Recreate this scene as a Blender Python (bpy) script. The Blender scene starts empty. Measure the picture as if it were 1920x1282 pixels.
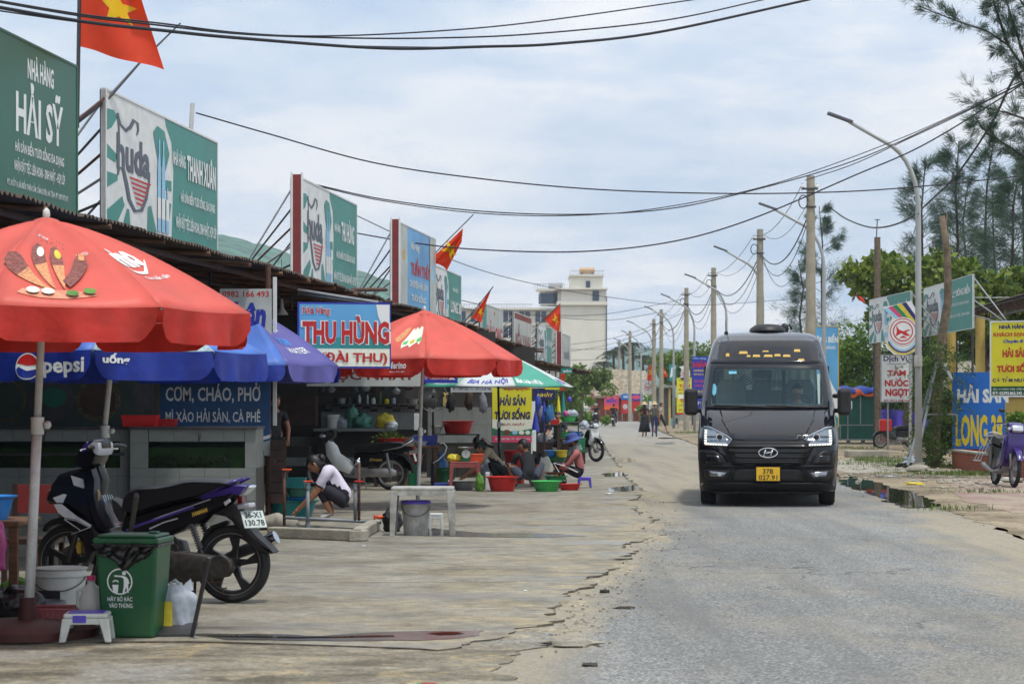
import bpy, bmesh, math, random
import numpy as np
from mathutils import Vector, Matrix, Euler, noise
from mathutils.geometry import delaunay_2d_cdt
random.seed(7); np.random.seed(7)
R = math.radians
SC = bpy.context.scene
COL = SC.collection
# ------------------------------------------------------------------ camera, world, sun, exposure
EYE = 1.45
F = 4000.0            # focal length in pixels of the 1920 wide frame
cam_d = bpy.data.cameras.new('camera'); cam = bpy.data.objects.new('camera', cam_d); COL.objects.link(cam)
cam.location = (0, 0, EYE); cam.rotation_euler = (R(90), 0, 0)
cam_d.sensor_width = 36; cam_d.lens = 36*F/1920; cam_d.shift_y = (761-641)/1920
cam_d.clip_start = 0.5; cam_d.clip_end = 6000
cam_d.dof.use_dof = True; cam_d.dof.focus_distance = 26; cam_d.dof.aperture_fstop = 7.1
SC.camera = cam
SUN_EL, SUN_AZ = 72, 140      # azimuth the sun stands at, clockwise from +Y
world = bpy.data.worlds.new('World'); SC.world = world; world.use_nodes = True
def build_world():
    nt = world.node_tree; N = nt.nodes; L = nt.links; N.clear()
    out = N.new('ShaderNodeOutputWorld'); bg = N.new('ShaderNodeBackground'); bg.inputs[1].default_value = 0.1
    sky = N.new('ShaderNodeTexSky'); sky.sky_type = 'NISHITA'; sky.sun_disc = False
    sky.sun_elevation = R(SUN_EL); sky.sun_rotation = R(SUN_AZ); sky.air_density = 1.0; sky.dust_density = 2.0; sky.ozone_density = 1.5
    tc = N.new('ShaderNodeTexCoord'); sep = N.new('ShaderNodeSeparateXYZ'); L.new(tc.outputs['Generated'], sep.inputs[0])
    zc = N.new('ShaderNodeMath'); zc.operation = 'MAXIMUM'; zc.inputs[1].default_value = 0.0; L.new(sep.outputs[2], zc.inputs[0])
    za = N.new('ShaderNodeMath'); za.operation = 'ADD'; za.inputs[1].default_value = 0.16; L.new(zc.outputs[0], za.inputs[0])
    dv = N.new('ShaderNodeVectorMath'); dv.operation = 'DIVIDE'
    cmb = N.new('ShaderNodeCombineXYZ'); L.new(za.outputs[0], cmb.inputs[0]); L.new(za.outputs[0], cmb.inputs[1]); cmb.inputs[2].default_value = 1
    L.new(tc.outputs['Generated'], dv.inputs[0]); L.new(cmb.outputs[0], dv.inputs[1])
    def nz(scale, det, ro, off):
        mp = N.new('ShaderNodeMapping'); mp.inputs['Location'].default_value = off; L.new(dv.outputs[0], mp.inputs[0])
        n = N.new('ShaderNodeTexNoise'); n.inputs['Scale'].default_value = scale; n.inputs['Detail'].default_value = det; n.inputs['Roughness'].default_value = ro
        L.new(mp.outputs[0], n.inputs['Vector']); return n
    n1 = nz(1.15, 5, 0.52, (3.1, 1.7, 0)); n2 = nz(3.2, 6, 0.6, (9.0, 4.2, 0))
    r1 = N.new('ShaderNodeValToRGB'); L.new(n1.outputs[0], r1.inputs[0])
    r1.color_ramp.elements[0].position = 0.33; r1.color_ramp.elements[0].color = (0.32,)*3+(1,)
    r1.color_ramp.elements[1].position = 0.56; r1.color_ramp.elements[1].color = (1,)*3+(1,)
    r2 = N.new('ShaderNodeValToRGB'); L.new(n2.outputs[0], r2.inputs[0])      # inside the cloud: greyer and whiter patches
    e = r2.color_ramp.elements
    e[0].position = 0.36; e[0].color = (6.5, 7.7, 9.3, 1); e[1].position = 0.60; e[1].color = (10.2, 10.3, 10.4, 1)
    mx = N.new('ShaderNodeMixRGB'); L.new(r1.outputs[0], mx.inputs[0]); L.new(sky.outputs[0], mx.inputs[1]); L.new(r2.outputs[0], mx.inputs[2])
    # blue of the gaps
    gap = N.new('ShaderNodeMixRGB'); gap.inputs[0].default_value = 0.75; L.new(sky.outputs[0], gap.inputs[1]); gap.inputs[2].default_value = (4.6, 6.8, 9.6, 1)
    L.new(gap.outputs[0], mx.inputs[1])
    L.new(mx.outputs[0], bg.inputs[0]); L.new(bg.outputs[0], out.inputs[0])
build_world()
sd = bpy.data.lights.new('sun', 'SUN'); sun = bpy.data.objects.new('sun', sd); COL.objects.link(sun)
sd.energy = 2.7; sd.angle = R(4); sd.color = (1, 0.965, 0.9)
_a = R(SUN_AZ); _d = Vector((math.sin(_a)*math.cos(R(SUN_EL)), math.cos(_a)*math.cos(R(SUN_EL)), math.sin(R(SUN_EL))))
sun.rotation_euler = _d.to_track_quat('Z', 'Y').to_euler(); sun.location = (0, -5, 30)
SC.view_settings.view_transform = 'Standard'; SC.view_settings.look = 'None'
SC.view_settings.exposure = 0.14; SC.view_settings.gamma = 1; SC.view_settings.use_curve_mapping = False
SC.cycles.max_bounces = 8; SC.cycles.diffuse_bounces = 1; SC.cycles.glossy_bounces = 3; SC.cycles.transparent_max_bounces = 24
SC.cycles.use_denoising = True; SC.cycles.sample_clamp_indirect = 4
# ------------------------------------------------------------------ pixel <-> place (sizes come from the distance Y)
def WP(px, py, Y): return Vector(((px-960)*Y/F, Y, EYE-(py-761)*Y/F))
def GP(px, py, z=0.0):
    Y = F*(EYE-z)/(py-761); return Vector(((px-960)*Y/F, Y, z))
def rowX(x0, Y): return x0+0.1175*Y
ROWD = Vector((0.1175, 1, 0)).normalized()
# ------------------------------------------------------------------ materials
def C(r, g, b):
    f = lambda c: (c/255/12.92) if c/255 <= 0.04045 else ((c/255+0.055)/1.055)**2.4
    return (f(r), f(g), f(b), 1)
MATS = {}
def mat(name, col, rough=0.5, metal=0.0, var=0.12, vs=6.0, bump=0.0, bs=60.0, spec=0.5, coat=0.0, emit=0.0, dirt=0.0, trans=0.0, stretch=None, darks=(0.10, 0.08, 0.06), alpha=None):
    if name in MATS: return MATS[name]
    m = bpy.data.materials.new(name); m.use_nodes = True; nt = m.node_tree; N = nt.nodes; L = nt.links
    p = N['Principled BSDF']; out = N['Material Output']
    if len(col) == 3: col = tuple(col)+(1,)
    p.inputs['Base Color'].default_value = col; p.inputs['Roughness'].default_value = rough; p.inputs['Metallic'].default_value = metal
    p.inputs['Specular IOR Level'].default_value = spec; p.inputs['Coat Weight'].default_value = coat
    tc = N.new('ShaderNodeTexCoord'); vec = tc.outputs['Object']
    if stretch:
        mp = N.new('ShaderNodeMapping'); mp.inputs['Scale'].default_value = stretch; L.new(vec, mp.inputs[0]); vec = mp.outputs[0]
    last = None
    if var > 0:
        n = N.new('ShaderNodeTexNoise'); n.inputs['Scale'].default_value = vs; n.inputs['Detail'].default_value = 4; L.new(vec, n.inputs['Vector'])
        r = N.new('ShaderNodeMapRange'); r.inputs[1].default_value = 0.3; r.inputs[2].default_value = 0.7; r.inputs[3].default_value = 1-var*1.3; r.inputs[4].default_value = 1+var
        L.new(n.outputs[0], r.inputs[0])
        mx = N.new('ShaderNodeVectorMath'); mx.operation = 'SCALE'; mx.inputs[0].default_value = col[:3]; L.new(r.outputs[0], mx.inputs['Scale']); last = mx.outputs[0]
    if dirt > 0:
        n = N.new('ShaderNodeTexNoise'); n.inputs['Scale'].default_value = 2.3*vs/6; n.inputs['Detail'].default_value = 7; n.inputs['Roughness'].default_value = 0.7; L.new(vec, n.inputs['Vector'])
        r = N.new('ShaderNodeMapRange'); r.inputs[1].default_value = 0.48; r.inputs[2].default_value = 0.75; r.inputs[3].default_value = 0; r.inputs[4].default_value = dirt
        L.new(n.outputs[0], r.inputs[0])
        mx = N.new('ShaderNodeMixRGB'); L.new(r.outputs[0], mx.inputs[0]); mx.inputs[2].default_value = tuple(darks)+(1,)
        if last: L.new(last, mx.inputs[1])
        else: mx.inputs[1].default_value = col
        last = mx.outputs[0]
    if last: L.new(last, p.inputs['Base Color'])
    if bump > 0:
        n = N.new('ShaderNodeTexNoise'); n.inputs['Scale'].default_value = bs; n.inputs['Detail'].default_value = 3; L.new(vec, n.inputs['Vector'])
        b = N.new('ShaderNodeBump'); b.inputs['Strength'].default_value = bump; b.inputs['Distance'].default_value = 0.02; L.new(n.outputs[0], b.inputs['Height']); L.new(b.outputs[0], p.inputs['Normal'])
    if emit > 0:
        p.inputs['Emission Color'].default_value = col; p.inputs['Emission Strength'].default_value = emit
    if trans > 0:
        t = N.new('ShaderNodeBsdfTranslucent')
        if last: L.new(last, t.inputs[0])
        else: t.inputs[0].default_value = col
        ms = N.new('ShaderNodeMixShader'); ms.inputs[0].default_value = trans; L.new(p.outputs[0], ms.inputs[1]); L.new(t.outputs[0], ms.inputs[2]); L.new(ms.outputs[0], out.inputs[0])
    MATS[name] = m; return m
def glassmat(name, tint, refl=0.12, rough=0.02):
    if name in MATS: return MATS[name]
    m = bpy.data.materials.new(name); m.use_nodes = True; nt = m.node_tree; N = nt.nodes; L = nt.links; N.clear()
    out = N.new('ShaderNodeOutputMaterial'); t = N.new('ShaderNodeBsdfTransparent'); t.inputs[0].default_value = tint
    g = N.new('ShaderNodeBsdfGlossy'); g.inputs['Roughness'].default_value = rough; g.inputs[0].default_value = (.72,.93,1,1)
    fr = N.new('ShaderNodeLayerWeight'); fr.inputs[0].default_value = .5; pw = N.new('ShaderNodeMath'); pw.operation = 'POWER'; pw.inputs[1].default_value = 5; L.new(fr.outputs['Facing'], pw.inputs[0])
    a = N.new('ShaderNodeMath'); a.operation = 'ADD'; a.inputs[1].default_value = refl+.04; L.new(pw.outputs[0], a.inputs[0])
    ms = N.new('ShaderNodeMixShader'); L.new(a.outputs[0], ms.inputs[0]); L.new(t.outputs[0], ms.inputs[1]); L.new(g.outputs[0], ms.inputs[2]); L.new(ms.outputs[0], out.inputs[0])
    MATS[name] = m; return m
def leafmat(name, c1, c2, trans=0.3, rough=0.55):
    if name in MATS: return MATS[name]
    m = bpy.data.materials.new(name); m.use_nodes = True; nt = m.node_tree; N = nt.nodes; L = nt.links
    p = N['Principled BSDF']; out = N['Material Output']; p.inputs['Roughness'].default_value = rough; p.inputs['Specular IOR Level'].default_value = 0.3
    g = N.new('ShaderNodeNewGeometry'); r = N.new('ShaderNodeValToRGB'); L.new(g.outputs['Random Per Island'], r.inputs[0])
    r.color_ramp.elements[0].color = tuple(c1)+(1,); r.color_ramp.elements[1].color = tuple(c2)+(1,)
    L.new(r.outputs[0], p.inputs['Base Color']); t = N.new('ShaderNodeBsdfTranslucent'); L.new(r.outputs[0], t.inputs[0])
    ms = N.new('ShaderNodeMixShader'); ms.inputs[0].default_value = trans; L.new(p.outputs[0], ms.inputs[1]); L.new(t.outputs[0], ms.inputs[2]); L.new(ms.outputs[0], out.inputs[0])
    MATS[name] = m; return m
# palette
M = dict(
 red_fab=mat('red_fabric', C(242, 112, 98), 0.5, var=0.09, vs=2.5, trans=0.38, dirt=0.3, darks=(0.5,0.2,0.16), bump=.5, bs=5),  # faded tone lifted further, sky highlights put into the colour
 red_val=mat('red_valance', C(206, 50, 38), 0.5, var=0.12, vs=6, trans=0.25, dirt=.2, bump=.6, bs=7),  # same cloth as the canopy; shade on the hanging edge put into the colour
 blue_fab=mat('blue_fabric', C(84, 128, 216), 0.5, var=0.1, vs=3, trans=0.25, dirt=0.25, darks=(0.25,0.3,0.4), bump=.5, bs=5),
 blue_val=mat('blue_valance', C(30, 56, 160), 0.5, var=0.12, vs=5, trans=0.25, dirt=.2, bump=.6, bs=7),
 purp_fab=mat('purple_fabric', C(102, 98, 172), 0.5, var=0.08, vs=3, trans=0.25, bump=.5, bs=5),
 camo_fab=mat('camo_fabric', C(190, 214, 220), 0.7, var=0.25, vs=22, trans=0.25, dirt=0.5, darks=(0.12,0.3,0.45)),
 teal_fab=mat('teal_fabric', C(90, 182, 160), 0.6, var=0.05, vs=3, trans=0.3),
 white_fab=mat('white_fabric', C(225, 228, 228), 0.6, var=0.05, vs=3, trans=0.3),
 white=mat('white_paint', C(222, 222, 220), 0.5, var=0.05), offwhite=mat('offwhite', C(222, 224, 222), 0.5, var=0.07, dirt=0.18, darks=(.3,.28,.24)),
 print_white=mat('print_white', C(232, 234, 232), 0.5, var=0.0), print_red=mat('print_red', C(190, 30, 32), 0.5, var=0.0),
 print_navy=mat('print_navy', C(32, 30, 96), 0.5, var=0.0), print_yel=mat('print_yellow', C(232, 205, 40), 0.5, var=0.0),
 print_black=mat('print_black', C(22, 22, 26), 0.5, var=0.0), print_gold=mat('print_gold', C(196, 160, 70), 0.4, var=0.0),
 print_grey=mat('print_grey', C(84, 92, 104), 0.5, var=0.0), print_sky=mat('print_sky', C(150, 200, 230), 0.5, var=0.1, vs=3),
 print_brown=mat('print_brown', C(128, 66, 56), 0.5, var=0.5, vs=45), print_wafer=mat('print_wafer', C(210, 142, 92), 0.5, var=0.4, vs=70),
 print_cream=mat('print_cream', C(235, 235, 215), 0.5, var=0.08, vs=30), print_pink=mat('print_pink', C(214, 70, 110), 0.5, var=0.0),
 green_sign=mat('green_sign', C(20, 96, 72), 0.4, var=0.09, vs=1.2, dirt=0.22), teal_sign=mat('teal_sign', C(40, 134, 122), 0.4, var=0.08, vs=1.5, dirt=.18),
 blue_sign=mat('blue_sign', C(36, 110, 200), 0.4, var=0.05, vs=2), sky_sign=mat('sky_sign', C(96, 166, 214), 0.4, var=0.14, vs=1.2),
 deep_blue=mat('deep_blue_sign', C(40, 52, 160), 0.4, var=0.05, vs=2), yel_sign=mat('yellow_sign', C(222, 212, 44), 0.45, var=0.06, vs=2),
 red_sign=mat('red_sign', C(186, 34, 38), 0.45, var=0.06, vs=2), maroon=mat('maroon_paint', C(128, 44, 42), 0.5, var=0.12, dirt=0.2),
 pole_w=mat('pole_white_paint', C(205, 205, 202), 0.45, var=0.08, vs=9, dirt=0.75, darks=(0.16,0.09,0.05)),
 steel=mat('galvanised_steel', C(160, 162, 164), 0.4, 0.6, var=0.15, dirt=0.3), dsteel=mat('dark_steel', C(70, 70, 74), 0.5, 0.4, var=0.2, dirt=0.3),
 rust=mat('rusty_steel', C(92, 62, 50), 0.7, 0.2, var=0.3, vs=20, dirt=0.3), chrome=mat('chrome', C(210, 212, 216), 0.12, 1.0, var=0.0),
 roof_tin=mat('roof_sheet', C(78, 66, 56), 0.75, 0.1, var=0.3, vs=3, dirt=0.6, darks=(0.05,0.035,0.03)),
 plaster=mat('grey_plaster', C(60, 58, 54), 0.9, var=0.2, vs=2, dirt=0.4, bump=0.2, bs=30), tile=mat('white_tile', C(132, 136, 133), 0.25, var=0.08, vs=5, dirt=0.2, darks=(0.25,0.24,0.2)),  # wall and tile tones lowered, the stall interiors' shade put into the colour
 tile2=mat('mosaic_tile', C(110, 110, 108), 0.3, var=0.4, vs=30), dark_tile=mat('black_tile', C(20, 20, 24), 0.3, var=0.1),
 wood=mat('worn_wood', C(104, 72, 48), 0.75, var=0.35, vs=5, stretch=(1, 1, 8), dirt=0.4), dwood=mat('dark_wood', C(58, 38, 30), 0.7, var=0.35, vs=6),
 tyre=mat('tyre_rubber', C(26, 26, 27), 0.8, var=0.2, vs=30), blackp=mat('black_plastic', C(20, 20, 22), 0.5, var=0.15, vs=14, dirt=0.2, darks=(0.06,0.055,0.05)),
 seat=mat('seat_vinyl', C(18, 17, 21), 0.36, var=0.1, vs=14, spec=.4), purple_p=mat('purple_paint', C(58, 40, 118), 0.25, var=0.06, coat=0.3), black_gl=mat('black_gloss', C(13, 13, 19), 0.25, var=0.0, coat=0.15, spec=.4),
 eng=mat('engine_alloy', C(66, 64, 62), 0.5, 0.6, var=0.35, vs=24, dirt=0.5), alloy=mat('alloy', C(150, 150, 150), 0.4, 0.7, var=0.2, dirt=0.3),
 silver_p=mat('silver_plastic', C(170, 172, 180), 0.3, var=0.05), red_lens=mat('red_lens', C(110, 14, 14), 0.15, var=0.0), clear_lens=mat('clear_lens', C(190, 196, 200), 0.12, 0.2, var=0.0),
 plate=mat('number_plate', C(190, 200, 196), 0.5, var=0.1), bin_green=mat('bin_green', C(8, 82, 46), 0.4, var=0.16, vs=4, dirt=0.5, darks=(0.08,0.12,0.05)),
 bin_bag=mat('black_bin_bag', C(14, 14, 17), 0.3, var=0.0, bump=0.8, bs=14), bag_w=mat('white_plastic_bag', C(196, 204, 214), 0.35, var=0.12, vs=9, bump=0.6, bs=14, trans=0.35),
 pl_white=mat('white_plastic', C(206, 208, 202), 0.45, var=0.08, vs=9, dirt=0.3, darks=(0.3,0.28,0.22)), pl_dirty=mat('dirty_plastic', C(172, 170, 164), 0.6, var=0.2, vs=12, dirt=0.9, darks=(0.10,0.085,0.07)),
 pl_purple=mat('purple_plastic', C(88, 70, 190), 0.4, var=0.05), pl_red=mat('red_plastic', C(196, 34, 32), 0.4, var=0.1), pl_orange=mat('orange_plastic', C(224, 84, 40), 0.4, var=0.1),
 pl_green=mat('green_plastic', C(70, 190, 96), 0.4, var=0.08), pl_dgreen=mat('dark_green_plastic', C(22, 128, 84), 0.4, var=0.08), pl_teal=mat('teal_plastic', C(40, 140, 140), 0.4, var=0.08),
 pl_blue=mat('blue_plastic', C(46, 130, 210), 0.4, var=0.08), pl_dblue=mat('dark_blue_plastic', C(40, 62, 150), 0.4, var=0.08), pl_yel=mat('yellow_plastic', C(228, 206, 60), 0.4, var=0.1, bump=0.5, bs=20, trans=0.2),
 pl_pink=mat('pink_plastic', C(220, 60, 120), 0.4, var=0.05), pink_bag=mat('pink_bag', C(200, 90, 150), 0.4, var=0.1, bump=0.5, bs=20, trans=0.2), pl_amber=mat('amber_plastic', C(222, 150, 50), 0.4, var=0.08),
 pl_brown=mat('faded_red_plastic', C(150, 74, 76), 0.5, var=0.15, dirt=0.3), green_bag=mat('green_bag', C(70, 130, 112), 0.35, var=0.25, bump=0.8, bs=16), veg=mat('vegetable_green', C(86, 130, 44), 0.6, var=0.3, vs=20),
 water_blue=mat('gas_blue', C(28, 96, 150), 0.4, var=0.1, dirt=0.3), pvc=mat('grey_pvc', C(124, 130, 136), 0.5, var=0.12, dirt=0.3), conc=mat('old_concrete', C(158, 152, 138), 0.9, var=0.18, vs=5, dirt=0.4, bump=0.4, bs=40),
 conc_pole=mat('pole_concrete', C(164, 156, 138), 0.9, var=0.12, vs=3, dirt=0.3), lampgrey=mat('lamp_pole_grey', C(168, 170, 168), 0.45, 0.1, var=0.06, vs=2), lamphead=mat('lamp_head', C(96, 98, 106), 0.5, 0.2, var=0.05),
 cable=mat('cable_black', C(26, 28, 36), 0.6, var=0.0), bark=mat('bark', C(112, 98, 80), 0.9, var=0.3, vs=8, bump=0.6, bs=25), dbark=mat('dark_bark', C(64, 58, 50), 0.9, var=0.3, vs=8),
 van=mat('van_black', C(15, 14, 23), 0.15, 0.0, var=0.0, coat=.6, spec=.25, dirt=.12, vs=5, darks=(.12,.11,.09)), van_tr=mat('van_trim', C(17, 17, 20), 0.5, var=0.1, vs=20, spec=.25), interior=mat('van_interior', C(120, 128, 130), 0.8, var=0.1), seatg=mat('van_seat', C(96, 104, 110), 0.8, var=0.1),
 led=mat('led_light', C(255, 252, 235), 0.3, var=0.0, emit=1.0), projector=mat('lamp_reflector', C(150, 152, 158), 0.15, 0.8, var=0.0), plate_y=mat('yellow_plate', C(228, 178, 32), 0.45, var=0.03),
 hotel=mat('hotel_wall', C(226, 222, 208), 0.8, var=0.05, vs=0.3, dirt=0.12, darks=(0.35,0.33,0.3)), hotel_gl=mat('hotel_glass', C(40, 58, 84), 0.15, var=0.1, vs=0.5), tank_st=mat('tank_steel', C(180, 180, 182), 0.25, 0.8, var=0.1), tank_or=mat('tank_tan', C(190, 150, 100), 0.5, var=0.1),
 thatch=mat('thatch', C(150, 138, 118), 1.0, var=0.35, vs=3, stretch=(1, 1, .2), bump=0.8, bs=12), brick=mat('brick_red', C(150, 84, 62), 0.9, var=0.25, vs=10), mortar=mat('mortar', C(110, 84, 66), 0.95, var=0.2),
 yel_col=mat('yellow_column', C(206, 178, 96), 0.7, var=0.1, vs=2, dirt=0.25), wallw=mat('white_wall', C(214, 212, 204), 0.85, var=0.08, vs=2, dirt=0.2), booth=mat('booth_green', C(16, 92, 74), 0.5, var=0.12, vs=3, dirt=0.15),
 tarp_b=mat('tarp_blue', C(52, 90, 190), 0.6, var=0.15, vs=4), tarp_o=mat('tarp_orange', C(232, 96, 34), 0.6, var=0.15, vs=4), flag=mat('flag_red', C(228, 66, 28), 0.6, var=0.08, vs=4, trans=0.35), star=mat('flag_star', C(250, 208, 20), 0.6, var=0.0, trans=0.3),
 skin=mat('skin', C(170, 118, 88), 0.55, var=0.08), hair=mat('hair_black', C(20, 17, 17), 0.5, var=0.3, vs=60), tank_w=glassmat('aquarium_glass', (0.72, 0.82, 0.76, 1), 0.06),
 aq=mat('aquarium_water', C(84, 100, 60), 0.3, var=0.3, vs=4), lobster=mat('shellfish', C(70, 66, 44), 0.6, var=0.6, vs=24), bulb_w=mat('insulator', C(225, 225, 220), 0.4, var=0.0),
 straw=mat('straw_hat', C(214, 188, 140), 0.8, var=0.1, vs=30), sack=mat('white_sack', C(206, 206, 196), 0.7, var=0.1, bump=0.5, bs=12, trans=0.2), banner_dk=mat('old_board', C(40, 56, 52), 0.6, var=0.25, vs=3, dirt=0.3),
 banner_bl=mat('blue_banner_cloth', C(34, 82, 130), 0.6, var=0.25, vs=3, dirt=0.3), mbanner=mat('grey_banner', C(186, 190, 186), 0.6, var=0.12, vs=3, dirt=0.2), kiosk=mat('kiosk_grey', C(150, 150, 140), 0.7, var=0.1), towel=mat('wet_cloth', C(120, 120, 130), 0.8, var=0.2),
)
# ------------------------------------------------------------------ mesh building
class B:
    def __init__(s): s.v = []; s.f = []; s.mi = []; s.base = 0
    def add(s, vs, fs, mi=0):
        o = len(s.v); s.v += [tuple(v) for v in vs]; s.f += [tuple(i+o for i in f) for f in fs]; s.mi += [mi]*len(fs); return s
    def box(s, x0, x1, y0, y1, z0, z1, mi=0):
        return s.add([(x0,y0,z0),(x1,y0,z0),(x1,y1,z0),(x0,y1,z0),(x0,y0,z1),(x1,y0,z1),(x1,y1,z1),(x0,y1,z1)],
            [(0,3,2,1),(4,5,6,7),(0,1,5,4),(1,2,6,5),(2,3,7,6),(3,0,4,7)], mi)
    def obox(s, c, size, rot=(0,0,0), mi=0):
        m = Euler(rot).to_matrix(); c = Vector(c); h = Vector(size)/2
        vs = [c+m@Vector((h.x*a, h.y*b, h.z*d)) for d in (-1,1) for a,b in ((-1,-1),(1,-1),(1,1),(-1,1))]
        return s.add(vs, [(0,3,2,1),(4,5,6,7),(0,1,5,4),(1,2,6,5),(2,3,7,6),(3,0,4,7)], mi)
    def ring(s, c, ax, r, n, up=None):
        ax = Vector(ax).normalized(); a = ax.orthogonal().normalized() if up is None else (Vector(up)-ax*ax.dot(Vector(up))).normalized(); b = ax.cross(a)
        return [Vector(c)+a*(r*math.cos(2*math.pi*i/n))+b*(r*math.sin(2*math.pi*i/n)) for i in range(n)]
    def cyl(s, p0, p1, r0, r1=None, n=10, mi=0, caps=True):
        r1 = r0 if r1 is None else r1; p0 = Vector(p0); p1 = Vector(p1); ax = p1-p0
        up = ax.orthogonal(); vs = s.ring(p0, ax, r0, n, up)+s.ring(p1, ax, r1, n, up)
        fs = [(i,(i+1)%n,n+(i+1)%n,n+i) for i in range(n)]
        if caps: fs += [tuple(range(n-1,-1,-1)), tuple(range(n,2*n))]
        return s.add(vs, fs, mi)
    def tube(s, pts, r, n=6, mi=0, caps=True, closed=False):
        pts = [Vector(p) for p in pts]; K = len(pts); rr = r if isinstance(r, (list, tuple)) else [r]*K
        vs = []; up = None
        for k, p in enumerate(pts):
            if closed: t = pts[(k+1)%K]-pts[k-1]
            else: t = (pts[min(k+1,K-1)]-pts[max(k-1,0)])
            t.normalize()
            if up is None: up = t.orthogonal().normalized()
            up = (up-t*up.dot(t));
            if up.length < 1e-4: up = t.orthogonal()
            up.normalize(); vs += s.ring(p, t, rr[k], n, up)
        fs = []
        for k in range(K if closed else K-1):
            o = k*n; q = ((k+1)%K)*n
            fs += [(o+i,o+(i+1)%n,q+(i+1)%n,q+i) for i in range(n)]
        if caps and not closed: fs += [tuple(range(n-1,-1,-1)), tuple(range((K-1)*n,K*n))]
        return s.add(vs, fs, mi)
    def lathe(s, prof, c=(0,0,0), n=20, mi=0, axis='Z', sy=1.0, caps=True):
        c = Vector(c); vs = []
        for r, z in prof:
            for i in range(n):
                a = 2*math.pi*i/n; x, y = r*math.cos(a), r*math.sin(a)*sy
                vs.append(c+(Vector((x,y,z)) if axis == 'Z' else Vector((x,z,y)) if axis == 'Y' else Vector((z,x,y))))
        fs = [(k*n+i,k*n+(i+1)%n,(k+1)*n+(i+1)%n,(k+1)*n+i) for k in range(len(prof)-1) for i in range(n)]
        if caps and prof[0][0] > 1e-5: fs.append(tuple(range(n-1,-1,-1)))
        if caps and prof[-1][0] > 1e-5: fs.append(tuple((len(prof)-1)*n+i for i in range(n)))
        return s.add(vs, fs, mi)
    def openlathe(s, prof, c=(0,0,0), n=20, mi=0, sy=1.0):
        c = Vector(c); vs = [c+Vector((r*math.cos(2*math.pi*i/n), r*math.sin(2*math.pi*i/n)*sy, z)) for r, z in prof for i in range(n)]
        return s.add(vs, [(k*n+i,k*n+(i+1)%n,(k+1)*n+(i+1)%n,(k+1)*n+i) for k in range(len(prof)-1) for i in range(n)], mi)
    def ball(s, c, r, n=12, m=8, mi=0, noise_amp=0.0, seed=0, rot=None):
        c = Vector(c); r = Vector((r,r,r)) if not hasattr(r, '__len__') else Vector(r); vs = []; fs = []
        for j in range(m+1):
            th = math.pi*j/m
            for i in range(n):
                a = 2*math.pi*i/n; d = Vector((math.sin(th)*math.cos(a), math.sin(th)*math.sin(a), math.cos(th)))
                k = 1+noise_amp*noise.noise(d*2.2+Vector((seed*3.1, seed, 0))) if noise_amp else 1
                q = Vector((d.x*r.x, d.y*r.y, d.z*r.z))*k
                vs.append(c+(rot@q if rot else q))
        for j in range(m):
            for i in range(n): fs.append((j*n+i,(j+1)*n+i,(j+1)*n+(i+1)%n,j*n+(i+1)%n))
        return s.add(vs, fs, mi)
    def poly(s, pts, mi=0): return s.add(pts, [tuple(range(len(pts)))], mi)
    def prism(s, pts, vec, mi=0):
        vec = Vector(vec); n = len(pts); a = [Vector(p) for p in pts]; b = [p+vec for p in a]
        return s.add(a+b, [tuple(range(n-1,-1,-1)), tuple(range(n,2*n))]+[(i,(i+1)%n,n+(i+1)%n,n+i) for i in range(n)], mi)
    def infl(s, poly, hw, mi=0, y=0.0, edge=0.55, inset=0.86, hw2=None):
        """side outline (x,z) -> rounded body hw thick each side of y"""
        n = len(poly); cx = sum(p[0] for p in poly)/n; cz = sum(p[1] for p in poly)/n
        ins = []
        for i in range(n):
            p0, p1, p2 = Vector(poly[i-1]), Vector(poly[i]), Vector(poly[(i+1)%n])
            d = ((p1-p0).normalized()+(p2-p1).normalized()); 
            d = d.normalized() if d.length > 1e-5 else (p2-p1).normalized()
            ins.append((p1, Vector((-d.y, d.x))))
        area = sum(poly[i-1][0]*poly[i][1]-poly[i][0]*poly[i-1][1] for i in range(n))
        sg = 1 if area > 0 else -1
        w = (1-inset)*0.5*min(max(p[0] for p in poly)-min(p[0] for p in poly), max(p[1] for p in poly)-min(p[1] for p in poly))
        inn = [p+q*sg*w for p, q in ins]
        L = []
        for yy, src in ((-hw, inn), (-hw*edge, [p for p, _ in ins]), (hw*edge, [p for p, _ in ins]), (hw, inn)):
            L.append([(p[0], y+yy, p[1]) for p in src])
        vs = sum(L, []); fs = [tuple(range(n)), tuple(range(4*n-1, 3*n-1, -1))]
        for k in range(3): fs += [(k*n+i, (k+1)*n+i, (k+1)*n+(i+1)%n, k*n+(i+1)%n) for i in range(n)]
        return s.add(vs, fs, mi)
    def grid(s, fn, nu, nv, mi=0, flip=False):
        vs = [fn(i/nu, j/nv) for j in range(nv+1) for i in range(nu+1)]
        fs = [(j*(nu+1)+i, j*(nu+1)+i+1, (j+1)*(nu+1)+i+1, (j+1)*(nu+1)+i) for j in range(nv) for i in range(nu)]
        if flip: fs = [f[::-1] for f in fs]
        return s.add(vs, fs, mi)
    def tri2d(s, poly, fn, step=None, mi=0):
        """triangulate a 2-D outline (with inner points every step) and map it through fn(u,v)"""
        P = [Vector(p[:2]) for p in poly]; n = len(P); E = [(i,(i+1)%n) for i in range(n)]
        if step:
            xs = [p.x for p in P]; ys = [p.y for p in P]; x = min(xs)
            Q = []
            # split edges
            for i in range(n):
                a, b = P[i], P[(i+1)%n]; k = max(1, int((b-a).length/step))
                Q += [a.lerp(b, j/k) for j in range(k)]
            n = len(Q); E = [(i,(i+1)%n) for i in range(n)]; extra = []
            while x < max(xs):
                y = min(ys)
                while y < max(ys): extra.append(Vector((x+step*.37, y+step*.41))); y += step
                x += step
            P = Q+extra
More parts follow.
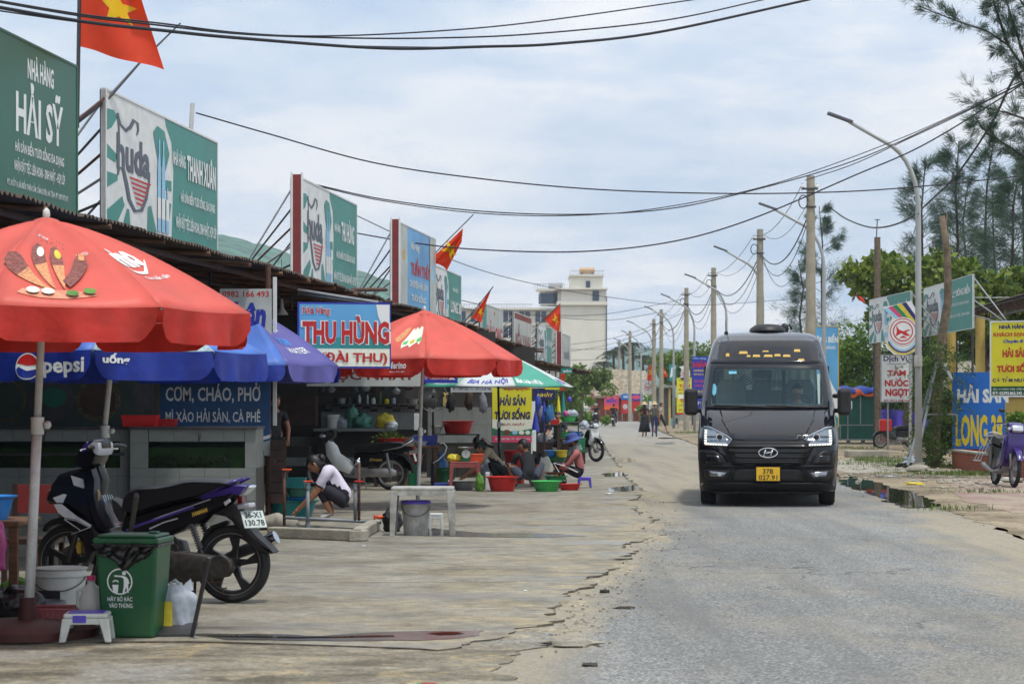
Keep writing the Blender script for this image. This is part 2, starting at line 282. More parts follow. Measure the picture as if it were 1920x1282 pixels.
        r = delaunay_2d_cdt(P, E, [], 1, 1e-6)
        return s.add([fn(v.x, v.y) for v in r[0]], [tuple(f) for f in r[2]], mi)
    def build(s, name, mats, parent=None, smooth=False, bevel=0.0, solid=0.0, loc=None, kind=None, label=None):
        me = bpy.data.meshes.new(name); me.from_pydata(s.v, [], s.f)
        if not isinstance(mats, (list, tuple)): mats = [mats]
        for m in mats: me.materials.append(M.get(m) or MATS[m] if isinstance(m, str) else m)
        if len(mats) > 1: me.polygons.foreach_set('material_index', s.mi)
        me.update()
        if smooth: me.shade_smooth() if smooth is True else me.shade_smooth()
        o = bpy.data.objects.new(name, me); COL.objects.link(o)
        if parent is not None: o.parent = parent
        if loc is not None: o.location = loc
        if smooth and smooth is not True:
            try: me.set_sharp_from_angle(angle=R(smooth))
            except Exception: pass
        if bevel:
            b = o.modifiers.new('bevel', 'BEVEL'); b.width = bevel; b.segments = 2; b.limit_method = 'ANGLE'; b.angle_limit = R(40)
        if solid:
            b = o.modifiers.new('solid', 'SOLIDIFY'); b.thickness = solid; b.offset = -1
        if kind: o['kind'] = kind
        if label: o['label'] = label
        return o
def thing(name, label, cat, loc=(0,0,0), rotz=0.0, group=None, rot=None):
    o = bpy.data.objects.new(name, None); COL.objects.link(o); o.location = loc
    o.rotation_euler = rot if rot else (0,0,rotz); o.empty_display_size = 0.2
    o['label'] = label; o['category'] = cat
    if group: o['group'] = group
    return o
def tag(o, label, cat, group=None):
    o['label'] = label; o['category'] = cat
    if group: o['group'] = group
    return o
def kids(o): return [c for c in ALLKIDS.get(o.name, [])]
def dup(root, loc=None, rotz=None, label=None, group=None, scale=None):
    def cp(o, par):
        c = o.copy(); COL.objects.link(c)
        if par is not None: c.parent = par
        for ch in [x for x in bpy.data.objects if x.parent == o]: cp(ch, c)
        return c
    r = cp(root, None)
    if loc is not None: r.location = loc
    if rotz is not None: r.rotation_euler = (0,0,rotz)
    if label: r['label'] = label
    if group: r['group'] = group
    if scale: r.scale = scale
    return r
# ------------------------------------------------------------------ lettering
_TC = {}
def text_mesh(body, bold=0.02, shear=0.0):
    k = (body, bold, shear)
    if k in _TC: return _TC[k]
    c = bpy.data.curves.new('t', 'FONT'); c.body = body; c.resolution_u = 2; c.offset = bold; c.shear = shear; c.fill_mode = 'FRONT'
    o = bpy.data.objects.new('t', c); COL.objects.link(o)
    dg = bpy.context.evaluated_depsgraph_get(); me = bpy.data.meshes.new_from_object(o.evaluated_get(dg))
    n = len(me.vertices); co = np.empty(n*3); me.vertices.foreach_get('co', co); co = co.reshape(-1, 3)
    fs = [tuple(p.vertices) for p in me.polygons]
    bpy.data.objects.remove(o); bpy.data.curves.remove(c); bpy.data.meshes.remove(me)
    mn, mx = co.min(0), co.max(0); co = (co-mn)/np.maximum(mx-mn, 1e-6); co[:, 2] = 0
    _TC[k] = (co, fs); return _TC[k]
def lettering(body, m, parent, fn, u0, u1, v0, v1, bold=0.02, shear=0.0, name='lettering', trap=0.0):
    co, fs = text_mesh(body, bold, shear); b = B()
    b.add([fn(u0+(u1-u0)*c[0], v0+(v1-v0)*c[1]*(1+trap*(c[0]-.5))) for c in co], fs)
    return b.build(name, m, parent)
def arc_pts(cx, cy, rx, ry, a0=0, a1=360, n=24):
    return [(cx+rx*math.cos(R(a0+(a1-a0)*i/n)), cy+ry*math.sin(R(a0+(a1-a0)*i/n))) for i in range(n if a1-a0 == 360 else n+1)]
def band(pts, w):
    """2-D stroke outline along pts"""
    a, b = [], []
    for i, p in enumerate(pts):
        q0 = pts[max(i-1,0)]; q1 = pts[min(i+1,len(pts)-1)]; dx, dy = q1[0]-q0[0], q1[1]-q0[1]; l = math.hypot(dx, dy) or 1
        ww = w[i] if isinstance(w, (list, tuple)) else w
        a.append((p[0]-dy/l*ww, p[1]+dx/l*ww)); b.append((p[0]+dy/l*ww, p[1]-dx/l*ww))
    return a+b[::-1]
def board(name, label, cat, O, RV, h, layers, panel='white', thick=0.05, frame=None, fw=0.03, group=None, extra=None, tilt=0.0, root=None):
    """flat sign: O bottom-left front corner, RV right vector (full width), layers in fractions of the face"""
    O = Vector(O); RV = Vector(RV); Rn = RV.normalized(); w = RV.length; Nn = Rn.cross(Vector((0,0,1)))
    U = (Vector((0,0,1))*math.cos(tilt)-Nn*math.sin(tilt)).normalized()
    t = root or thing(name, label, cat, O+RV/2, group=group); o = O-Vector(t.location)
    b = B(); q = [o, o+RV, o+RV+U*h, o+U*h]; b.prism([p-Nn*thick for p in q], Nn*thick); b.build('panel', panel, t)
    if frame:
        b = B(); T = thick+0.012
        for a0, a1, b0, b1 in ((0,w,0,fw),(0,w,h-fw,h),(0,fw,fw,h-fw),(w-fw,w,fw,h-fw)):
            q = [o+Rn*x+U*y-Nn*(thick+.004) for x, y in ((a0,b0),(a1,b0),(a1,b1),(a0,b1))]; b.prism(q, Nn*T)
        b.build('frame', frame, t)
    lay = 1; stp = .0016 if len(layers) < 12 else .0005
    for L_ in layers:
        off = stp*lay
        fn = lambda u, v, off=off: o+Rn*(u*w)+U*(v*h)+Nn*off
        if L_[0] == 't':
            _, body, cx, cy, tw, th, m = L_[:7]; bold = L_[7] if len(L_) > 7 else 0.02; sh = L_[8] if len(L_) > 8 else 0
            lettering(body, m, t, fn, cx-tw/2, cx+tw/2, cy-th/2, cy+th/2, bold, sh)
        elif L_[0] == 'p':
            B().tri2d(L_[1], fn).build(L_[3] if len(L_) > 3 else 'print', L_[2], t)
        elif L_[0] == 'e':
            B().poly([fn(*p) for p in arc_pts(L_[1], L_[2], L_[3], L_[4])]).build(L_[6] if len(L_) > 6 else 'print', L_[5], t)
        elif L_[0] == 'up': lay += 1
        lay += 1
    return t, o, Rn, U, Nn, w, h
# ================================================================== GROUND
def ground_mat(name, kind):
    m = bpy.data.materials.new(name); m.use_nodes = True; nt = m.node_tree; N = nt.nodes; L = nt.links; p = N['Principled BSDF']
    tc = N.new('ShaderNodeTexCoord').outputs['Object']
    def noise_(sc, det=5, ro=.6, st=None):
        v = tc
        if st: mp = N.new('ShaderNodeMapping'); mp.inputs['Scale'].default_value = st; L.new(v, mp.inputs[0]); v = mp.outputs[0]
        n = N.new('ShaderNodeTexNoise'); n.inputs['Scale'].default_value = sc; n.inputs['Detail'].default_value = det; n.inputs['Roughness'].default_value = ro; L.new(v, n.inputs['Vector']); return n.outputs[0]
    def rng(x, a, b, c=0, d=1):
        r = N.new('ShaderNodeMapRange'); r.inputs[1].default_value = a; r.inputs[2].default_value = b; r.inputs[3].default_value = c; r.inputs[4].default_value = d; L.new(x, r.inputs[0]); return r.outputs[0]
    def mix(f, a, b, mode='MIX'):
        x = N.new('ShaderNodeMixRGB'); x.blend_type = mode
        for i, q in ((0, f), (1, a), (2, b)):
            if isinstance(q, tuple): x.inputs[i].default_value = q+((1,) if len(q) == 3 else ())
            elif isinstance(q, (int, float)): x.inputs[i].default_value = q
            else: L.new(q, x.inputs[i])
        return x.outputs[0]
    def math_(op, a, b=0.0):
        x = N.new('ShaderNodeMath'); x.operation = op; x.use_clamp = op in ('MULTIPLY', 'ADD') and False
        for i, q in ((0, a), (1, b)):
            if isinstance(q, (int, float)): x.inputs[i].default_value = q
            else: L.new(q, x.inputs[i])
        return x.outputs[0]
    sep = N.new('ShaderNodeSeparateXYZ'); L.new(tc, sep.inputs[0]); X, Y = sep.outputs[0], sep.outputs[1]
    along = math_('SUBTRACT', X, math_('MULTIPLY', Y, 0.1175))
    rough = 0.9
    if kind == 'asphalt':
        v = N.new('ShaderNodeTexVoronoi'); v.inputs['Scale'].default_value = 75; L.new(tc, v.inputs['Vector'])
        sepc = N.new('ShaderNodeSeparateColor'); L.new(v.outputs['Color'], sepc.inputs[0])
        ramp = N.new('ShaderNodeValToRGB'); L.new(sepc.outputs[0], ramp.inputs[0]); e = ramp.color_ramp.elements
        e[0].position = 0.0; e[0].color = (0.085, 0.087, 0.085, 1); e[1].position = 1.0; e[1].color = (0.44, 0.44, 0.42, 1)
        x = ramp.color_ramp.elements.new(0.45); x.color = (0.19, 0.192, 0.188, 1); x = ramp.color_ramp.elements.new(0.8); x.color = (0.27, 0.27, 0.26, 1)
        big = rng(noise_(0.35, 4, .6, (1, .35, 1)), .35, .65, .74, 1.06)
        c = mix(1.0, ramp.outputs[0], big, 'MULTIPLY')
        # blown sand along both edges, and a few long drifts
        e1 = rng(along, -0.9, -1.5, 0, 1); e2 = rng(along, 1.5, 2.6, 0, 1)
        edge = math_('MAXIMUM', e1, e2); n = noise_(1.1, 8, .65, (1, .5, 1))
        s = rng(math_('ADD', math_('MULTIPLY', edge, 0.42), n), 0.56, 0.80, 0, 0.92)
        g2 = rng(noise_(14, 4, .7), .3, .7, .3, 1); s = math_('MULTIPLY', s, g2)
        c = mix(s, c, (0.36, 0.30, 0.20)); yl = noise_(.5, 7, .68, (1, .6, 1)); c = mix(rng(yl, .46, .66, 0, .42), c, (0.33, 0.29, 0.21)); tr = noise_(.8, 4, .6, (2.2, .12, 1)); c = mix(rng(tr, .47, .66, 0, .5), c, (0.13, 0.13, 0.125))
        vc = N.new('ShaderNodeTexVoronoi'); vc.feature = 'DISTANCE_TO_EDGE'; vc.inputs['Scale'].default_value = .55; nv = N.new('ShaderNodeVectorMath'); nv.operation = 'ADD'; nn = N.new('ShaderNodeTexNoise'); nn.inputs['Scale'].default_value = 1.6; nn.inputs['Detail'].default_value = 6; L.new(tc, nn.inputs['Vector']); L.new(tc, nv.inputs[0]); L.new(nn.outputs['Color'], nv.inputs[1]); L.new(nv.outputs[0], vc.inputs['Vector'])
        c = mix(math_('MULTIPLY', rng(vc.outputs['Distance'], .004, .012, .7, 0), rng(noise_(.3, 3), .5, .58)), c, (.05,.05,.045))
        w = rng(noise_(0.55, 5, .6, (1, .4, 1)), .60, .72, 0, 1); c = mix(math_('MULTIPLY', w, .25), c, (0.4, .4, .38))
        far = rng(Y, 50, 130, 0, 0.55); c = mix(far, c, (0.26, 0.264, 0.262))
        fine = noise_(60, 3, .6); bump = fine; bs = 0.35
    elif kind == 'slab':
        st = noise_(1.3, 10, .66, (1, .8, 1)); c = mix(rng(st, .36, .64), (0.135, 0.118, 0.085), (0.29, 0.268, 0.215))
        pt = noise_(.4, 7, .65, (1, .7, 1)); c = mix(rng(pt, .44, .62, 0, .6), c, (0.26, 0.248, 0.215))
        sand = rng(along, -4.2, -1.6, 0, .8); c = mix(math_('MULTIPLY', sand, rng(noise_(1.7, 8, .7), .44, .6)), c, (0.36, 0.295, 0.185))
        dk = noise_(2.6, 12, .74, (1, .8, 1)); c = mix(rng(dk, .57, .72, 0, .75), c, (0.085, 0.078, 0.062))
        gr = noise_(48, 3, .6); c = mix(1.0, c, rng(gr, .3, .7, .72, 1.24), 'MULTIPLY'); c = mix(1.0, c, rng(noise_(7, 8, .78, (.8, 1.2, 1)), .34, .66, .62, 1.32), 'MULTIPLY'); sk = noise_(2.2, 9, .7, (.4, 3.2, 1)); c = mix(rng(sk, .60, .66, 0, .7), c, (0.075, 0.066, 0.05)); sl = noise_(1.5, 9, .72, (.35, 2.4, 1)); c = mix(rng(sl, .57, .70, 0, .5), c, (0.46, 0.45, 0.40))
        wh = noise_(3.0, 10, .72); c = mix(rng(wh, .60, .72, 0, .45), c, (0.47, 0.46, 0.42))
        sh = rng(X, -5.5, -2.0, .45, 0); wet = noise_(.8, 5, .6, (.6, 1.2, 1))
        rough = rng(wet, .52, .66, .82, .28); c = mix(rng(wet, .54, .66, 0, .38), c, (0.09, 0.085, 0.075)); bump = gr; bs = 0.3
    elif kind == 'dirtslab':
        st = noise_(1.7, 9, .66, (.6, 1.3, 1)); c = mix(rng(st, .4, .62), (0.12, 0.105, 0.075), (0.30, 0.27, 0.205))
        sd_ = noise_(2.8, 8, .7); c = mix(rng(sd_, .52, .62, 0, .8), c, (0.36, 0.28, 0.15))
        pt = noise_(.7, 6, .6); c = mix(rng(pt, .5, .6, 0, .8), c, (0.27, 0.26, 0.23))
        gr = noise_(40, 4, .65); c = mix(1.0, c, rng(gr, .3, .7, .65, 1.3), 'MULTIPLY'); c = mix(1.0, c, rng(noise_(9, 9, .78), .34, .66, .6, 1.3), 'MULTIPLY'); bump = gr; bs = .5
    elif kind == 'sand':
        st = noise_(.9, 8, .65, (1, .6, 1)); c = mix(rng(st, .4, .6), (0.17, 0.13, 0.08), (0.34, 0.275, 0.185))
        gr = noise_(22, 5, .7); c = mix(1.0, c, rng(gr, .3, .7, .7, 1.25), 'MULTIPLY'); c = mix(1.0, c, rng(noise_(5, 9, .78), .34, .66, .62, 1.3), 'MULTIPLY')
        dk = noise_(2.7, 8, .7, (1, .6, 1)); c = mix(rng(dk, .57, .68, 0, .7), c, (0.13, 0.12, 0.09)); 
        g = noise_(.23, 6, .7); c = mix(rng(g, .57, .66, 0, .7), c, (0.10, 0.13, 0.05)); bump = gr; bs = .5
    elif kind == 'pavers':
        br = N.new('ShaderNodeTexBrick'); br.inputs['Scale'].default_value = 4.5; L.new(tc, br.inputs['Vector']); br.inputs['Mortar Size'].default_value = .03
        br.inputs['Color1'].default_value = (0.33, 0.205, 0.18, 1); br.inputs['Color2'].default_value = (0.27, 0.17, 0.15, 1); br.inputs['Mortar'].default_value = (0.2, .17, .13, 1)
        c = br.outputs[0]; n = noise_(1.3, 8, .68, (1, .7, 1)); c = mix(rng(n, .42, .6, 0, .85), c, (0.36, 0.30, 0.22))
        gr = noise_(22, 5, .7); c = mix(1.0, c, rng(gr, .3, .7, .8, 1.18), 'MULTIPLY'); bump = gr; bs = .4
    L.new(c, p.inputs['Base Color']); p.inputs['Specular IOR Level'].default_value = 0.35
    if isinstance(rough, float): p.inputs['Roughness'].default_value = rough
    else: L.new(rough, p.inputs['Roughness'])
    b = N.new('ShaderNodeBump'); b.inputs['Strength'].default_value = bs; b.inputs['Distance'].default_value = 0.012; L.new(bump, b.inputs['Height']); L.new(b.outputs[0], p.inputs['Normal'])
    return m
def rough_edge(pts, amp=0.08, step=0.25, seed=0, sc=1.2):
    out = []
    for i in range(len(pts)-1):
        a, b = Vector(pts[i]).to_2d(), Vector(pts[i+1]).to_2d(); k = max(1, int((b-a).length/step))
        for j in range(k):
            p = a.lerp(b, j/k); d = (b-a).normalized(); nrm = Vector((-d.y, d.x))
            q = Vector((p.x*sc, p.y*sc, seed)); off = noise.noise(q)*amp*1.6+noise.noise(q*3.7)*amp*.8+noise.noise(q*11)*amp*.35
            out.append(p+nrm*off)
    out.append(Vector(pts[-1]).to_2d()); return out
def sheet(name, pts, z, m, depth=0.0, kind='structure'):
    b = B(); r = delaunay_2d_cdt([Vector(p[:2]) for p in pts], [(i,(i+1)%len(pts)) for i in range(len(pts))], [], 1, 1e-5)
    vs = [(v.x, v.y, z) for v in r[0]]; b.add(vs, [tuple(f) for f in r[2]])
    if depth:
        n = len(pts); a = [(p[0], p[1], z) for p in pts]; c = [(p[0], p[1], z-depth) for p in pts]
        b.add(a+c, [(i,(i+1)%n,n+(i+1)%n,n+i) for i in range(n)])
    sd_ = len(r[2]) if depth else 0
    if depth: b.mi = [0]*sd_+[1]*(len(b.f)-sd_)
    o = b.build(name, [m, 'edge_dirt'] if depth else m); o['kind'] = kind; return o
mat('edge_dirt', (.12,.10,.075), .95, var=.6, vs=9)
ZR = -0.018           # road level, the stalls' slab is 0
g_sand = ground_mat('sandy_soil', 'sand')
b = B(); b.poly([(-3000,-60,-.06),(3000,-60,-.06),(3000,4800,-.06),(-3000,4800,-.06)]); o = b.build('ground', g_sand); o['kind'] = 'structure'
# road sheet: left edge hidden under the slab, right edge ragged
rl = [(-3.2,2),(-2.5,10),(-.6,20),(.8,32),(1.6,46),(2.2,62),(3.0,90),(4.4,135),(4.0,200),(1.0,300)]
rr = [(16,300),(13.5,200),(9.0,135),(7.6,100),(6.9,78),(6.75,60),(6.6,45),(6.15,36),(6.15,30),(5.9,26),(5.5,22),(5.9,15),(6,2)]
pts = rough_edge(rl, .1, 1.0, 3)+rough_edge(rr, .12, .5, 8)
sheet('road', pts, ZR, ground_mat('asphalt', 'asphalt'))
E_PX = [(850,1213),(905,1203),(935,1190),(985,1178),(1030,1169),(1048,1157),(1022,1150),(1040,1135),(1085,1118),(1078,1103),(1110,1098),(1098,1082),(1140,1074),(1165,1050),(1182,1032),(1160,1022),(1205,1012),(1235,1000),(1198,990),(1225,975),(1190,958),(1185,940),(1205,925),(1190,908),(1165,890),(1158,872),(1140,850),(1128,830),(1120,812),(1116,800),(1108,793)]
edge = [GP(x, y) for x, y in E_PX]
front = [(-9,13.05),(-3.0,13.15),(-2.0,13.2),(-.9,12.9),(-.55,12.82)]
pts = rough_edge(front, .02, .2, 5)[:-1]+rough_edge([(-.55,12.82)]+[tuple(e.to_2d()) for e in edge], .09, .07, 11, 3.0)+[Vector((edge[-1].x-8, edge[-1].y+10)), Vector((-14,150)), Vector((-14,13.05))]
sheet('pavement', pts, 0.0, ground_mat('stained_concrete', 'slab'), depth=.06)
pts = rough_edge([(-.3,10.0),(.05,11.2),(-.1,12.2),(.3,13.2),(.1,14.2),(-.4,14.6)], .09, .1, 21, 2.0)+[Vector((-9,14.6)), Vector((-9,5)), Vector((-.8,5)), Vector((-.6,8))]
sheet('front_pavement', pts, -0.011, ground_mat('dirty_concrete', 'dirtslab'), depth=.03)
# right verge: sand then worn pavers
pts = rough_edge([(5.75,14),(5.35,21),(5.8,25),(6.1,29.5),(6.6,35),(7.05,45),(6.85,60),(6.95,78),(7.7,100),(9.1,133),(13.6,198),(22,298)], .1, .3, 31)+[Vector((90,298)), Vector((90,14))]
sheet('verge', pts, ZR+.004, g_sand)
pts = rough_edge([(7.9,21),(6.9,27),(6.9,31),(7.1,34),(7.9,38),(8.6,43)], .12, .25, 41)+[Vector((11.5,43)), Vector((14,21))]
sheet('brick_pavement', pts, ZR+.008, ground_mat('worn_pavers', 'pavers'))
pts = rough_edge([(7.4,46.5),(7.3,52),(8.3,58),(10.5,57.5),(9.6,48)], .1, .4, 44)
sheet('concrete_path', pts, ZR+.010, M['conc'])
# puddles
pud = bpy.data.materials.new('puddle_water'); pud.use_nodes = True
_p = pud.node_tree.nodes['Principled BSDF']; _p.inputs['Base Color'].default_value = (.035,.03,.022,1); _p.inputs['Roughness'].default_value = .02; _p.inputs['Specular IOR Level'].default_value = .9
wetm = mat('wet_concrete', (0.10,.095,.08), 0.16, var=.2, vs=5, spec=.6)
def puddle(px, z, seed, m=pud, amp=.05, st=.1):
    q = [GP(x, y, z) for x, y in px]; q = [p.to_2d() for p in q]; q.append(q[0])
    sheet('puddle', rough_edge(q, amp, st, seed, 1.6)[:-1], z, m)
puddle([(1571,893),(1600,895),(1640,900),(1668,914),(1702,918),(1740,936),(1762,947),(1735,950),(1706,951),(1660,938),(1628,921),(1600,914),(1574,906)], ZR+.012, 51, amp=.12, st=.2)
puddle([(360,1188),(480,1186),(600,1190),(700,1186),(800,1181),(905,1181),(912,1192),(840,1198),(700,1200),(560,1200),(430,1198)], .003, 60, m=wetm, amp=.05, st=.08)
puddle([(372,1190),(470,1191),(560,1193),(640,1192),(700,1190),(740,1190),(740,1192),(640,1194),(560,1195),(430,1193)], .006, 52, amp=.01, st=.05)
puddle([(800,1186),(820,1184.5),(850,1184),(868,1186),(850,1188.5),(825,1189)], .006, 61, amp=.02, st=.05)
puddle([(955,1208),(985,1195),(1010,1186),(1035,1182),(1018,1192),(985,1206)], ZR+.004, 53)
puddle([(750,1281),(790,1277),(825,1279),(830,1290),(755,1292)], -.007, 54)
puddle([(800,990),(860,994),(930,998),(1040,1001),(1100,1004),(1000,1007),(870,1005),(800,1004)], .004, 55, m=wetm, amp=.1, st=.2)
puddle([(1130,887),(1165,884),(1178,889),(1160,893),(1135,893)], .004, 56)
puddle([(1140,915),(1190,908),(1202,914),(1180,921),(1145,921)], .004, 57)
puddle([(1150,860),(1180,858),(1195,863),(1170,868)], ZR+.004, 58)
puddle([(1225,830),(1262,828),(1268,832),(1240,833)], ZR+.006, 59, m=wetm, amp=.2, st=.5)
# joints between the slab's bays and cracked lumps
jm = mat('joint_dirt', (.05,.045,.035), .95, var=.2)
for k, (y0, yy) in enumerate(((17.4, 17.6), (21.6, 22.0), (25.8, 26.1), (31, 31.4))):
    b = B(); q = []
    xs = np.linspace(-5.2, rowX(-2.0, y0), 60)
    top = [(x, y0+(yy-y0)*i/60+.06*noise.noise(Vector((x*2, k, 0))), .003) for i, x in enumerate(xs)]
    bot = [(p[0], p[1]-.012-.02*abs(noise.noise(Vector((p[0]*5, k, 3)))), .003) for p in top]
    b.add(top+bot, [(i, i+1, 60+i+1, 60+i) for i in range(59)]); o = b.build('pavement_joint', jm); o['kind'] = 'structure'
# ------------------------------------------------------------------ broken bits, stones
def stone(px, py, w, h, m='conc', label='', z=0.0, d=None, cat='rubble', name='concrete_chunk', seed=1):
    p = GP(px, py, z); b = B(); b.ball((0,0,h*.4), (w/2, (d or w*.7)/2, h*.6), 10, 7, noise_amp=.6, seed=seed)
    return tag(b.build(name, m, smooth=50, loc=p), label, cat)
stone(1075,1212,.36,.05,'conc','flat broken strip of old concrete lying on the asphalt', ZR, d=.12, seed=2)
stone(1107,1248,.1,.02,'dbark','small dark scrap lying on the asphalt near the camera', ZR, seed=3, name='scrap')
stone(1134,1111,.08,.03,'dbark','dark pebble lying on the road beside the slab edge', ZR, seed=4, name='pebble')
stone(1172,1140,.16,.015,'dbark','thin dark twig like scrap on the asphalt past the slab edge', ZR, seed=5, name='scrap')
stone(1126,845,.35,.09,'rust','dark metal scrap lying on the road beside the parked motorbike', ZR, seed=6, name='scrap')
stone(1250,822,.9,.05,'dbark','flat dark board lying on the road behind the walkers', ZR, d=.9, seed=6, name='flat_board')
for i, (x, y, w, h, lab) in enumerate(((1720,884,.5,.16,'grey stone by the foot of the tree props'),(1850,868,1.0,.26,'heap of orange soil against the low brick wall'),(1812,878,.6,.18,'tan stone at the left end of the low brick wall'),(1898,905,.45,.1,'grey slab fragment under the purple scooter'))):
    stone(x, y, w, h, 'conc' if i != 1 else g_sand, lab, ZR, seed=10+i, name='stone' if i != 1 else 'soil_heap', cat='stone' if i != 1 else 'soil')
b = B(); b.box(-.6,.6,-.3,.3,0,.2); tag(b.build('concrete_block', 'conc', bevel=.03, loc=GP(1625,857,ZR)), 'long weathered concrete block lying beside the path behind the puddle', 'block')
# loose grit: stuff
b = B()
for i in range(520):
    t = random.random(); k = random.choice((0, 0, 1))
    if k == 0:
        e = edge[int(t*(len(edge)-9))]; x = e.x+abs(random.gauss(.05, .3)); y = e.y+random.gauss(0, .5)
    else: x = random.uniform(5.6, 8); y = random.uniform(20, 40)
    s = random.uniform(.005, .016); b.box(x, x+s*1.5, y, y+s*1.5, ZR, ZR+s+(.03 if k == 0 and x < e.x else 0))
o = b.build('grit', 'conc'); o['kind'] = 'stuff'; o['label'] = 'loose grit scattered along the broken road edges'; o['category'] = 'gravel'
# ================================================================== HILLS
def hill(name, prof, Y, depth, m, label, seed):
    b = B(); n = 160; xs = [p[0] for p in prof]; ys = [p[1] for p in prof]; rows = []
    for j in range(13):
        t = j/12; row = []
        for i in range(n+1):
            px = xs[0]+(xs[-1]-xs[0])*i/n; py = float(np.interp(px, xs, ys)); z = (761-py)*Y/F
            x = (px-960)*Y/F; yy = Y-depth*(1-t)
            q = Vector((x*.012, yy*.012, seed)); row.append((x*(yy/Y)**.3, yy, (z*(math.sin(t*math.pi/2)**1.1))*(1+.10*noise.noise(q)*(1-t))+5*noise.noise(q*5)*t*.4+1.6*noise.noise(q*20)*t))
        rows.append(row)
    vs = sum(rows, []); fs = [(j*(n+1)+i, j*(n+1)+i+1, (j+1)*(n+1)+i+1, (j+1)*(n+1)+i) for j in range(12) for i in range(n)]
    b.add(vs, fs); o = b.build(name, m, smooth=True); o['kind'] = 'structure'; o['label'] = label
hm = mat('hill_forest', C(72, 116, 96), 1.0, var=.55, vs=.06, bump=1.0, bs=.25); hm.node_tree.nodes['Bump'].inputs['Distance'].default_value = 6
for n_ in hm.node_tree.nodes:
    if n_.type == 'TEX_NOISE': n_.inputs['Detail'].default_value = 9
hill('hill', [(-700,470),(-200,430),(100,415),(330,432),(430,440),(520,466),(600,495),(660,508),(700,514),(760,534),(830,560),(900,585),(1000,625),(1100,690),(1200,755)], 1300, 420, hm, 'wooded hill behind the left signs', 1)
hill('far_hill', [(700,740),(900,700),(1050,668),(1140,656),(1200,650),(1260,653),(1310,664),(1400,668),(1480,690),(1600,700),(1800,690),(2300,700),(2700,755)], 2400, 700, hm, 'far ridge beyond the street end', 4)
# ================================================================== VEGETATION
def leaves(name, P, size, mats, parent, seed=0, droop=0.0, aspect=.5, fold=False, label=None, kind=None, axis=None):
    """one small blade per point; size array or float"""
    rs = np.random.RandomState(seed); n = len(P); P = np.asarray(P, float)
    a = rs.normal(size=(n,3)); 
    if axis is not None: a = a*.45+axis
    a[:,2] -= droop; a /= np.linalg.norm(a, axis=1)[:,None]
    c = rs.normal(size=(n,3)); c -= a*(a*c).sum(1)[:,None]; c /= np.linalg.norm(c, axis=1)[:,None]
    sz = (np.asarray(size)*rs.uniform(.6, 1.3, n))[:,None]
    v0 = P; v1 = P+a*sz*.5+c*sz*aspect*.5; v2 = P+a*sz; v3 = P+a*sz*.5-c*sz*aspect*.5
    V = np.stack([v0,v1,v2,v3], 1).reshape(-1,3)
    me = bpy.data.meshes.new(name); me.vertices.add(4*n); me.vertices.foreach_set('co', V.ravel())
    me.loops.add(4*n); me.polygons.add(n); me.loops.foreach_set('vertex_index', np.arange(4*n, dtype=np.int32)); me.polygons.foreach_set('loop_start', np.arange(n, dtype=np.int32)*4)
    me.polygons.foreach_set('loop_total', np.full(n, 4, dtype=np.int32)); me.materials.append(mats); me.update(calc_edges=True)
    o = bpy.data.objects.new(name, me); COL.objects.link(o); o.parent = parent
    if label: o['label'] = label
    if kind: o['kind'] = kind
    return o
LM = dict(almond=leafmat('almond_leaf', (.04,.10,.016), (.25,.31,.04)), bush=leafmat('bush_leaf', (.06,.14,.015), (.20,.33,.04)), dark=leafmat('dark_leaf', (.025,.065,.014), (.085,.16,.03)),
          cas=leafmat('casuarina_needle', (.03,.07,.045), (.085,.145,.09), .15), vine=leafmat('vine_leaf', (.025,.06,.012), (.13,.21,.03)), grass=leafmat('grass_blade', (.07,.12,.03), (.20,.26,.07)), palm=leafmat('palm_leaf', (.03,.05,.03), (.07,.09,.05)), lite=leafmat('light_leaf', (.07,.14,.03), (.22,.30,.07)))
def clump_pts(rs, centers, radii, n, shell=.5):
    k = rs.randint(0, len(centers), n); d = rs.normal(size=(n,3)); d /= np.linalg.norm(d, axis=1)[:,None]
    r = rs.uniform(shell, 1, n)[:,None]**.5; return np.asarray(centers)[k]+d*r*np.asarray(radii)[k][:,None]*np.array([1,1,.8])
def tree(name, label, loc, trunk, crown_c, crown_r, nclump, nleaf, lsize, lm, seed, bark='bark', tr=.14, group=None, cat='tree', spread=.28, limbs=7, aspect=.5, kindc=None):
    """trunk: list of local points; crown ellipsoid centre/radii local"""
    rs = np.random.RandomState(seed); t = thing(name, label, cat, loc, group=group)
    b = B(); n = len(trunk); b.tube(trunk, [tr*(1-.5*i/(n-1)) for i in range(n)], 8)
    cc = np.array(crown_c); cr = np.array(crown_r)
    d = rs.normal(size=(nclump,3)); d /= np.linalg.norm(d, axis=1)[:,None]
    cen = cc+d*cr*(rs.uniform(.15, 1, nclump)[:,None]**.55); rad = rs.uniform(.55, 1.3, nclump)*spread*cr.mean()
    top = Vector(trunk[-1]); mid = Vector(trunk[max(0, n-2)])
    for k in rs.permutation(nclump)[:limbs]:
        e = Vector(cen[k]); s0 = top.lerp(mid, rs.uniform(0, .9)); m_ = s0.lerp(e, .5)+Vector(rs.normal(size=3))*.08*cr.mean()
        b.tube([s0, m_, e], [tr*.4, tr*.25, tr*.07], 5)
    b.build('trunk', bark, t, smooth=True)
    leaves('crown', clump_pts(rs, cen, rad, nleaf), lsize, LM[lm], t, seed, aspect=aspect)
    return t
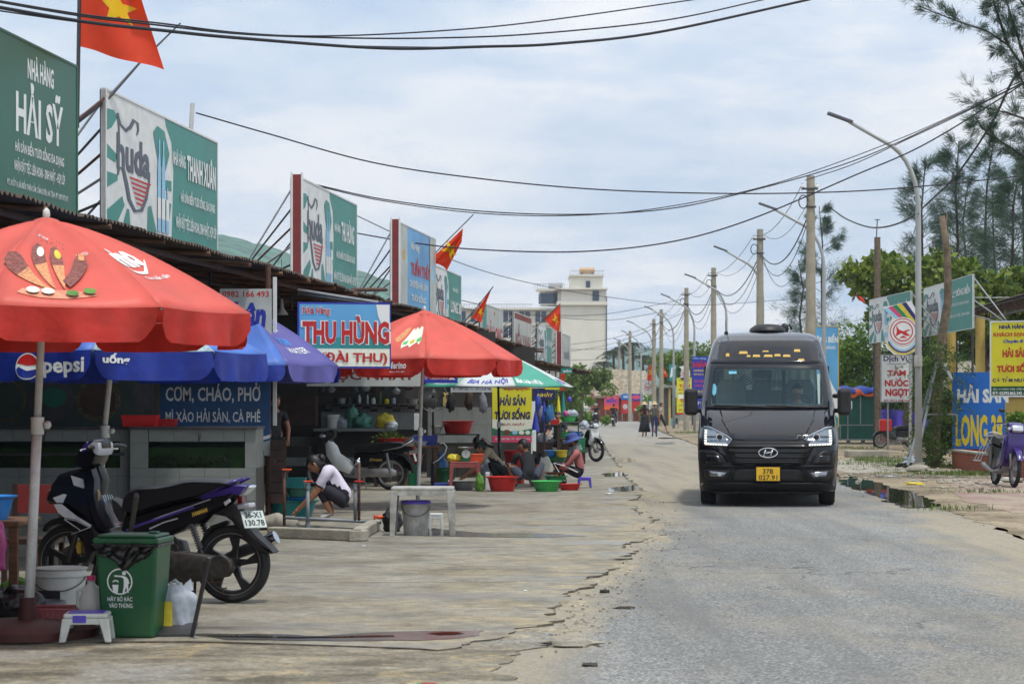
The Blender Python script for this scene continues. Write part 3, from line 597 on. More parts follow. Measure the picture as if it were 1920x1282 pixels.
def bush(name, label, loc, r, nclump, nleaf, lsize, lm, seed, group=None, cat='bush', aspect=.55):
    rs = np.random.RandomState(seed); t = thing(name, label, cat, loc, group=group); r = np.array(r)
    d = rs.normal(size=(nclump,3)); d /= np.linalg.norm(d, axis=1)[:,None]; cen = d*r*(rs.uniform(.1, 1, nclump)[:,None]**.5)+np.array([0,0,r[2]*.95]); cen[:,2] = np.abs(cen[:,2])
    b = B()
    for k in range(min(9, nclump)): b.tube([(0,0,0), Vector(cen[k])*.5+Vector((0,0,.1)), Vector(cen[k])], [.04*r.mean(), .03*r.mean(), .01], 5)
    b.build('stem', 'dbark', t); leaves('foliage', clump_pts(rs, cen, rs.uniform(.2,.42,nclump)*r.mean(), nleaf), lsize, LM[lm], t, seed, aspect=aspect)
    return t
def casuarina(label, base, H, seed, nb=34, spread=1.6, n=9000, group=None, lean=(0,0), start=.3, tr=.13, ls=.32, trunkonly=None):
    rs = np.random.RandomState(seed); t = thing('casuarina_tree', label, 'tree', base, group=group); b = B()
    tp = [Vector((lean[0]*k*k/36+rs.normal()*.06*k/3, lean[1]*k*k/36, H*k/6)) for k in range(7)]; b.tube(tp, [tr*(1-.8*k/6) for k in range(7)], 7)
    P = []; ax = []
    for k in range(nb):
        f = start+(1-start)*(k+.5)/nb*.98; i = min(5, int(f*6)); s0 = tp[i].lerp(tp[i+1], f*6-i); a = rs.uniform(0, 2*math.pi); L_ = spread*(1.15-f)*rs.uniform(.6, 1.25)
        d = Vector((math.cos(a), math.sin(a), rs.uniform(.35, .95))); e1 = s0+d*L_*.5; e2 = s0+d*L_+Vector((0,0,-.08*L_)); b.tube([s0, e1, e2], [.022, .014, .006], 4)
        m_ = int(n/nb); q = rs.beta(2.2, 1.3, m_)[:,None]; A = np.array(s0); E_ = np.array(e2); pp = A+(E_-A)*q+rs.normal(size=(m_,3))*(.10+.12*q)*L_*.55
        # tufts
        tuft = np.array([A+(E_-A)*x+rs.normal(size=3)*.16*L_ for x in rs.uniform(.35, 1.05, 9)]); kk = rs.randint(0, 9, m_); pp = tuft[kk]+rs.normal(size=(m_,3))*.075*L_
        P.append(pp); dd = np.array(d/d.length); ax.append(np.tile(dd, (m_,1)))
    b.build('trunk', 'dbark', t, smooth=True)
    leaves('crown', np.concatenate(P), ls, LM['cas'], t, seed, droop=.25, aspect=.045, axis=np.concatenate(ax))
    return t
def grass(name, label, px, py, r, n, h, seed, z=ZR):
    rs = np.random.RandomState(seed); p = GP(px, py, z)
    P = np.zeros((n,3)); P[:,:2] = rs.normal(size=(n,2))*np.array(r)*.5
    t = leaves(name, P, h, LM['grass'], None, seed, aspect=.12, kind='stuff', axis=np.array([0,0,1.4])); t.location = p; t['label'] = label; t['category'] = 'grass'
# right side trees (behind the signs)
for i, (px, Y, top, lean, lab) in enumerate(((1745,92,300,(-.5,0),'slim casuarina with feathery crown left of the others, behind the lamp pole'),(1790,88,262,(.2,0),'tall casuarina rising just right of the cut trunk'),(1840,96,250,(.4,0),'casuarina with dense feathery top behind the truss canopy, second from frame edge'),(1885,84,300,(.5,0),'leaning casuarina behind the yellow sign'),(1925,90,230,(0,0),'casuarina half cut by the right frame edge'),(1815,110,330,(0,0),'lower casuarina filling the gap far behind the almond tree'),(1868,108,352,(-.2,0),'short far casuarina between the taller feathery ones'))):
    H = (761-top)*Y/F+EYE; casuarina(lab, WP(px, 761, Y).xy.to_3d()+Vector((0,0,-.06)), H, 40+i, nb=40, spread=2.5, n=7000, group='casuarinas behind the right signs', lean=lean, start=.42, ls=.42)
casuarina('dark narrow pine like tree right behind the tall concrete utility pole', (WP(1540,761,125).x, 125, -.06), 13.2, 61, nb=26, spread=2.9, n=12000, start=.22, ls=.4)
casuarina('thin dark casuarina left of the tall concrete utility pole', (WP(1503,761,118).x, 118, -.06), 9.6, 62, nb=22, spread=1.8, n=7000, start=.2, ls=.34)
# big branch coming in from the right, its trunk outside the frame
def near_branch():
    t = thing('overhanging_casuarina', 'feathery casuarina boughs reaching in at the upper right corner', 'tree', (11.8,42,-.06)); o = Vector(t.location)
    b = B(); Y = 42; tr = [Vector((11.8,42,-.06)), Vector((11.7,42,3)), WP(2040,330,Y), WP(1990,100,Y), WP(1960,-150,Y)]; b.tube([p-o for p in tr], [.2,.17,.13,.1,.06], 8)
    bs_ = [[(1985,220),(1925,135),(1890,85),(1850,58),(1800,42),(1722,12)],[(1930,135),(1905,60),(1880,-20)],[(1890,85),(1868,20),(1850,-40)],[(2010,300),(1940,230),(1890,212),(1838,200)],[(1985,250),(1930,180),(1900,120)],[(1960,60),(1920,10),(1890,-30)],[(2030,380),(1960,330),(1900,280),(1850,250),(1825,215)],[(2030,340),(1950,290),(1905,300)]]
    P = []; A = []; rs = np.random.RandomState(5)
    for k, bb in enumerate(bs_):
        q = [WP(x, y, Y+rs.uniform(-.7,.7)*i/len(bb)) for i, (x, y) in enumerate(bb)]; b.tube([p-o for p in q], [.028*(1-.8*i/(len(q)-1))+.005 for i in range(len(q))], 5)
        for i in range(len(q)-1):
            if i == 0 and k in (0, 3, 6): continue
            for m_ in range(8 if k < 3 else 10):
                s0 = q[i].lerp(q[i+1], rs.uniform(0, 1)); d = (q[i+1]-q[i]).normalized()+Vector(rs.normal(size=3))*.8; e = s0+d*rs.uniform(.12,.38)
                b.tube([s0-o, e-o], [.005,.002], 3)
                for _ in range(3):
                    c = s0.lerp(e, rs.uniform(.3, 1.1)); n = 26; pp = np.array(c-o)+rs.normal(size=(n,3))*.03; P.append(pp); dd = np.array((d.normalized()+Vector((0,0,.1)))); A.append(np.tile(dd, (n,1)))
    b.build('trunk', 'dbark', t, smooth=True); leaves('crown', np.concatenate(P), .19, LM['cas'], t, 5, droop=.1, aspect=.05, axis=np.concatenate(A))
near_branch()
# almond trees with big leaves
tree('almond_tree', 'broad almond tree with big glossy leaves behind the two teal signs', (WP(1700,761,82).x,82,-.06), [(0,0,0),(.1,0,2.5),(.3,0,4)], (-.1,0,5.9), (2.3,1.8,1.7), 34, 6500, .30, 'almond', 70, tr=.2, spread=.3, aspect=.62)
tree('almond_tree', 'wide almond tree spreading over the truss canopy at the right', (WP(1850,761,80).x,80,-.06), [(0,0,0),(-.1,0,2.6),(0,0,4)], (0,0,5.2), (3.2,2,1.5), 54, 11000, .32, 'almond', 71, tr=.22, spread=.3, aspect=.62)
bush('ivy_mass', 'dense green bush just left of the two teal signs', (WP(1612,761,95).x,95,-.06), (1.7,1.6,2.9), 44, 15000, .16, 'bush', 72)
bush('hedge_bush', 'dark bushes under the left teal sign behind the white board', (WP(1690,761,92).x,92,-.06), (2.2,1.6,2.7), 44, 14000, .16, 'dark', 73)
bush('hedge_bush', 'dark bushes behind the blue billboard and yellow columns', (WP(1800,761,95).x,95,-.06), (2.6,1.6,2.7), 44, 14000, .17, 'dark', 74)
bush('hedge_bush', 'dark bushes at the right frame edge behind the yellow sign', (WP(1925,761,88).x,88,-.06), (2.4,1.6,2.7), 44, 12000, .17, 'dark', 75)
bush('ground_bush', 'low leafy bush right of the blue billboard behind the scooter', (WP(1905,761,52).x,52,-.06), (.7,.5,.75), 16, 2600, .1, 'bush', 79)
# cut trunk with climbing plant and props
tt = thing('cut_trunk', 'tall bare cut tree trunk held by bamboo props beside the lamp pole', 'tree', (WP(1772,761,51).x,51,-.03)); o_ = Vector(tt.location)
b = B(); b.tube([WP(x,y,51)-o_ for x, y in ((1752,885),(1757,760),(1762,660),(1778,560),(1776,470),(1766,405))], [.13,.12,.115,.1,.085,.075], 9); b.tube([WP(1772,440,51)-o_, WP(1776,400,51)-o_], [.04,.01], 6); b.build('trunk', 'bark', tt, smooth=True)
for k, (x0,y0,x1,y1) in enumerate(((1756,680,1715,879),(1750,700,1702,872),(1768,680,1785,712))):
    b = B(); b.cyl(WP(x0,y0,50.5)-o_, WP(x1,y1,49.6)-o_, .035, n=7); b.build('prop_pole', 'pvc', tt)
b = B(); b.cyl(WP(1735,777,50.5)-o_, WP(1800,777,51)-o_, .02, n=6); b.build('prop_bar', 'steel', tt)
def vines():
    rs = np.random.RandomState(9); t = thing('climbing_plant', 'bright feathery climbing plant hanging over the cut trunk', 'plant', (WP(1750,761,50.5).x,50.5,-.03)); o = Vector(t.location); P = []; b = B()
    for k in range(120):
        x = rs.uniform(1738, 1788) if k%2 else rs.normal(1752, 22); y = 640+rs.uniform(0, 1)**1.0*240
        q = [WP(x, y, 50.5+rs.uniform(-.5,.3))]; a = rs.choice((-1, 1)); L_ = rs.uniform(.25,.75)
        for i in range(1, 6): q.append(q[-1]+Vector((a*L_/5, rs.normal()*.02, .06-.045*i)))
        b.tube([p-o for p in q], .004, 3)
        for i in range(5):
            for _ in range(9): c = q[i].lerp(q[i+1], rs.rand()); P.append(np.array(c-o)+rs.normal(size=3)*.045)
    b.build('stem', 'dbark', t); leaves('foliage', np.array(P), .075, LM['vine'], t, 9, droop=.2, aspect=.35)
vines()
bush('creeper_mound', 'dark creeper mound at the foot of the cut trunk', (WP(1757,761,51.5).x,51.5,-.03), (.45,.5,1.1), 22, 6500, .085, 'dark', 76)
bush('creeper_mound', 'lighter leafy growth high on the cut trunk by the emblem', (WP(1750,761,51.2).x,51.2,1.7), (.35,.4,.55), 12, 1200, .1, 'vine', 77)
# far vegetation near the street end
tree('roadside_tree', 'bushy roadside tree over the kiosk with two flags', (WP(1300,761,165).x,165,-.06), [(0,0,0),(0,0,2.5),(-.2,0,3.6)], (-.4,0,4.6), (2.9,2.5,1.6), 34, 6000, .34, 'lite', 80, spread=.28)
tree('roadside_tree', 'small green tree behind the tall blue sign', (WP(1375,761,150).x,150,-.06), [(0,0,0),(0,0,3),(0,0,3.6)], (0,0,4.6), (1.9,1.6,.9), 18, 2500, .34, 'lite', 81)
tree('roadside_tree', 'leafy tree before the hotel at the end of the stalls', (WP(1090,761,150).x,150,-.06), [(0,0,0),(0,0,2.2),(0,0,3.0)], (.2,0,3.2), (2.2,2.2,1.2), 26, 4600, .3, 'lite', 82)
tree('roadside_tree', 'green tree beside the end stall under the hotel', (WP(1058,761,135).x,135,-.06), [(0,0,0),(0,0,2),(0,0,2.6)], (0,0,2.5), (1.2,1.4,1.3), 16, 2600, .26, 'lite', 83)
bush('hedge_bush', 'green hedge behind the stall row end by the thatched house', (WP(1095,761,158).x,158,-.06), (2.2,1,1.3), 20, 4000, .24, 'bush', 84)
bush('hedge_bush', 'green shrubs behind the pedestrians by the far posters', (WP(1245,761,175).x,175,-.06), (2.2,1,1.6), 20, 4000, .26, 'bush', 85)
for i, (px, Y, h) in enumerate(((1150,240,7.6),(1168,236,7.9),(1186,232,8.3),(1205,244,7.2),(1222,240,6.8),(1240,250,6.2),(1132,250,6.6))):
    rs = np.random.RandomState(90+i); t = thing('palm_tree', ['dark palm leftmost but one in the far palm row','dark palm nearest the two close concrete poles','tallest dark palm of the far row','palm with drooping fronds right of the tallest','slim palm behind the far lamp','short palm at the right end of the far row','short palm at the left end beside the hotel'][i], 'tree', (WP(px,761,Y).x,Y,-.06), group='palms at the street end')
    b = B(); b.tube([(0,0,0),(.1,0,h*.5),(0,0,h)], [.2,.16,.13], 7); b.build('trunk', 'dbark', t); P = []; A = []
    for k in range(15):
        a = rs.uniform(0, 6.28); L_ = rs.uniform(1.4, 2.2)
        for s in np.linspace(.1, 1, 12):
            q = np.array([math.cos(a)*L_*s, math.sin(a)*L_*s, h+.9*s-1.5*s*s])
            for sd_ in (-1, 1): P.append(q); A.append([-math.sin(a)*sd_, math.cos(a)*sd_, -.6])
    leaves('crown', np.array(P), .6, LM['palm'], t, 90+i, aspect=.16, axis=np.array(A)*2)
for i, (x, y, r, n, lab) in enumerate(((1680,868,(1.2,.9),700,'patch of short grass by the tree props'),(1730,876,(1.0,.8),900,'grass growing round the creeper foot'),(1808,892,(.8,.5),600,'small green tuft left of the purple scooter'),(1616,864,(.25,.2),160,'single tuft of grass behind the puddle'),(1300,812,(1.4,1.5),600,'dry grass round the foot of the yellow board'),(1655,862,(.7,.6),200,'thin grass beside the concrete block'),(1600,842,(1.5,.9),350,'thin grass before the green booth'))):
    grass('grass', lab, x, y, r, n, .12, 300+i)
# ================================================================== POLES, LAMPS, CABLES
LAMPS = [(1722,1555,215),(1545,1425,383),(1430,1340,463),(1362,1285,515),(1302,1240,552),(1263,1209,575),(1224,1176,602),(1202,1165,620),(1182,1150,634)]
LLAB = ['nearest curved street lamp, beside the cut trunk','second curved street lamp, behind the van roof','curved street lamp with pole close right of a concrete pole, third along','fourth curved street lamp, above the tall blue sign','fifth curved street lamp, above the yellow board','sixth curved street lamp, above the kiosk flags','seventh curved street lamp, right of the walkers','eighth curved street lamp, beyond the walkers','last small curved street lamp before the hotel']
def lamp(i, px, tx, ty):
    h = 761-ty; Y = 6.55*F/h; x = (px-960)*Y/F; t = thing('street_lamp', LLAB[i], 'street lamp', (x, Y, ZR), group='curved street lamps along the right verge')
    d = (tx-px)*Y/F; b = B(); pts = [(0,0,0),(0,0,3),(0,0,5.9)]+[(d*.50*(1-math.cos(a)), 0, 5.9+1.55*math.sin(a)) for a in np.linspace(.2, 1.15, 6)]+[(d*.78, 0, 7.86)]
    b.tube(pts, [.085,.075,.06]+[.052]*6+[.04], 9); b.build('pole', 'lampgrey', t, smooth=True)
    b = B(); b.obox((d*.88,0,7.95), (abs(d)*.30,.16,.07), (0, math.atan2(.22,abs(d)*.3) , 0)); b.build('lamp_head', 'lamphead', t, bevel=.02)
    if i == 0:
        b = B(); b.cyl((0,0,.02),(0,0,.2),.14,n=10); b.build('base_flange', 'conc', t); b = B(); b.box(-.12,.06,-.16,-.08,2.35,2.6); b.build('junction_box', 'pl_dirty', t, bevel=.01)
for i, q in enumerate(LAMPS): lamp(i, *q)
UP = [(1520,330,7.05),(1425,430,7.05),(1338,502,7.05),(1287,540,7.05),(1240,580,7.05),(1226,598,6.5),(1181,620,7.05),(1161,637,7.05)]
ULAB = ['tallest concrete utility pole, right behind the van','concrete utility pole with a cable coil, left of the tallest','third concrete utility pole, above the black van left edge','concrete utility pole over the tall blue sign','concrete utility pole over the kiosk','short concrete pole beside the kiosk flags','slender concrete pole behind the walkers','furthest concrete pole near the hotel']
UPOS = []
def upole(i, px, ty, h):
    Y = h*F/(761-ty); x = (px-960)*Y/F; top = h+EYE; UPOS.append(Vector((x, Y, top)))
    t = thing('utility_pole', ULAB[i], 'utility pole', (x, Y, -.06), group='concrete utility poles along the right verge')
    b = B(); b.cyl((0,0,0), (0,0,top+.06), .19, .125, n=12); b.build('post', 'conc_pole', t, smooth=40)
    b = B(); b.obox((-.05,-.14,top-.35), (.5,.06,.06)); b.build('cross_bracket', 'dsteel', t); b = B(); b.obox((0,-.13,top-.9), (.3,.05,.05)); b.build('cross_bracket', 'dsteel', t)
    b = B(); b.ball((-.27,-.14,top-.28), .06, 8, 6); b.build('insulator', 'bulb_w', t); b = B(); b.ball((.17,-.14,top-.28), .06, 8, 6); b.build('insulator', 'bulb_w', t)
    if i < 4:
        b = B(); b.tube([Vector((-.25+.14*math.cos(a), -.2, top-.75+.2*math.sin(a))) for a in np.linspace(0, 6.0, 18)], .018, 5); b.build('wire_coil', 'cable', t)
for i, q in enumerate(UP): upole(i, *q)
t = thing('concrete_post', 'dark stub of a round concrete post rising from the almond tree', 'post', (WP(1645,761,80).x,80,-.06)); o_ = Vector(t.location)
b = B(); b.cyl((0,0,0), WP(1645,445,80)-o_, .14, .12, n=10); b.build('shaft', 'bark', t); b = B(); b.cyl(WP(1643,450,80)-o_, WP(1645,412,80)-o_, .02, n=6); b.obox(WP(1645,412,80)-o_, (.2,.03,.03)); b.build('wire_hook', 'dsteel', t)
def spline(pts, k=8):
    P = [Vector(p) for p in pts]; P = [P[0]*2-P[1]]+P+[P[-1]*2-P[-2]]; out = []
    for i in range(1, len(P)-2):
        for j in range(k):
            t = j/k; a, b_, c, d = P[i-1], P[i], P[i+1], P[i+2]
            out.append(.5*((2*b_)+(c-a)*t+(2*a-5*b_+4*c-d)*t*t+(3*b_-a-3*c+d)*t**3))
    out.append(P[-2]); return out
def cable(label, pts, r=.012, group='overhead cables', m='cable'):
    q = spline([WP(x, y, Y) for x, y, Y in pts]); o = q[0].copy(); b = B(); b.tube([p-o for p in q], r, 6)
    return tag(b.build('overhead_cable', m, loc=o, smooth=True), label, 'cable', group)
cable('thick dark cable crossing the top of the picture over the flag, lowest of the bundle', [(-60,4,17),(150,40,18),(300,57,19),(450,72,20),(720,91,22),(900,88,23),(1050,82,24),(1250,58,26),(1560,-10,28)], .016)
cable('dark cable beside the thick one, middle of the top bundle', [(-60,-6,17),(150,30,18),(300,48,19),(450,64,20),(620,71,21.4),(800,72,22.6),(1000,64,24),(1250,38,26),(1440,-2,28)], .009)
cable('dark cable leaving the top bundle first and rising to the upper frame edge', [(-60,-8,17),(150,27,18),(300,44,19),(450,62,20),(600,68,21.2),(800,60,22.4),(1000,42,24),(1300,0,26),(1340,-6,26.4)], .008)
cable('thin lower twin strand of the top bundle at the left', [(-60,12,17.2),(150,42,18.2),(300,58,19.2),(450,70,20.2),(650,86,22),(900,90,23.5)], .007)
cable('cable tied to the grey post behind the second sign and sagging across the street', [(368,212,29),(500,250,30),(700,305,31),(900,335,32),(1100,354,33),(1300,362,34),(1500,362,35),(1700,352,36),(1990,322,37)], .011)
cable('upper cable running from the third sign to the upper right boughs', [(590,346,38),(720,374,38.5),(900,396,39),(1080,402,39.5),(1250,392,40),(1400,360,40.5),(1600,302,41),(1780,222,41.5),(1990,120,42)], .011)
cable('second cable just below, from the third sign to the right boughs', [(590,348,38),(720,377,38.5),(900,400,39),(1080,404,39.5),(1250,388,40),(1450,345,40.5),(1650,275,41),(1800,210,41.5),(1990,112,42)], .009)
cable('cable from the fourth sign sagging under the two others to the right boughs', [(650,434,46),(780,456,45),(900,468,44.5),(1080,472,44),(1250,455,43.5),(1400,414,43),(1600,330,42.5),(1750,262,42.3),(1990,112,42)], .014)
cable('thin cable from the fourth sign descending to the far poles', [(655,398,50),(860,492,60),(1000,532,72),(1140,557,84),(1300,572,96),(1500,560,108)], .012)
cable('thick twisted cable sagging from the upper right down to the pine', [(1940,120,44),(1900,150,46),(1860,230,50),(1800,320,56),(1760,362,60),(1700,412,66),(1640,427,72),(1590,412,78),(1560,392,84)], .028)
cable('thin service wire from the post stub to the pine', [(1645,478,80),(1600,500,85),(1560,520,90),(1480,548,100)], .014)
cable('pale thin wire over the truss canopy at the right frame edge', [(1770,556,66),(1850,558,66),(1990,556,66)], .012, m='steel')
cable('thin wire from the nearest lamp pole to the cut trunk', [(1722,400,47.6),(1712,440,55),(1690,480,70)], .01)
for k in range(len(UPOS)-1):
    a, c = UPOS[k], UPOS[k+1]
    if k in (4, 5): continue
    for j, (dx, dz, sag, rr) in enumerate(((-.27,-.25,.5,.012),(.17,-.25,.7,.010),(0,-.95,1.0,.022),(0,-1.05,1.35,.014),(.1,-1.1,1.7,.011))):
        p = [a+Vector((dx,-.1,dz)), c+Vector((dx,-.1,dz))]; q = [p[0].lerp(p[1], s/14)-Vector((0,0,sag*4*(s/14)*(1-s/14))) for s in range(15)]; o = q[0].copy()
        b = B(); b.tube([x-o for x in q], rr, 5); pos = ['upper left','upper right','thick bundled','lower slack','lowest slack'][j]; nm = ['tallest pole and the coil pole','coil pole and the third pole','third pole and the fourth pole','fourth and fifth poles','','','two furthest poles'][k]
        tag(b.build('overhead_cable', 'cable', loc=o), f'{pos} cable strung between the {nm}', 'cable', 'cables between the utility poles')
a, c = UPOS[4], UPOS[6]
for j, (dx, dz, sag, rr) in enumerate(((-.27,-.25,.8,.012),(0,-.95,1.6,.02))):
    q = [(a+Vector((dx,-.1,dz))).lerp(c+Vector((dx,-.1,dz)), s/14)-Vector((0,0,sag*4*(s/14)*(1-s/14))) for s in range(15)]; o = q[0].copy(); b = B(); b.tube([x-o for x in q], rr, 5)
    tag(b.build('overhead_cable', 'cable', loc=o), f'{["upper","thick lower"][j]} cable between the kiosk pole and the slender far pole', 'cable', 'cables between the utility poles')
cable('cable from the tallest pole leaving toward the right boughs, upper', [(1510,338,65),(1600,308,60),(1700,262,54),(1800,215,48),(1990,120,42)], .013)
cable('long cable fanning left from the kiosk pole across the hotel front, upper', [(1240,585,156),(1140,600,170),(1000,590,130),(850,560,90)], .02)
cable('long cable fanning left from the kiosk pole across the hotel front, lower', [(1287,560,127),(1140,588,110),(1000,590,85),(860,578,60)], .014)
for j, (y0, y1) in enumerate(((648,612),(655,640),(662,618),(676,655))):
    cable(['highest','second','third','lowest'][j]+' thin wire spreading over the hotel side from the far poles', [(1290-20*j,y1-30,130),(1220,y1,150),(1140,(y0+y1)/2+6,150),(1050,y0,120)], .014)
# ================================================================== HOTEL and far buildings
def hotel():
    Y = 450; s = F/Y; t = thing('hotel', 'tall cream white hotel with blank side wall and roof tanks', 'hotel', (WP(1090,761,Y).x, Y, -.06)); o = Vector(t.location)
    def bx(name, m, x0, x1, y0, y1, d0, d1, **k):
        p = WP(x0, y1, Y)-o; q = WP(x1, y0, Y)-o; b = B(); b.box(p.x, q.x, d0, d1, p.z, q.z); return b.build(name, m, t, **k)
    bx('wall', 'hotel', 1052, 1137, 543, 765, 0, 26); bx('wall', 'hotel', 1046, 1137, 542, 765, 1.0, 27, )
    bx('wall', 'hotel', 845, 1054, 578, 765, 5, 24, label='lower wing wall with window bays'); bx('cornice', 'hotel', 1044, 1139, 565, 572, -.7, 25); bx('cornice', 'hotel', 842, 1056, 575, 579, 4, 24.5); bx('cornice', 'hotel', 1040, 1139, 540, 543, -1.0, 25)
    bx('penthouse', 'hotel', 1070, 1131, 516, 543, 2, 14); bx('cornice', 'hotel', 1068, 1133, 514, 517, 1.4, 14.5); bx('window', 'hotel_gl', 1099, 1107, 526, 539, 1.8, 2.0); bx('window', 'hotel_gl', 1111, 1123, 545, 564, -.15, .1)
    p = WP(1008, 571, Y)-o; b = B(); q = WP(1052, 544, Y)-o; b.cyl(((p.x+q.x)/2+.5, 6, p.z), ((p.x+q.x)/2+.5, 6, q.z), (q.x-p.x)/2, n=20); b.build('round_bay', 'hotel', t, smooth=40)
    b = B(); b.cyl(((p.x+q.x)/2+.5, 6, q.z), ((p.x+q.x)/2+.5, 6, q.z+.5), (q.x-p.x)/2+.9, n=20); b.build('bay_roof', 'hotel', t, smooth=40)
    for k in range(5):
        a = R(200+k*32); b = B(); rr = (q.x-p.x)/2+.05; cx = (p.x+q.x)/2+.5; b.obox((cx+rr*math.cos(a), 6+rr*math.sin(a), (p.z+q.z)/2), (1.6,.12,2.2), (0,0,a+math.pi/2)); b.build('bay_window', 'hotel_gl', t)
    for (x0, y0, w, r) in ((1030,533,26,5),(1088,505,28,5.5)):
        p = WP(x0, y0, Y)-o; q = WP(x0+w, y0, Y)-o; b = B(); b.cyl((p.x,5,p.z),(q.x,5,p.z), r/s*1.1, n=14); b.build('water_tank', 'tank_st' if x0 < 1050 else 'tank_or', t, smooth=40)
        b = B()
        for dx in (.15,.85): b.box(p.x+(q.x-p.x)*dx-.1, p.x+(q.x-p.x)*dx+.1, 4, 6, p.z-1.6, p.z-.4)
        b.build('tank_stand', 'dsteel', t)
    b = B()
    for (xa, xb, y0, y1) in ((1003,1060,532,541),(1070,1134,507,515),(850,1000,570,577)):
        for x in np.arange(xa, xb, 5): p = WP(x, y1, Y)-o; q = WP(x, y0, Y)-o; b.box(p.x-.04, p.x+.04, .6, .7, p.z, q.z)
        p = WP(xa, y0, Y)-o; q = WP(xb, y0, Y)-o; b.box(p.x, q.x, .6, .7, p.z-.05, p.z+.05)
    b.build('roof_railing', 'steel', t)
    for r_ in range(5):
        for c in range(7):
            x0 = 852+c*30.5; y0 = 582+r_*29.5
            if x0+20 < 1050: bx('window', 'hotel_gl', x0, x0+20, y0, y0+20, 4.75, 5.1); bx('window_bar', 'hotel', x0+9.4, x0+10.6, y0, y0+20, 4.6, 4.74)
    for y0 in (600,630,659,688): bx('floor_band', 'hotel', 845, 1052, y0+5, y0+8, 4.4, 5)
    bx('drain_pipe', 'dsteel', 1136.6, 1138.2, 556, 765, -.3, 0)
hotel()
def thatched():
    Y = 205; t = thing('thatched_house', 'low house with broad grey thatched roof at the street end', 'house', (WP(1165,761,Y).x, Y, -.06)); o = Vector(t.location)
    b = B(); p = WP(1118,790,Y)-o; q = WP(1215,735,Y)-o; b.box(p.x, q.x, 0, 6, 0, q.z); b.build('wall', 'brick', t)
    A = [WP(1095,742,Y)-o+Vector((0,-.8,0)), WP(1222,742,Y)-o+Vector((0,-.8,0)), WP(1215,694,Y)-o+Vector((0,3.5,0)), WP(1140,690,Y)-o+Vector((0,3.5,0))]
    b = B(); b.grid(lambda u, v: A[0].lerp(A[1], u).lerp(A[3].lerp(A[2], u), v)+Vector((0,0,.25*math.sin(v*3.14)+.12*noise.noise(Vector((u*22, v*7, 1))))), 30, 10)
    b.prism([A[0]+Vector((0,0,-.2)), A[1]+Vector((0,0,-.2)), A[1], A[0]], (0,.4,0)); A2 = [A[0], A[3], A[0]+Vector((0,9,0))]; b.add(A2, [(0,1,2)]); b.build('roof', 'thatch', t, smooth=60)
thatched()
b = B(); w = B()
t = thing('rubble_wall', 'long low stone wall beyond the walkers by the far posters', 'wall', (WP(1250,761,215).x, 215, -.06)); b.box(-1.5, 7, 0, 1, 0, 2.3); b.build('masonry', 'kiosk', t)
# ================================================================== HAZE
hz = bpy.data.materials.new('haze'); hz.use_nodes = True; _n = hz.node_tree; _n.nodes.clear(); _o = _n.nodes.new('ShaderNodeOutputMaterial'); _v = _n.nodes.new('ShaderNodeVolumePrincipled')
_v.inputs['Color'].default_value = (.80,.88,1,1); _v.inputs['Density'].default_value = .00026; _n.links.new(_v.outputs[0], _o.inputs['Volume'])
b = B(); b.box(-1500,1500,-40,2700,-1.1,330); o = b.build('haze', hz); o['kind'] = 'stuff'; o['label'] = 'thin humid haze over the street'; o['category'] = 'haze'

for i, (x, y, r, n, lab) in enumerate(((1760,890,(1.2,.6),500,'weeds along the foot of the blue billboard'),(1600,872,(1.5,.8),300,'sparse weeds on the dirt beyond the puddle'),(1890,880,(1.0,.5),500,'weeds growing on the soil by the brick wall'),(1780,958,(.5,.3),120,'few weeds at the asphalt edge near the puddle'),(1850,925,(.9,.3),160,'thin weeds between the worn pavers'),(1345,835,(.8,2.5),300,'weeds on the verge behind the minibus'))):
    grass('weeds', lab, x, y, r, n, .10, 340+i)
b = B(); rr_ = random.Random(5)
for i in range(420):
    x, y = rr_.choice(((1720,880),(1850,880),(1640,880),(1700,868),(1820,900))); p = GP(x+rr_.gauss(0,45), max(y+rr_.gauss(0,12), 850), ZR); s_ = rr_.uniform(.015,.07); b.ball(p+Vector((0,0,s_*.3)), (s_, s_*.8, s_*.6), 6, 4, noise_amp=.5, seed=i)
o = b.build('rubble', 'conc'); o['kind'] = 'stuff'; o['label'] = 'small rubble strewn over the right verge'; o['category'] = 'rubble'

sm = mat('drift_sand', (.31,.265,.185), .95, var=.4, vs=16, dirt=.7, darks=(.17,.165,.15), bump=.6, bs=35)
for k, (x, y, rx, ry, h) in enumerate(((1215,1006,.32,1.0,.022),(1150,1062,.26,.45,.023),(1070,1130,.20,.25,.022),(1195,985,.26,1.2,.023),(1180,945,.26,1.5,.023),(1010,1182,.25,.16,.016),(1150,880,.4,3,.025),(1205,925,.26,1.6,.022),(1100,1092,.2,.25,.022),(960,1195,.2,.12,.02))):
    p = GP(x, y, ZR); b = B(); pts = []
    for j in range(9):
        for i in range(40): a = 2*math.pi*i/40; q = j/8; w = 1+.5*noise.noise(Vector((math.cos(a)*1.6, math.sin(a)*1.6, k*3)))+.25*noise.noise(Vector((math.cos(a)*5, math.sin(a)*5, k))); pts.append((rx*q*w*math.cos(a), ry*q*w*math.sin(a), h*(1-q*q)+.006*noise.noise(Vector((i,j,k)))*(1-q)-.001))
    b.add(pts, [(j*40+i, j*40+(i+1)%40, (j+1)*40+(i+1)%40, (j+1)*40+i) for j in range(8) for i in range(40)]); o = b.build('sand_drift', sm, loc=(p.x, p.y, ZR), smooth=True); o['kind'] = 'structure'
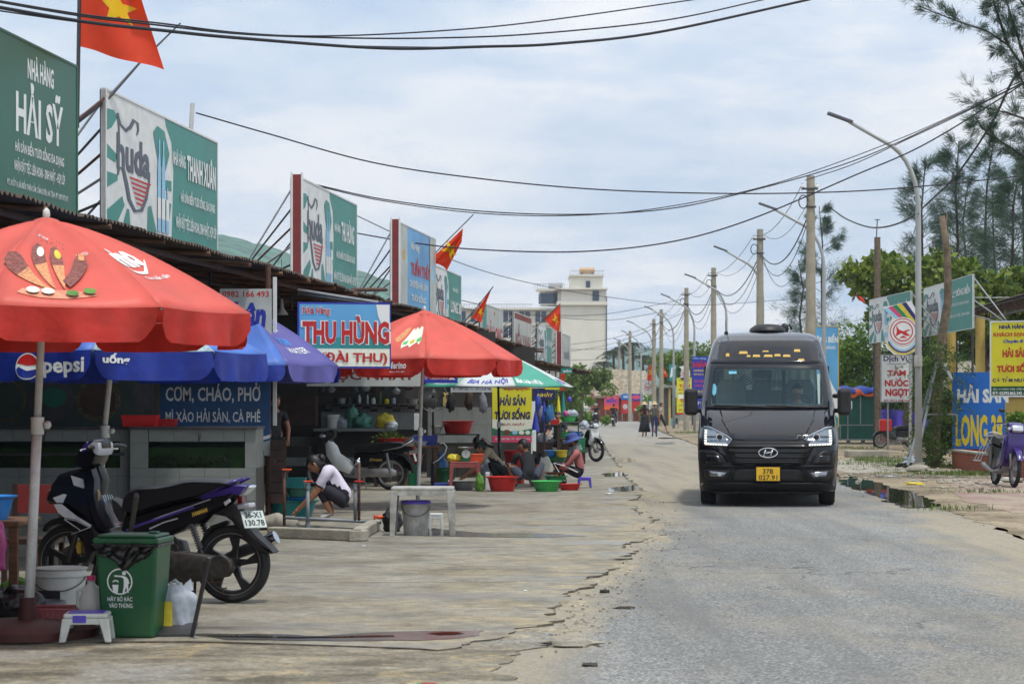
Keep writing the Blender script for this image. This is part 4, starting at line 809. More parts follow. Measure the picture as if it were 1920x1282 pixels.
# ================================================================== HUDA graphic
def swirl(pts): return pts
def beer_layers(split=.52, lines=()):
    """white left half with rays, logo and bottles; teal right half"""
    s = split; L = []
    g = 'teal_sign'
    L += [('p', [(s,0),(1,0),(1,1),(s-.06,1),(s-.05,.93),(s+.0,.82),(s+.02,.6),(s+.01,.3)], g)]
    cx, cy = s*.42, .36
    rays = [((0,.86),(0,.70),(.05,.74),(.10,.83),(.07,.87)),((0,.62),(.0,.52),(.08,.5),(.10,.56)),((0,.30),(0,.42),(.10,.42),(.1,.38)),((0,0),(.0,.14),(.14,.28),(.16,.22),(.06,.0)),((.12,0),(.22,.0),(.20,.20),(.18,.2)),((.36,0),(.48,0),(.40,.28),(.37,.26)),((.46,.30),(.58,.22),(.60,.34),(.47,.38)),((.46,.44),(.60,.44),(.6,.52),(.46,.5)),((.42,.84),(.46,.9),(.53,.88),(.58,.72),(.54,.58),(.47,.62),(.44,.74))]
    k = s/.60
    for r in rays: L.append(('p', [(x*k, y) for x, y in r], g))
    def S(pts): return [(x*k, y) for x, y in pts]
    # hook over and under the name
    L.append(('p', band(S([(.10,.86),(.12,.79),(.17,.76),(.21,.80),(.24,.86),(.275,.85),(.28,.80),(.265,.76)]), [.004,.009,.012,.012,.012,.010,.008,.004]), 'print_grey'))
    L.append(('p', band(S([(.10,.86),(.11,.74),(.115,.64)]), [.008,.006,.004]), 'print_grey'))
    L.append(('p', band(S([(.10,.42),(.11,.48),(.15,.47),(.175,.38),(.20,.27),(.25,.20),(.31,.22),(.355,.32),(.38,.44),(.385,.48)]), [.006,.011,.013,.014,.014,.013,.012,.010,.008,.004]), 'print_grey'))
    L.append(('t', 'huda', .24*k, .595, .30*k, .26, 'print_grey', .035))
    for i in range(6):
        y = .44-i*.034; w = (.20-i*.028)*k; x0 = (.20+i*.012)*k; L.append(('p', [(x0,y),(x0+w,y-.005),(x0+w-.012,y-.020),(x0+.006,y-.015)], 'print_red'))
    for bx_, bw in ((.475,.014),(.515,.015),(.555,.013)):
        x = bx_*k; w = bw; y1 = .80 if bx_ < .55 else .45
        L.append(('p', [(x-w,.10),(x+w,.10),(x+w,y1-.22),(x+w*.4,y1-.1),(x+w*.4,y1),(x-w*.4,y1),(x-w*.4,y1-.1),(x-w,y1-.22)], 'print_sky', 'bottle_print'))
        L.append(('p', [(x-w,.2),(x+w,.2),(x+w,.36),(x-w,.36)], 'print_white'))
    L.append(('up',))
    for q in lines: L.append(('t',)+q)
    return L
# ================================================================== signs on the roofs (left row)
def row_sign(name, label, x0, Y0, Y1, z0, z1, layers, panel, thick=.05, endred=False, frame='white', group='restaurant signboards on the left roofs', turn=0.0):
    O = Vector((rowX(x0, Y0), Y0, z0)); E2 = Vector((rowX(x0, Y1)+turn, Y1, z0)); t, o, Rn, U, Nn, w, h = board(name, label, 'signboard', O, E2-O, z1-z0, layers, panel, thick, frame, .025, group=group)
    if endred:
        b = B(); q = [o-Rn*.012-Nn*.012, o-Rn*.012-Nn*(thick-.01), ]; b.prism([q[0], q[1], q[1]+U*(h+.05), q[0]+U*(h+.05)], -Rn*.02); b.build('end_board', 'maroon', t)
        for dd in (0, thick):
            b = B(); p = o-Rn*.03-Nn*dd; b.cyl(p, p+U*(h+.08), .02, n=6); b.build('edge_tube', 'white', t)
    # struts down to the roof behind
    for k in range(5):
        b = B(); p = o+Rn*(.06+k*w*.012)+U*(h*(.92-.17*k))-Nn*thick; q = o-Nn*(1.25+.12*k)-U*(.12)+Rn*(.25*k); b.cyl(p, q, .017, n=6); b.build('strut', ('steel', 'dsteel', 'rust')[k%3], t)
    for f in (.5, .97):
        b = B(); b.cyl(o+Rn*w*f-Nn*thick+U*h*.9, o+Rn*w*f-Nn*1.5-U*.1, .017, n=6); b.build('strut', 'dsteel', t)
    for f in (.02, .5, .98):
        b = B(); b.cyl(o+Rn*w*f-Nn*(thick+.03)-U*.35, o+Rn*w*f-Nn*(thick+.03)+U*h, .022, n=6); b.build('post', 'dsteel', t)
    return t
W_ = 'print_white'
row_sign('roof_signboard', 'deep green signboard with HAI SY lettering, nearest of the roof signs', -7.5, 18.2, 23.35, 3.45, 5.17, [
  ('t','NHÀ HÀNG',.77,.855,.155,.15,W_,.03),('t','HẢI SỸ',.765,.60,.28,.32,W_,.03),('t','HẢI SẢN BIỂN TƯƠI SỐNG ĐA DẠNG',.765,.36,.29,.10,W_,.02),('t','NHẬN ĐẶT TIỆC: LIÊN HOAN - SINH NHẬT - HỌP LỚP',.765,.245,.30,.095,W_,.015),('t','ĐC: KI ỐT 16, BÃI BIỂN THIÊN CẦM, CẨM XUYÊN, HÀ TĨNH / ĐT: 0973 975 917',.755,.14,.36,.06,W_,.005)], 'green_sign', frame='green_sign')
LX = [('NHÀ HÀNG',.605,.72,.12,.13,W_,.02),('THANH XUÂN',.825,.70,.29,.25,W_,.03),('HẢI SẢN BIỂN TƯƠI SỐNG, ĐA DẠNG',.79,.43,.34,.13,W_,.02),('NHẬN ĐẶT TIỆC LIÊN HOAN, SINH NHẬT, HỌP LỚP',.775,.22,.40,.14,W_,.02),('ĐC: KI ỐT 15, BÃI BIỂN THIÊN CẦM',.72,.06,.25,.05,W_,.005)]
row_sign('roof_signboard', 'white and teal beer signboard with THANH XUAN lettering on the roof', -7.5, 24.35, 29.35, 3.45, 5.08, beer_layers(.54, lines=LX), 'offwhite')
LX = [('NHÀ HÀNG',.60,.68,.11,.10,W_,.02),('THU HÙNG',.80,.68,.25,.24,W_,.03),('HẢI SẢN BIỂN TƯƠI SỐNG ĐA DẠNG',.76,.42,.36,.12,W_,.02),('NHẬN ĐẶT TIỆC LIÊN HOAN, SINH NHẬT, HỌP LỚP',.75,.20,.44,.13,W_,.02),('ĐC: KI ỐT 14 BÃI BIỂN THIÊN CẦM',.75,.055,.4,.045,W_,.005)]
row_sign('roof_signboard', 'white and teal beer signboard with THU HUNG lettering and dark red end post', -7.4, 34.3, 38.9, 3.35, 5.12, beer_layers(.52, lines=LX), 'offwhite', thick=.17, endred=True)
row_sign('roof_signboard', 'blue holiday style signboard with a dark red end post, beyond the THU HUNG roof sign', -7.35, 43.2, 47.6, 3.2, 5.18, [
  ('p',[(0,0),(.2,0),(.2,1),(0,1)],'mbanner'),('e',.1,.68,.03,.06,'print_gold'),('t','Nhà Hàng',.40,.80,.24,.10,W_,.02,.2),('t','TUẤN THỦY',.58,.60,.58,.20,'print_red',.04),('t','CHUYÊN HẢI SẢN',.5,.42,.5,.10,W_,.02),('t','TƯƠI SỐNG',.5,.28,.4,.1,W_,.02),('p',[(.82,.02),(1,.02),(1,.98),(.82,.98)],'mbanner'),('e',.91,.6,.04,.12,'print_sky')], 'sky_sign', thick=.17, endred=True, turn=.05)
row_sign('roof_signboard', 'faded green beer signboard hiding behind the big blue roof sign', -7.35, 47.75, 52.0, 3.2, 4.62, beer_layers(.5, lines=[('NHÀ HÀNG',.75,.72,.2,.09,W_,.015),('LONG 30',.77,.42,.4,.2,W_,.03)]), 'offwhite')
row_sign('roof_signboard', 'silver signboard with red lettering just behind the red parasol top', -7.5, 57, 61.6, 3.1, 4.22, [('p',[(0,0),(.22,0),(.2,1),(0,1)],'teal_sign'),('t','HẢI LONG',.6,.36,.72,.58,'print_red',.03),('t','A',.58,.84,.05,.13,'print_red')], 'mbanner')
row_sign('roof_signboard', 'grey signboard with tall red letters under a red top band', -7.5, 64.4, 69.2, 2.9, 4.3, [('p',[(0,.86),(1,.86),(1,1),(0,1)],'maroon'),('t','BIỂN XANH',.5,.46,.86,.62,'maroon',.03)], 'mbanner')
row_sign('roof_signboard', 'last faded beer signboard of the left row with a red end', -7.45, 70.9, 75.4, 2.8, 4.2, beer_layers(.6, lines=[('NHÀ HÀNG',.8,.6,.3,.2,W_,.02)]), 'offwhite')
row_sign('roof_signboard', 'plain grey signboard at the very end of the left roofs', -7.3, 77.5, 81.0, 2.7, 4.1, [('p',[(0,0),(.08,0),(.08,1),(0,1)],'maroon'),('t','SEN BIỂN',.55,.5,.6,.3,'print_grey',.02)], 'mbanner', thick=.2, endred=True)
# ================================================================== STALLS
def corr_roof(parent, x0, Y0, Y1, zf, depth=5.2, rise=.45, m='roof_tin', pitch=.12, amp=.022, sag=.03):
    n = int((Y1-Y0)/pitch*4); b = B()
    def fn(u, v):
        Y = Y0+(Y1-Y0)*u; w = amp*math.sin(u*(Y1-Y0)/pitch*2*math.pi)+sag*noise.noise(Vector((Y*.9, x0, v*2)))+.012*noise.noise(Vector((Y*5, v*3, 2)))
        fr = .07*noise.noise(Vector((math.floor(Y/.85)*3.7, 0, x0)))+.01*noise.noise(Vector((Y*9,1,1)))
        return Vector((rowX(x0, Y)+fr-depth*v, Y, zf+rise*v+w))-Vector(parent.location)
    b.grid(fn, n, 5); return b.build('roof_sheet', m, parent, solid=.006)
def stall(label, Y0, Y1, zf=3.28, x0=-6.5):
    t = thing('restaurant_stall', label, 'market stall', (rowX(x0-2, Y0), Y0, 0), group='open fronted seafood stalls in the left row'); o = Vector(t.location)
    corr_roof(t, x0, Y0, Y1, zf)
    b = B()
    for k in range(3):                              # purlins
        p = Vector((rowX(x0-.35-k*1.5, Y0), Y0, zf-.09+.13*k))-o; q = Vector((rowX(x0-.35-k*1.5, Y1), Y1, zf-.09+.13*k))-o; b = B(); b.tube([p, q], .035, 6); b.build('purlin', 'dwood', t)
    n = max(2, int((Y1-Y0)/1.7))
    for k in range(n+1):
        Y = Y0+(Y1-Y0)*k/n+.02; b = B(); p = Vector((rowX(x0+.02, Y), Y, zf-.05))-o; q = Vector((rowX(x0-5, Y), Y, zf+.33))-o; b.tube([p, q], .03, 6); b.build('rafter', 'wood', t)
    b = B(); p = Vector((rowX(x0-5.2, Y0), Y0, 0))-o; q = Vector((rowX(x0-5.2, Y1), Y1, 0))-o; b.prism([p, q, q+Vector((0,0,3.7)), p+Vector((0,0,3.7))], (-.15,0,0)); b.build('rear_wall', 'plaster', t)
    return t, o
sta, oa = stall('unseen stall added nearer than the frame edge to block light', 4, 15.4)  # out of view, put in to keep sky light off the tanks
st0, o0 = stall('nearest stall at the left frame edge, under the deep green roof sign', 15.5, 26.9)
st1, o1 = stall('stall with the tiled kitchen behind the squatting woman in the white shirt', 27.0, 41.2)
st2, o2 = stall('stall behind the second red parasol with white tiled walls', 41.3, 50.4, 3.25)
st3, o3 = stall('stall behind the beer parasol with stacked basins in front', 50.5, 63.0, 3.1)
st4, o4 = stall('last stall in the row, hung with small banners', 63.1, 82.0, 2.75)
_TL = {}
def tiles(parent, x0, x1, z0, z1, Y, sz=.3, m='tile', gap=.004, szz=None, miss=0, name='tile', zstart=None):
    """single tiles on a wall that faces the camera"""
    szz = szz or sz; o = Vector(parent.location); k = (sz, szz, m)
    if k not in _TL:
        b = B(); g = gap/2; b.box(g, sz-g, -.008, 0, g, szz-g); tmp = b.build(name, m, parent); _TL[k] = tmp.data; bpy.data.objects.remove(tmp)
    z = z0
    while z < z1-.02:
        x = x0
        while x < x1-.02:
            q = bpy.data.objects.new(name, _TL[k]); COL.objects.link(q); q.parent = parent; sx = min(1, (x1-x)/sz); sz_ = min(1, (z1-z)/szz)
            q.location = Vector((x, Y+random.uniform(-.001,.001), z))-o; q.scale = (sx, 1, sz_); x += sz
        z += szz
# --- stall 0/1 cross wall and fish tanks
def cross_wall(t, o, x0, x1, Y, z0, z1, m='plaster', name='cross_wall', th=.12):
    b = B(); b.box(x0-o.x, x1-o.x, Y-o.y, Y+th-o.y, z0, z1); return b.build(name, m, t)
cross_wall(sta, oa, -10, -4.9, 15.2, 0, 3.3); cross_wall(sta, oa, -10, -4.6, 10, 0, 3.3); cross_wall(st0, o0, -9.5, -4.42, 26.7, 0, 3.1); cross_wall(st0, o0, -4.42, -3.12, 26.72, 0, .9, name='low_wall')  # the first two walls stand out of view, added to block light
tiles(st0, -8.3, -4.65, .9, 1.12, 26.69, .42, szz=.22)
for x in (-3.11,):
    b = B(); b.cyl((x-o0.x, 27.2-o0.y, 0), (x-o0.x, 27.2-o0.y, 3.25), .035, n=8); b.build('corner_post', 'rust', st0)
b = B(); b.box(-3.06-o0.x, -3.02-o0.x, 27.3-o0.y, 27.4-o0.y, 1.2, 3.1); b.build('white_strip', 'offwhite', st0)
# planks stacked as a side wall near the post (dark boards)
for k in range(6):
    b = B(); b.box(-3.06-o0.x, -2.86-o0.x, 27.0-o0.y, 27.03-o0.y, .22+k*.135, .345+k*.135); b.build('plank', 'dwood', st0)
def fish_tank(name, label, x0, x1, Y, ztop=1.2, inset=.0, gl=(.72, 1.0)):
    t = thing(name, label, 'fish tank', ((x0+x1)/2, Y, 0), group='tiled seafood tanks in the nearest stall'); o = Vector(t.location); D = .8
    b = B(); b.box(x0-o.x, x1-o.x, .012, D, 0, gl[0]-.02); b.build('plinth', 'plaster', t)
    tiles(t, x0, x1, .0, gl[0]-.02, Y+.010, .30)
    b = B(); b.box(x0-o.x, x0+.22-o.x, .012, D, gl[0]-.02, ztop-.03); b.build('pier', 'plaster', t); tiles(t, x0, x0+.22, gl[0]-.02, ztop-.03, Y+.010, .22, szz=.30)
    b = B(); b.box(x1-.13-o.x, x1-o.x, .012, D, gl[0]-.02, ztop-.03); b.build('pier', 'tile', t); 
    b = B(); b.box(x0+.222-o.x, x1-.132-o.x, .03, D, gl[1]+.02, ztop-.03); b.build('lintel', 'plaster', t); tiles(t, x0+.225, x1-.135, gl[1]+.02, ztop-.03, Y+.028, .30, szz=.2)
    b = B(); b.box(x0-.02-o.x, x1+.02-o.x, -.03, D, ztop-.028, ztop); b.build('top_slab', 'dsteel', t)
    b = B(); b.box(x0+.223-o.x, x1-.133-o.x, .028, .036, gl[0]-.015, gl[1]+.015); b.build('glass_pane', 'tank_w', t)
    b = B(); b.box(x0+.225-o.x, x1-.135-o.x, .06, D-.02, gl[0]-.015, gl[1]-.05); b.build('water', 'aq', t)
    b = B(); b.box(x0+.223-o.x, x1-.133-o.x, D-.02, D-.01, gl[0]-.02, gl[1]+.02); b.build('back', 'tile', t)
    for k in range(7):
        b = B(); b.ball((x0+.35-o.x+k*.13, .052, gl[0]+.07), (.09,.012,.07), 8, 6, noise_amp=.7, seed=k+int(x0*9)); b.build('shellfish', 'lobster', t)
    b = B(); c = (x0+x1)/2-o.x+.1; b.tube([(c,-.02,ztop-.06),(c,-.05,ztop-.1),(c-.02,-.05,ztop-.18)], .012, 6); b.build('air_tap', 'dsteel', t)
    return t
fish_tank('fish_tank', 'tiled fish tank behind the motorbike seat holding shellfish in green water', -4.62, -3.10, 25.8)
fish_tank('fish_tank', 'long dark tiled fish tank behind the parasol pole and motorbike nose', -6.9, -4.64, 25.95)
# red basket on the tank
def basin(name, label, loc, r, h, m, cat='basin', rim=.02, kind=0, oval=1.0, group=None, holes=False):
    t = thing(name, label, cat, loc, group=group); b = B()
    b.openlathe([(.001,.0),(r*.72,0),(r*.80,h*.3),(r*.93,h*.92),(r+.0,h*.96),(r+rim,h),(r+rim*.6,h-.012),(r*.9,h*.85),(r*.76,h*.3),(r*.66,.012),(.001,.012)], n=28, sy=oval); b.build('bowl', m, t, smooth=40)
    if holes:
        b = B()
        for k in range(34):
            for j in range(4):
                a = 2*math.pi*k/34; rr = r*(.79+.04*j)+.004; z = h*(.25+.16*j); b.obox((rr*math.cos(a), rr*math.sin(a)*oval, z), (.004,.012,h*.07), (0,0,a))
        o = b.build('perforation', 'black_gl', t)
    return t
def basket(name, label, loc, w, d, h, m, rotz=0, slats=True, group=None):
    t = thing(name, label, 'basket', loc, rotz, group=group); b = B(); e = .03
    for (x0,x1,y0,y1) in ((-1,1,-1,-1),(-1,1,1,1),(-1,-1,-1,1),(1,1,-1,1)):
        p = [Vector((x0*w/2*.9,y0*d/2*.9,0)),Vector((x1*w/2*.9,y1*d/2*.9,0)),Vector((x1*w/2,y1*d/2,h)),Vector((x0*w/2,y0*d/2,h))]
        if not slats: b.add(p, [(0,1,2,3)])
        else:
            n = max(4, int((p[1]-p[0]).length/.03))
            for k in range(n): u0, u1 = k/n, (k+.62)/n; b.add([p[0].lerp(p[1],u0),p[0].lerp(p[1],u1),p[3].lerp(p[2],u1),p[3].lerp(p[2],u0)], [(0,1,2,3)])
            for f in (0,.28,.55,.8): a0 = p[0].lerp(p[3],f); a1 = p[1].lerp(p[2],f); b.add([a0,a1,a1+Vector((0,0,h*.1)),a0+Vector((0,0,h*.1))], [(0,1,2,3)])
    b.box(-w/2*.9,w/2*.9,-d/2*.9,d/2*.9,0,.006); b.build('weave', m, t, solid=.004)
    b = B(); b.tube([(-w/2,-d/2,h),(w/2,-d/2,h),(w/2,d/2,h),(-w/2,d/2,h)], .009, 6, closed=True); b.build('rim', m, t)
    return t
basket('basket', 'flat red plastic basket sitting on the tiled tank', (-4.52, 25.98, 1.2), .42, .3, .13, 'pl_red', 0)
basket('basket', 'red basin shaped basket on the tank top beside the post', (-4.30, 26.4, 1.2), .3, .25, .08, 'pl_red', 0)
# boards and banners in stall 0
board('menu_board', 'old dark board reading Nha hang THANH XUAN hung above the far tank', 'signboard', (-7.1, 26.6, 1.18), (2.62,0,0), 1.05, [
  ('t','Nhà hàng',.27,.88,.22,.13,'print_black',.03),('t','THANH XUÂN',.66,.72,.62,.2,'wood',.02),('e',.29,.33,.11,.26,'lobster'),('e',.52,.33,.11,.26,'dsteel'),('e',.74,.33,.11,.26,'lobster'),('e',.95,.36,.05,.18,'dsteel'),
  ('e',.29,.33,.095,.23,'banner_dk'),('e',.53,.36,.06,.12,'booth'),('e',.74,.33,.085,.2,'dwood')], 'banner_dk', .03)
t_, o, Rn, U, Nn, w, h = board('menu_banner', 'blue cloth banner listing COM CHAO PHO by the tiled tank', 'banner', (-4.47, 27.1, .82), (1.40,0,0), 1.42, [
  ('t','TƯƠI SỐNG',.48,.83,.80,.15,'print_red',.03),('t','CƠM, CHÁO, PHỞ',.48,.56,.86,.19,W_,.02),('t','MÌ XÀO HẢI SẢN, CÀ PHÊ',.48,.355,.86,.14,W_,.015),('p',[(0,0),(1,0),(1,.14),(.7,.05),(.3,.16),(0,.22)],'mbanner'),('p',[(.02,.24),(.3,.15),(.7,.06),(1,.16),(1,.19),(.7,.1),(.3,.19),(.02,.28)],W_)], 'banner_bl', .012)
board('phone_board', 'pale board with a red phone number and blue script above the blue parasol', 'signboard', (-3.72, 27.15, 2.28), (.66,0,0), .66, [('t','0982 166 493',.5,.90,.9,.12,'print_red',.02),('t','Xuân',.42,.5,.95,.5,'deep_blue',.05,.15)], 'mbanner', .02)
# --- stall 1 kitchen
KY = 41.0; s_ = F/KY
kx = lambda px: (px-960)/s_
kz = lambda py: EYE+(761-py)/s_
cross_wall(st1, o1, -9.5, kx(788), KY, 0, 3.2)
tiles(st1, kx(602), kx(785), kz(805), kz(772), KY-.012, .30, szz=.34)
tiles(st1, kx(515), kx(785), kz(870), kz(818), KY-.012, .30, szz=.27)
mt = {}
for r_ in range(3):                      # two tone mosaic strip
    for c in range(26):
        x = kx(610)+c*.072; z = kz(771)+r_*.05
        if x > kx(782): break
        kk = 'dark_tile' if (c//2+r_)%3 == 0 else 'tile2'
        if kk not in mt: b = B(); b.box(0,.066,-.006,0,0,.044); tmp = b.build('mosaic_tile', kk, st1); mt[kk] = tmp.data; bpy.data.objects.remove(tmp)
        q = bpy.data.objects.new('mosaic_tile', mt[kk]); COL.objects.link(q); q.parent = st1; q.location = Vector((x, KY-.008, z))-o1
def slabt(name, label, x0, x1, Y0, Y1, z0, z1, m, cat='counter', legs=None, legm=None, bev=.01):
    t = thing(name, label, cat, ((x0+x1)/2, (Y0+Y1)/2, 0)); o = Vector(t.location); b = B(); b.box(x0-o.x, x1-o.x, Y0-o.y, Y1-o.y, z0, z1); b.build('top', m, t, bevel=bev)
    if legs:
        for x in (x0+legs, x1-legs):
            for y in (Y0+legs, Y1-legs): b = B(); b.box(x-legs*.6-o.x, x+legs*.6-o.x, y-legs*.6-o.y, y+legs*.6-o.y, 0, z0); b.build('leg', legm or m, t)
    return t
t = slabt('kitchen_counter', 'white tiled kitchen counter loaded with plastic bags behind the bikes', kx(594), kx(742), 40.2, 40.95, .97, 1.03, 'tile')
b = B(); o = Vector(t.location); b.box(kx(600)-o.x, kx(735)-o.x, .0, .34, 0, .965); b.build('base', 'plaster', t)
slabt('wall_shelf', 'thin dark shelf with jars above the mosaic strip', kx(612), kx(778), 40.72, 40.98, kz(759), kz(757), 'dsteel', 'shelf')
def jar(label, px, h, r, m, py=757, Y=40.85, name='jar', cat='jar', lid=None):
    t = thing(name, label, cat, ((px-960)*Y/F, Y, EYE+(761-py)*Y/F)); b = B(); b.lathe([(r*.9,0),(r,.01),(r,h*.75),(r*.6,h*.9),(r*.6,h)], n=12); b.build('body', m, t, smooth=40)
    b = B(); b.cyl((0,0,h), (0,0,h+.02), r*.65, n=12); b.build('lid', lid or 'dsteel', t)
jar('tall steel shaker on the kitchen shelf', 673, .17, .045, 'steel'); jar('slim clear bottle on the kitchen shelf', 689, .18, .025, 'bag_w', name='bottle', cat='bottle'); jar('white jar on the kitchen shelf', 700, .12, .045, 'pl_white')
jar('tall amber bottle standing on the shelf', 713, .25, .025, 'aq', name='bottle', cat='bottle'); jar('squat jar of yellow pickles on the shelf', 725, .1, .05, 'pl_yel'); jar('glass jar last in line on the shelf', 738, .12, .045, 'bag_w'); jar('dark jar beside the first steel bowl', 655, .12, .04, 'dsteel')
basin('steel_bowl', 'steel mixing bowl at the left end of the shelf', ((640-960)*40.85/F, 40.85, EYE+(761-757)*40.85/F), .1, .12, 'steel', 'bowl'); basin('steel_bowl', 'steel bowl at the right end of the shelf by the pole', ((773-960)*40.85/F, 40.85, EYE+(761-757)*40.85/F), .12, .1, 'steel', 'bowl')
def blob(name, label, loc, r, m, seed, cat='plastic bag', amp=.28):
    b = B(); b.ball((0,0,r[2]*.75), r, 26, 18, noise_amp=amp, seed=seed)
    for v in range(len(b.v)):
        p = Vector(b.v[v]); k = (noise.noise(p*9+Vector((seed,0,0)))*.22+abs(noise.noise(p*24+Vector((0,seed,0))))*.12)*min(r); p = p+p.normalized()*k; b.v[v] = (p.x, p.y, max(0.0, p.z))
    o = b.build(name, m, smooth=True, loc=loc); return tag(o, label, cat)
def onpx(px, py, Y): return WP(px, py, Y)
blob('bag', 'dark green knotted plastic bag, larger one on the kitchen counter', (kx(678)*.985,40.4,1.03), (.2,.16,.15), 'green_bag', 2); blob('bag', 'dark green plastic bag on top of the other counter bags', (kx(660)*.985,40.45,1.03), (.13,.12,.24), 'green_bag', 3)
blob('bag', 'yellow plastic bag on the kitchen counter', (kx(722)*.985,40.4,1.03), (.17,.12,.16), 'pl_yel', 4); blob('bag', 'white plastic bag drooping off the counter end', (kx(735)*.985,40.25,1.0), (.12,.1,.09), 'bag_w', 5); blob('bag', 'clear lumpy bag beside the white bucket on the counter', (kx(641)*.985,40.4,1.03), (.12,.1,.11), 'bag_w', 6)
def bucket(name, label, loc, r0, r1, h, m, rimm=None, lid=None, handle=True, group=None, cat='bucket', grime=None):
    t = thing(name, label, cat, loc, group=group); b = B(); b.openlathe([(.001,0),(r0,0),(r0+(r1-r0)*.85,h*.85),(r1+.012,h*.86),(r1+.012,h*.89),(r1,h*.90),(r1,h*.985),(r1+.008,h),(r1-.012,h),(r0*.95,.02),(.001,.02)], n=28); b.build('body', m, t, smooth=40)
    if rimm: b = B(); b.openlathe([(r1+.010,h*.93),(r1+.014,h*.99),(r1-.005,h*1.02),(r1-.02,h*1.0)], n=28); b.build('rim', rimm, t, smooth=40)
    if handle: b = B(); b.tube([Vector((r1*math.cos(a)*1.03, -r1*.9-.02+.0*math.sin(a), h*.86-.42*h*math.sin(a)*.8)) if 0 else Vector((r1*1.02*math.cos(a), -r1*1.02*abs(math.sin(a))**.8, h*.87-.30*h*math.sin(a))) for a in np.linspace(0, math.pi, 14)], .004, 5); b.build('handle', 'dsteel', t)
    if lid: b = B(); b.cyl((0,0,h*1.0), (0,0,h*1.03), r1+.012, n=28); b.build('lid', lid, t, bevel=.004)
    return t
bucket('bucket', 'cloudy white plastic bucket standing on the kitchen counter', (kx(623)*.985,40.4,1.03), .11, .145, .26, 'pl_white', handle=False)
def panel_thing(name, label, cat, x0, x1, Y, z0, z1, m, th=.05, bev=.006): 
    b = B(); b.box(-(x1-x0)/2, (x1-x0)/2, 0, th, 0, z1-z0); return tag(b.build(name, m, loc=((x0+x1)/2, Y, z0), bevel=bev), label, cat)
panel_thing('wooden_cupboard', 'dark brown wooden cupboard in the shaded kitchen', 'cupboard', kx(512), kx(603), 39.8, kz(797), kz(742), 'dwood', .5)
panel_thing('cooking_bench', 'dark tiled cooking bench under the wooden cupboard', 'bench', kx(500), kx(590), 39.9, 0, kz(835), 'plaster', .6)
panel_thing('cutting_board', 'white board leaning on the kitchen wall by the fan', 'board', kx(778), kx(790), 40.6, kz(806), kz(775), 'offwhite', .03)
board('hanging_banner', 'grey banner reading MUC NHAY hung across the kitchen', 'banner', WP(575,724,36.5), ((790-575)*36.5/F,0,0), .36, [('t','MỰC NHẢY',.55,.52,.80,.66,'maroon',.03)], 'mbanner', .012)
t_, o, Rn, U, Nn, w, h = board('hanging_signboard', 'blue framed signboard reading Nha Hang THU HUNG hung from pipes', 'signboard', WP(558,690,28.2), ((731-558)*28.2/F,.25,0), 124*28.2/F, [
  ('p',[(.02,.03),(.985,.03),(.985,.97),(.02,.97)],'sky_sign'),('p',[(.02,.03),(.985,.03),(.985,.30),(.02,.30)],'print_cream'),('p',[(.02,.30),(.985,.30),(.985,.50),(.02,.44)],'pl_teal'),('p',[(.84,.97),(.985,.97),(.985,.55),(.9,.66),(.86,.8)],'print_white'),
  ('t','Nhà Hàng',.20,.86,.30,.15,W_,.055),('t','Nhà Hàng',.20,.86,.29,.135,'print_red',.02),('t','THU HÙNG',.515,.58,.965,.46,W_,.07),('t','THU HÙNG',.515,.58,.93,.43,'print_red',.045),('t','(ĐÀI THU)',.60,.16,.72,.22,'print_red',.03)], 'deep_blue', .06)
for k in range(3):
    t = thing('roof_pipe', ['upper steel pipe jutting out over the blue THU HUNG board','middle steel pipe jutting over the THU HUNG board','lower thin pipe over the THU HUNG board'][k], 'pipe', WP(560,545+6*k,30), group='pipes laid under the eave'); b = B(); b.cyl((0,0,0), WP(716,569+3*k,28.5)-WP(560,545+6*k,30), .028-.004*k, n=8); b.build('tube', 'steel' if k < 2 else 'rust', t)
    b = B(); b.cyl(WP(712,568+3*k,28.52)-WP(560,545+6*k,30), WP(718,569+3*k,28.48)-WP(560,545+6*k,30), .036, n=8); b.build('collar', 'dsteel', t)
t = thing('roof_pipe', 'pale horizontal pipe between the third and fourth roof signs', 'pipe', WP(640,543,38), group='pipes laid under the eave'); b = B(); b.cyl((0,0,0), WP(724,543,40)-WP(640,543,38), .035, n=8); b.build('tube', 'rust', t)
panel_thing('white_ledge', 'pale tiled ledge low in the kitchen behind the white motorbike', 'ledge', kx(515), kx(690), 39.0, kz(866)-.02, kz(853), 'tile', .4)
t = thing('wall_clock', 'cooking hood lamp hanging from the dark stall ceiling', 'lamp', WP(528,590,34)); b = B(); b.lathe([(.02,.25),(.04,.1),(.11,0),(.10,0)], n=14); b.build('shade', 'offwhite', t, smooth=40); b = B(); b.cyl((0,0,.25), (0,0,.9), .006, n=4); b.build('cord', 'cable', t); t.name = 'hanging_lamp'
# --- stall 2: white tiles and banners
K2 = 43.4; f2 = F/K2; x2 = lambda px: (px-960)/f2; z2 = lambda py: EYE+(761-py)/f2
cross_wall(st2, o2, -9, x2(926), K2+4, 0, 3.1); cross_wall(st2, o2, x2(800), x2(924), K2, 0, z2(762)); tiles(st2, x2(802), x2(922), z2(830), z2(763), K2-.012, .30, szz=.37)
panel_thing('stall_pillar', 'white pillar at the corner of the tiled stall wall', 'pillar', x2(998), x2(1006), 46, 0, 1.55, 'offwhite', .2)
panel_thing('yellow_door', 'dim yellow wooden upright inside the stall by the fan', 'post', x2(826), x2(836), 45, 0, z2(735), 'yel_col', .1)
board('small_signboard', 'small blue signboard reading Nhung under the red parasol', 'signboard', WP(792,718,37), ((858-792)*37/F,0,0), 22*37/F, [('t','Nhung',.5,.5,.86,.7,W_,.06),('t','Nhung',.5,.5,.84,.64,'print_red',.03)], 'deep_blue', .04)
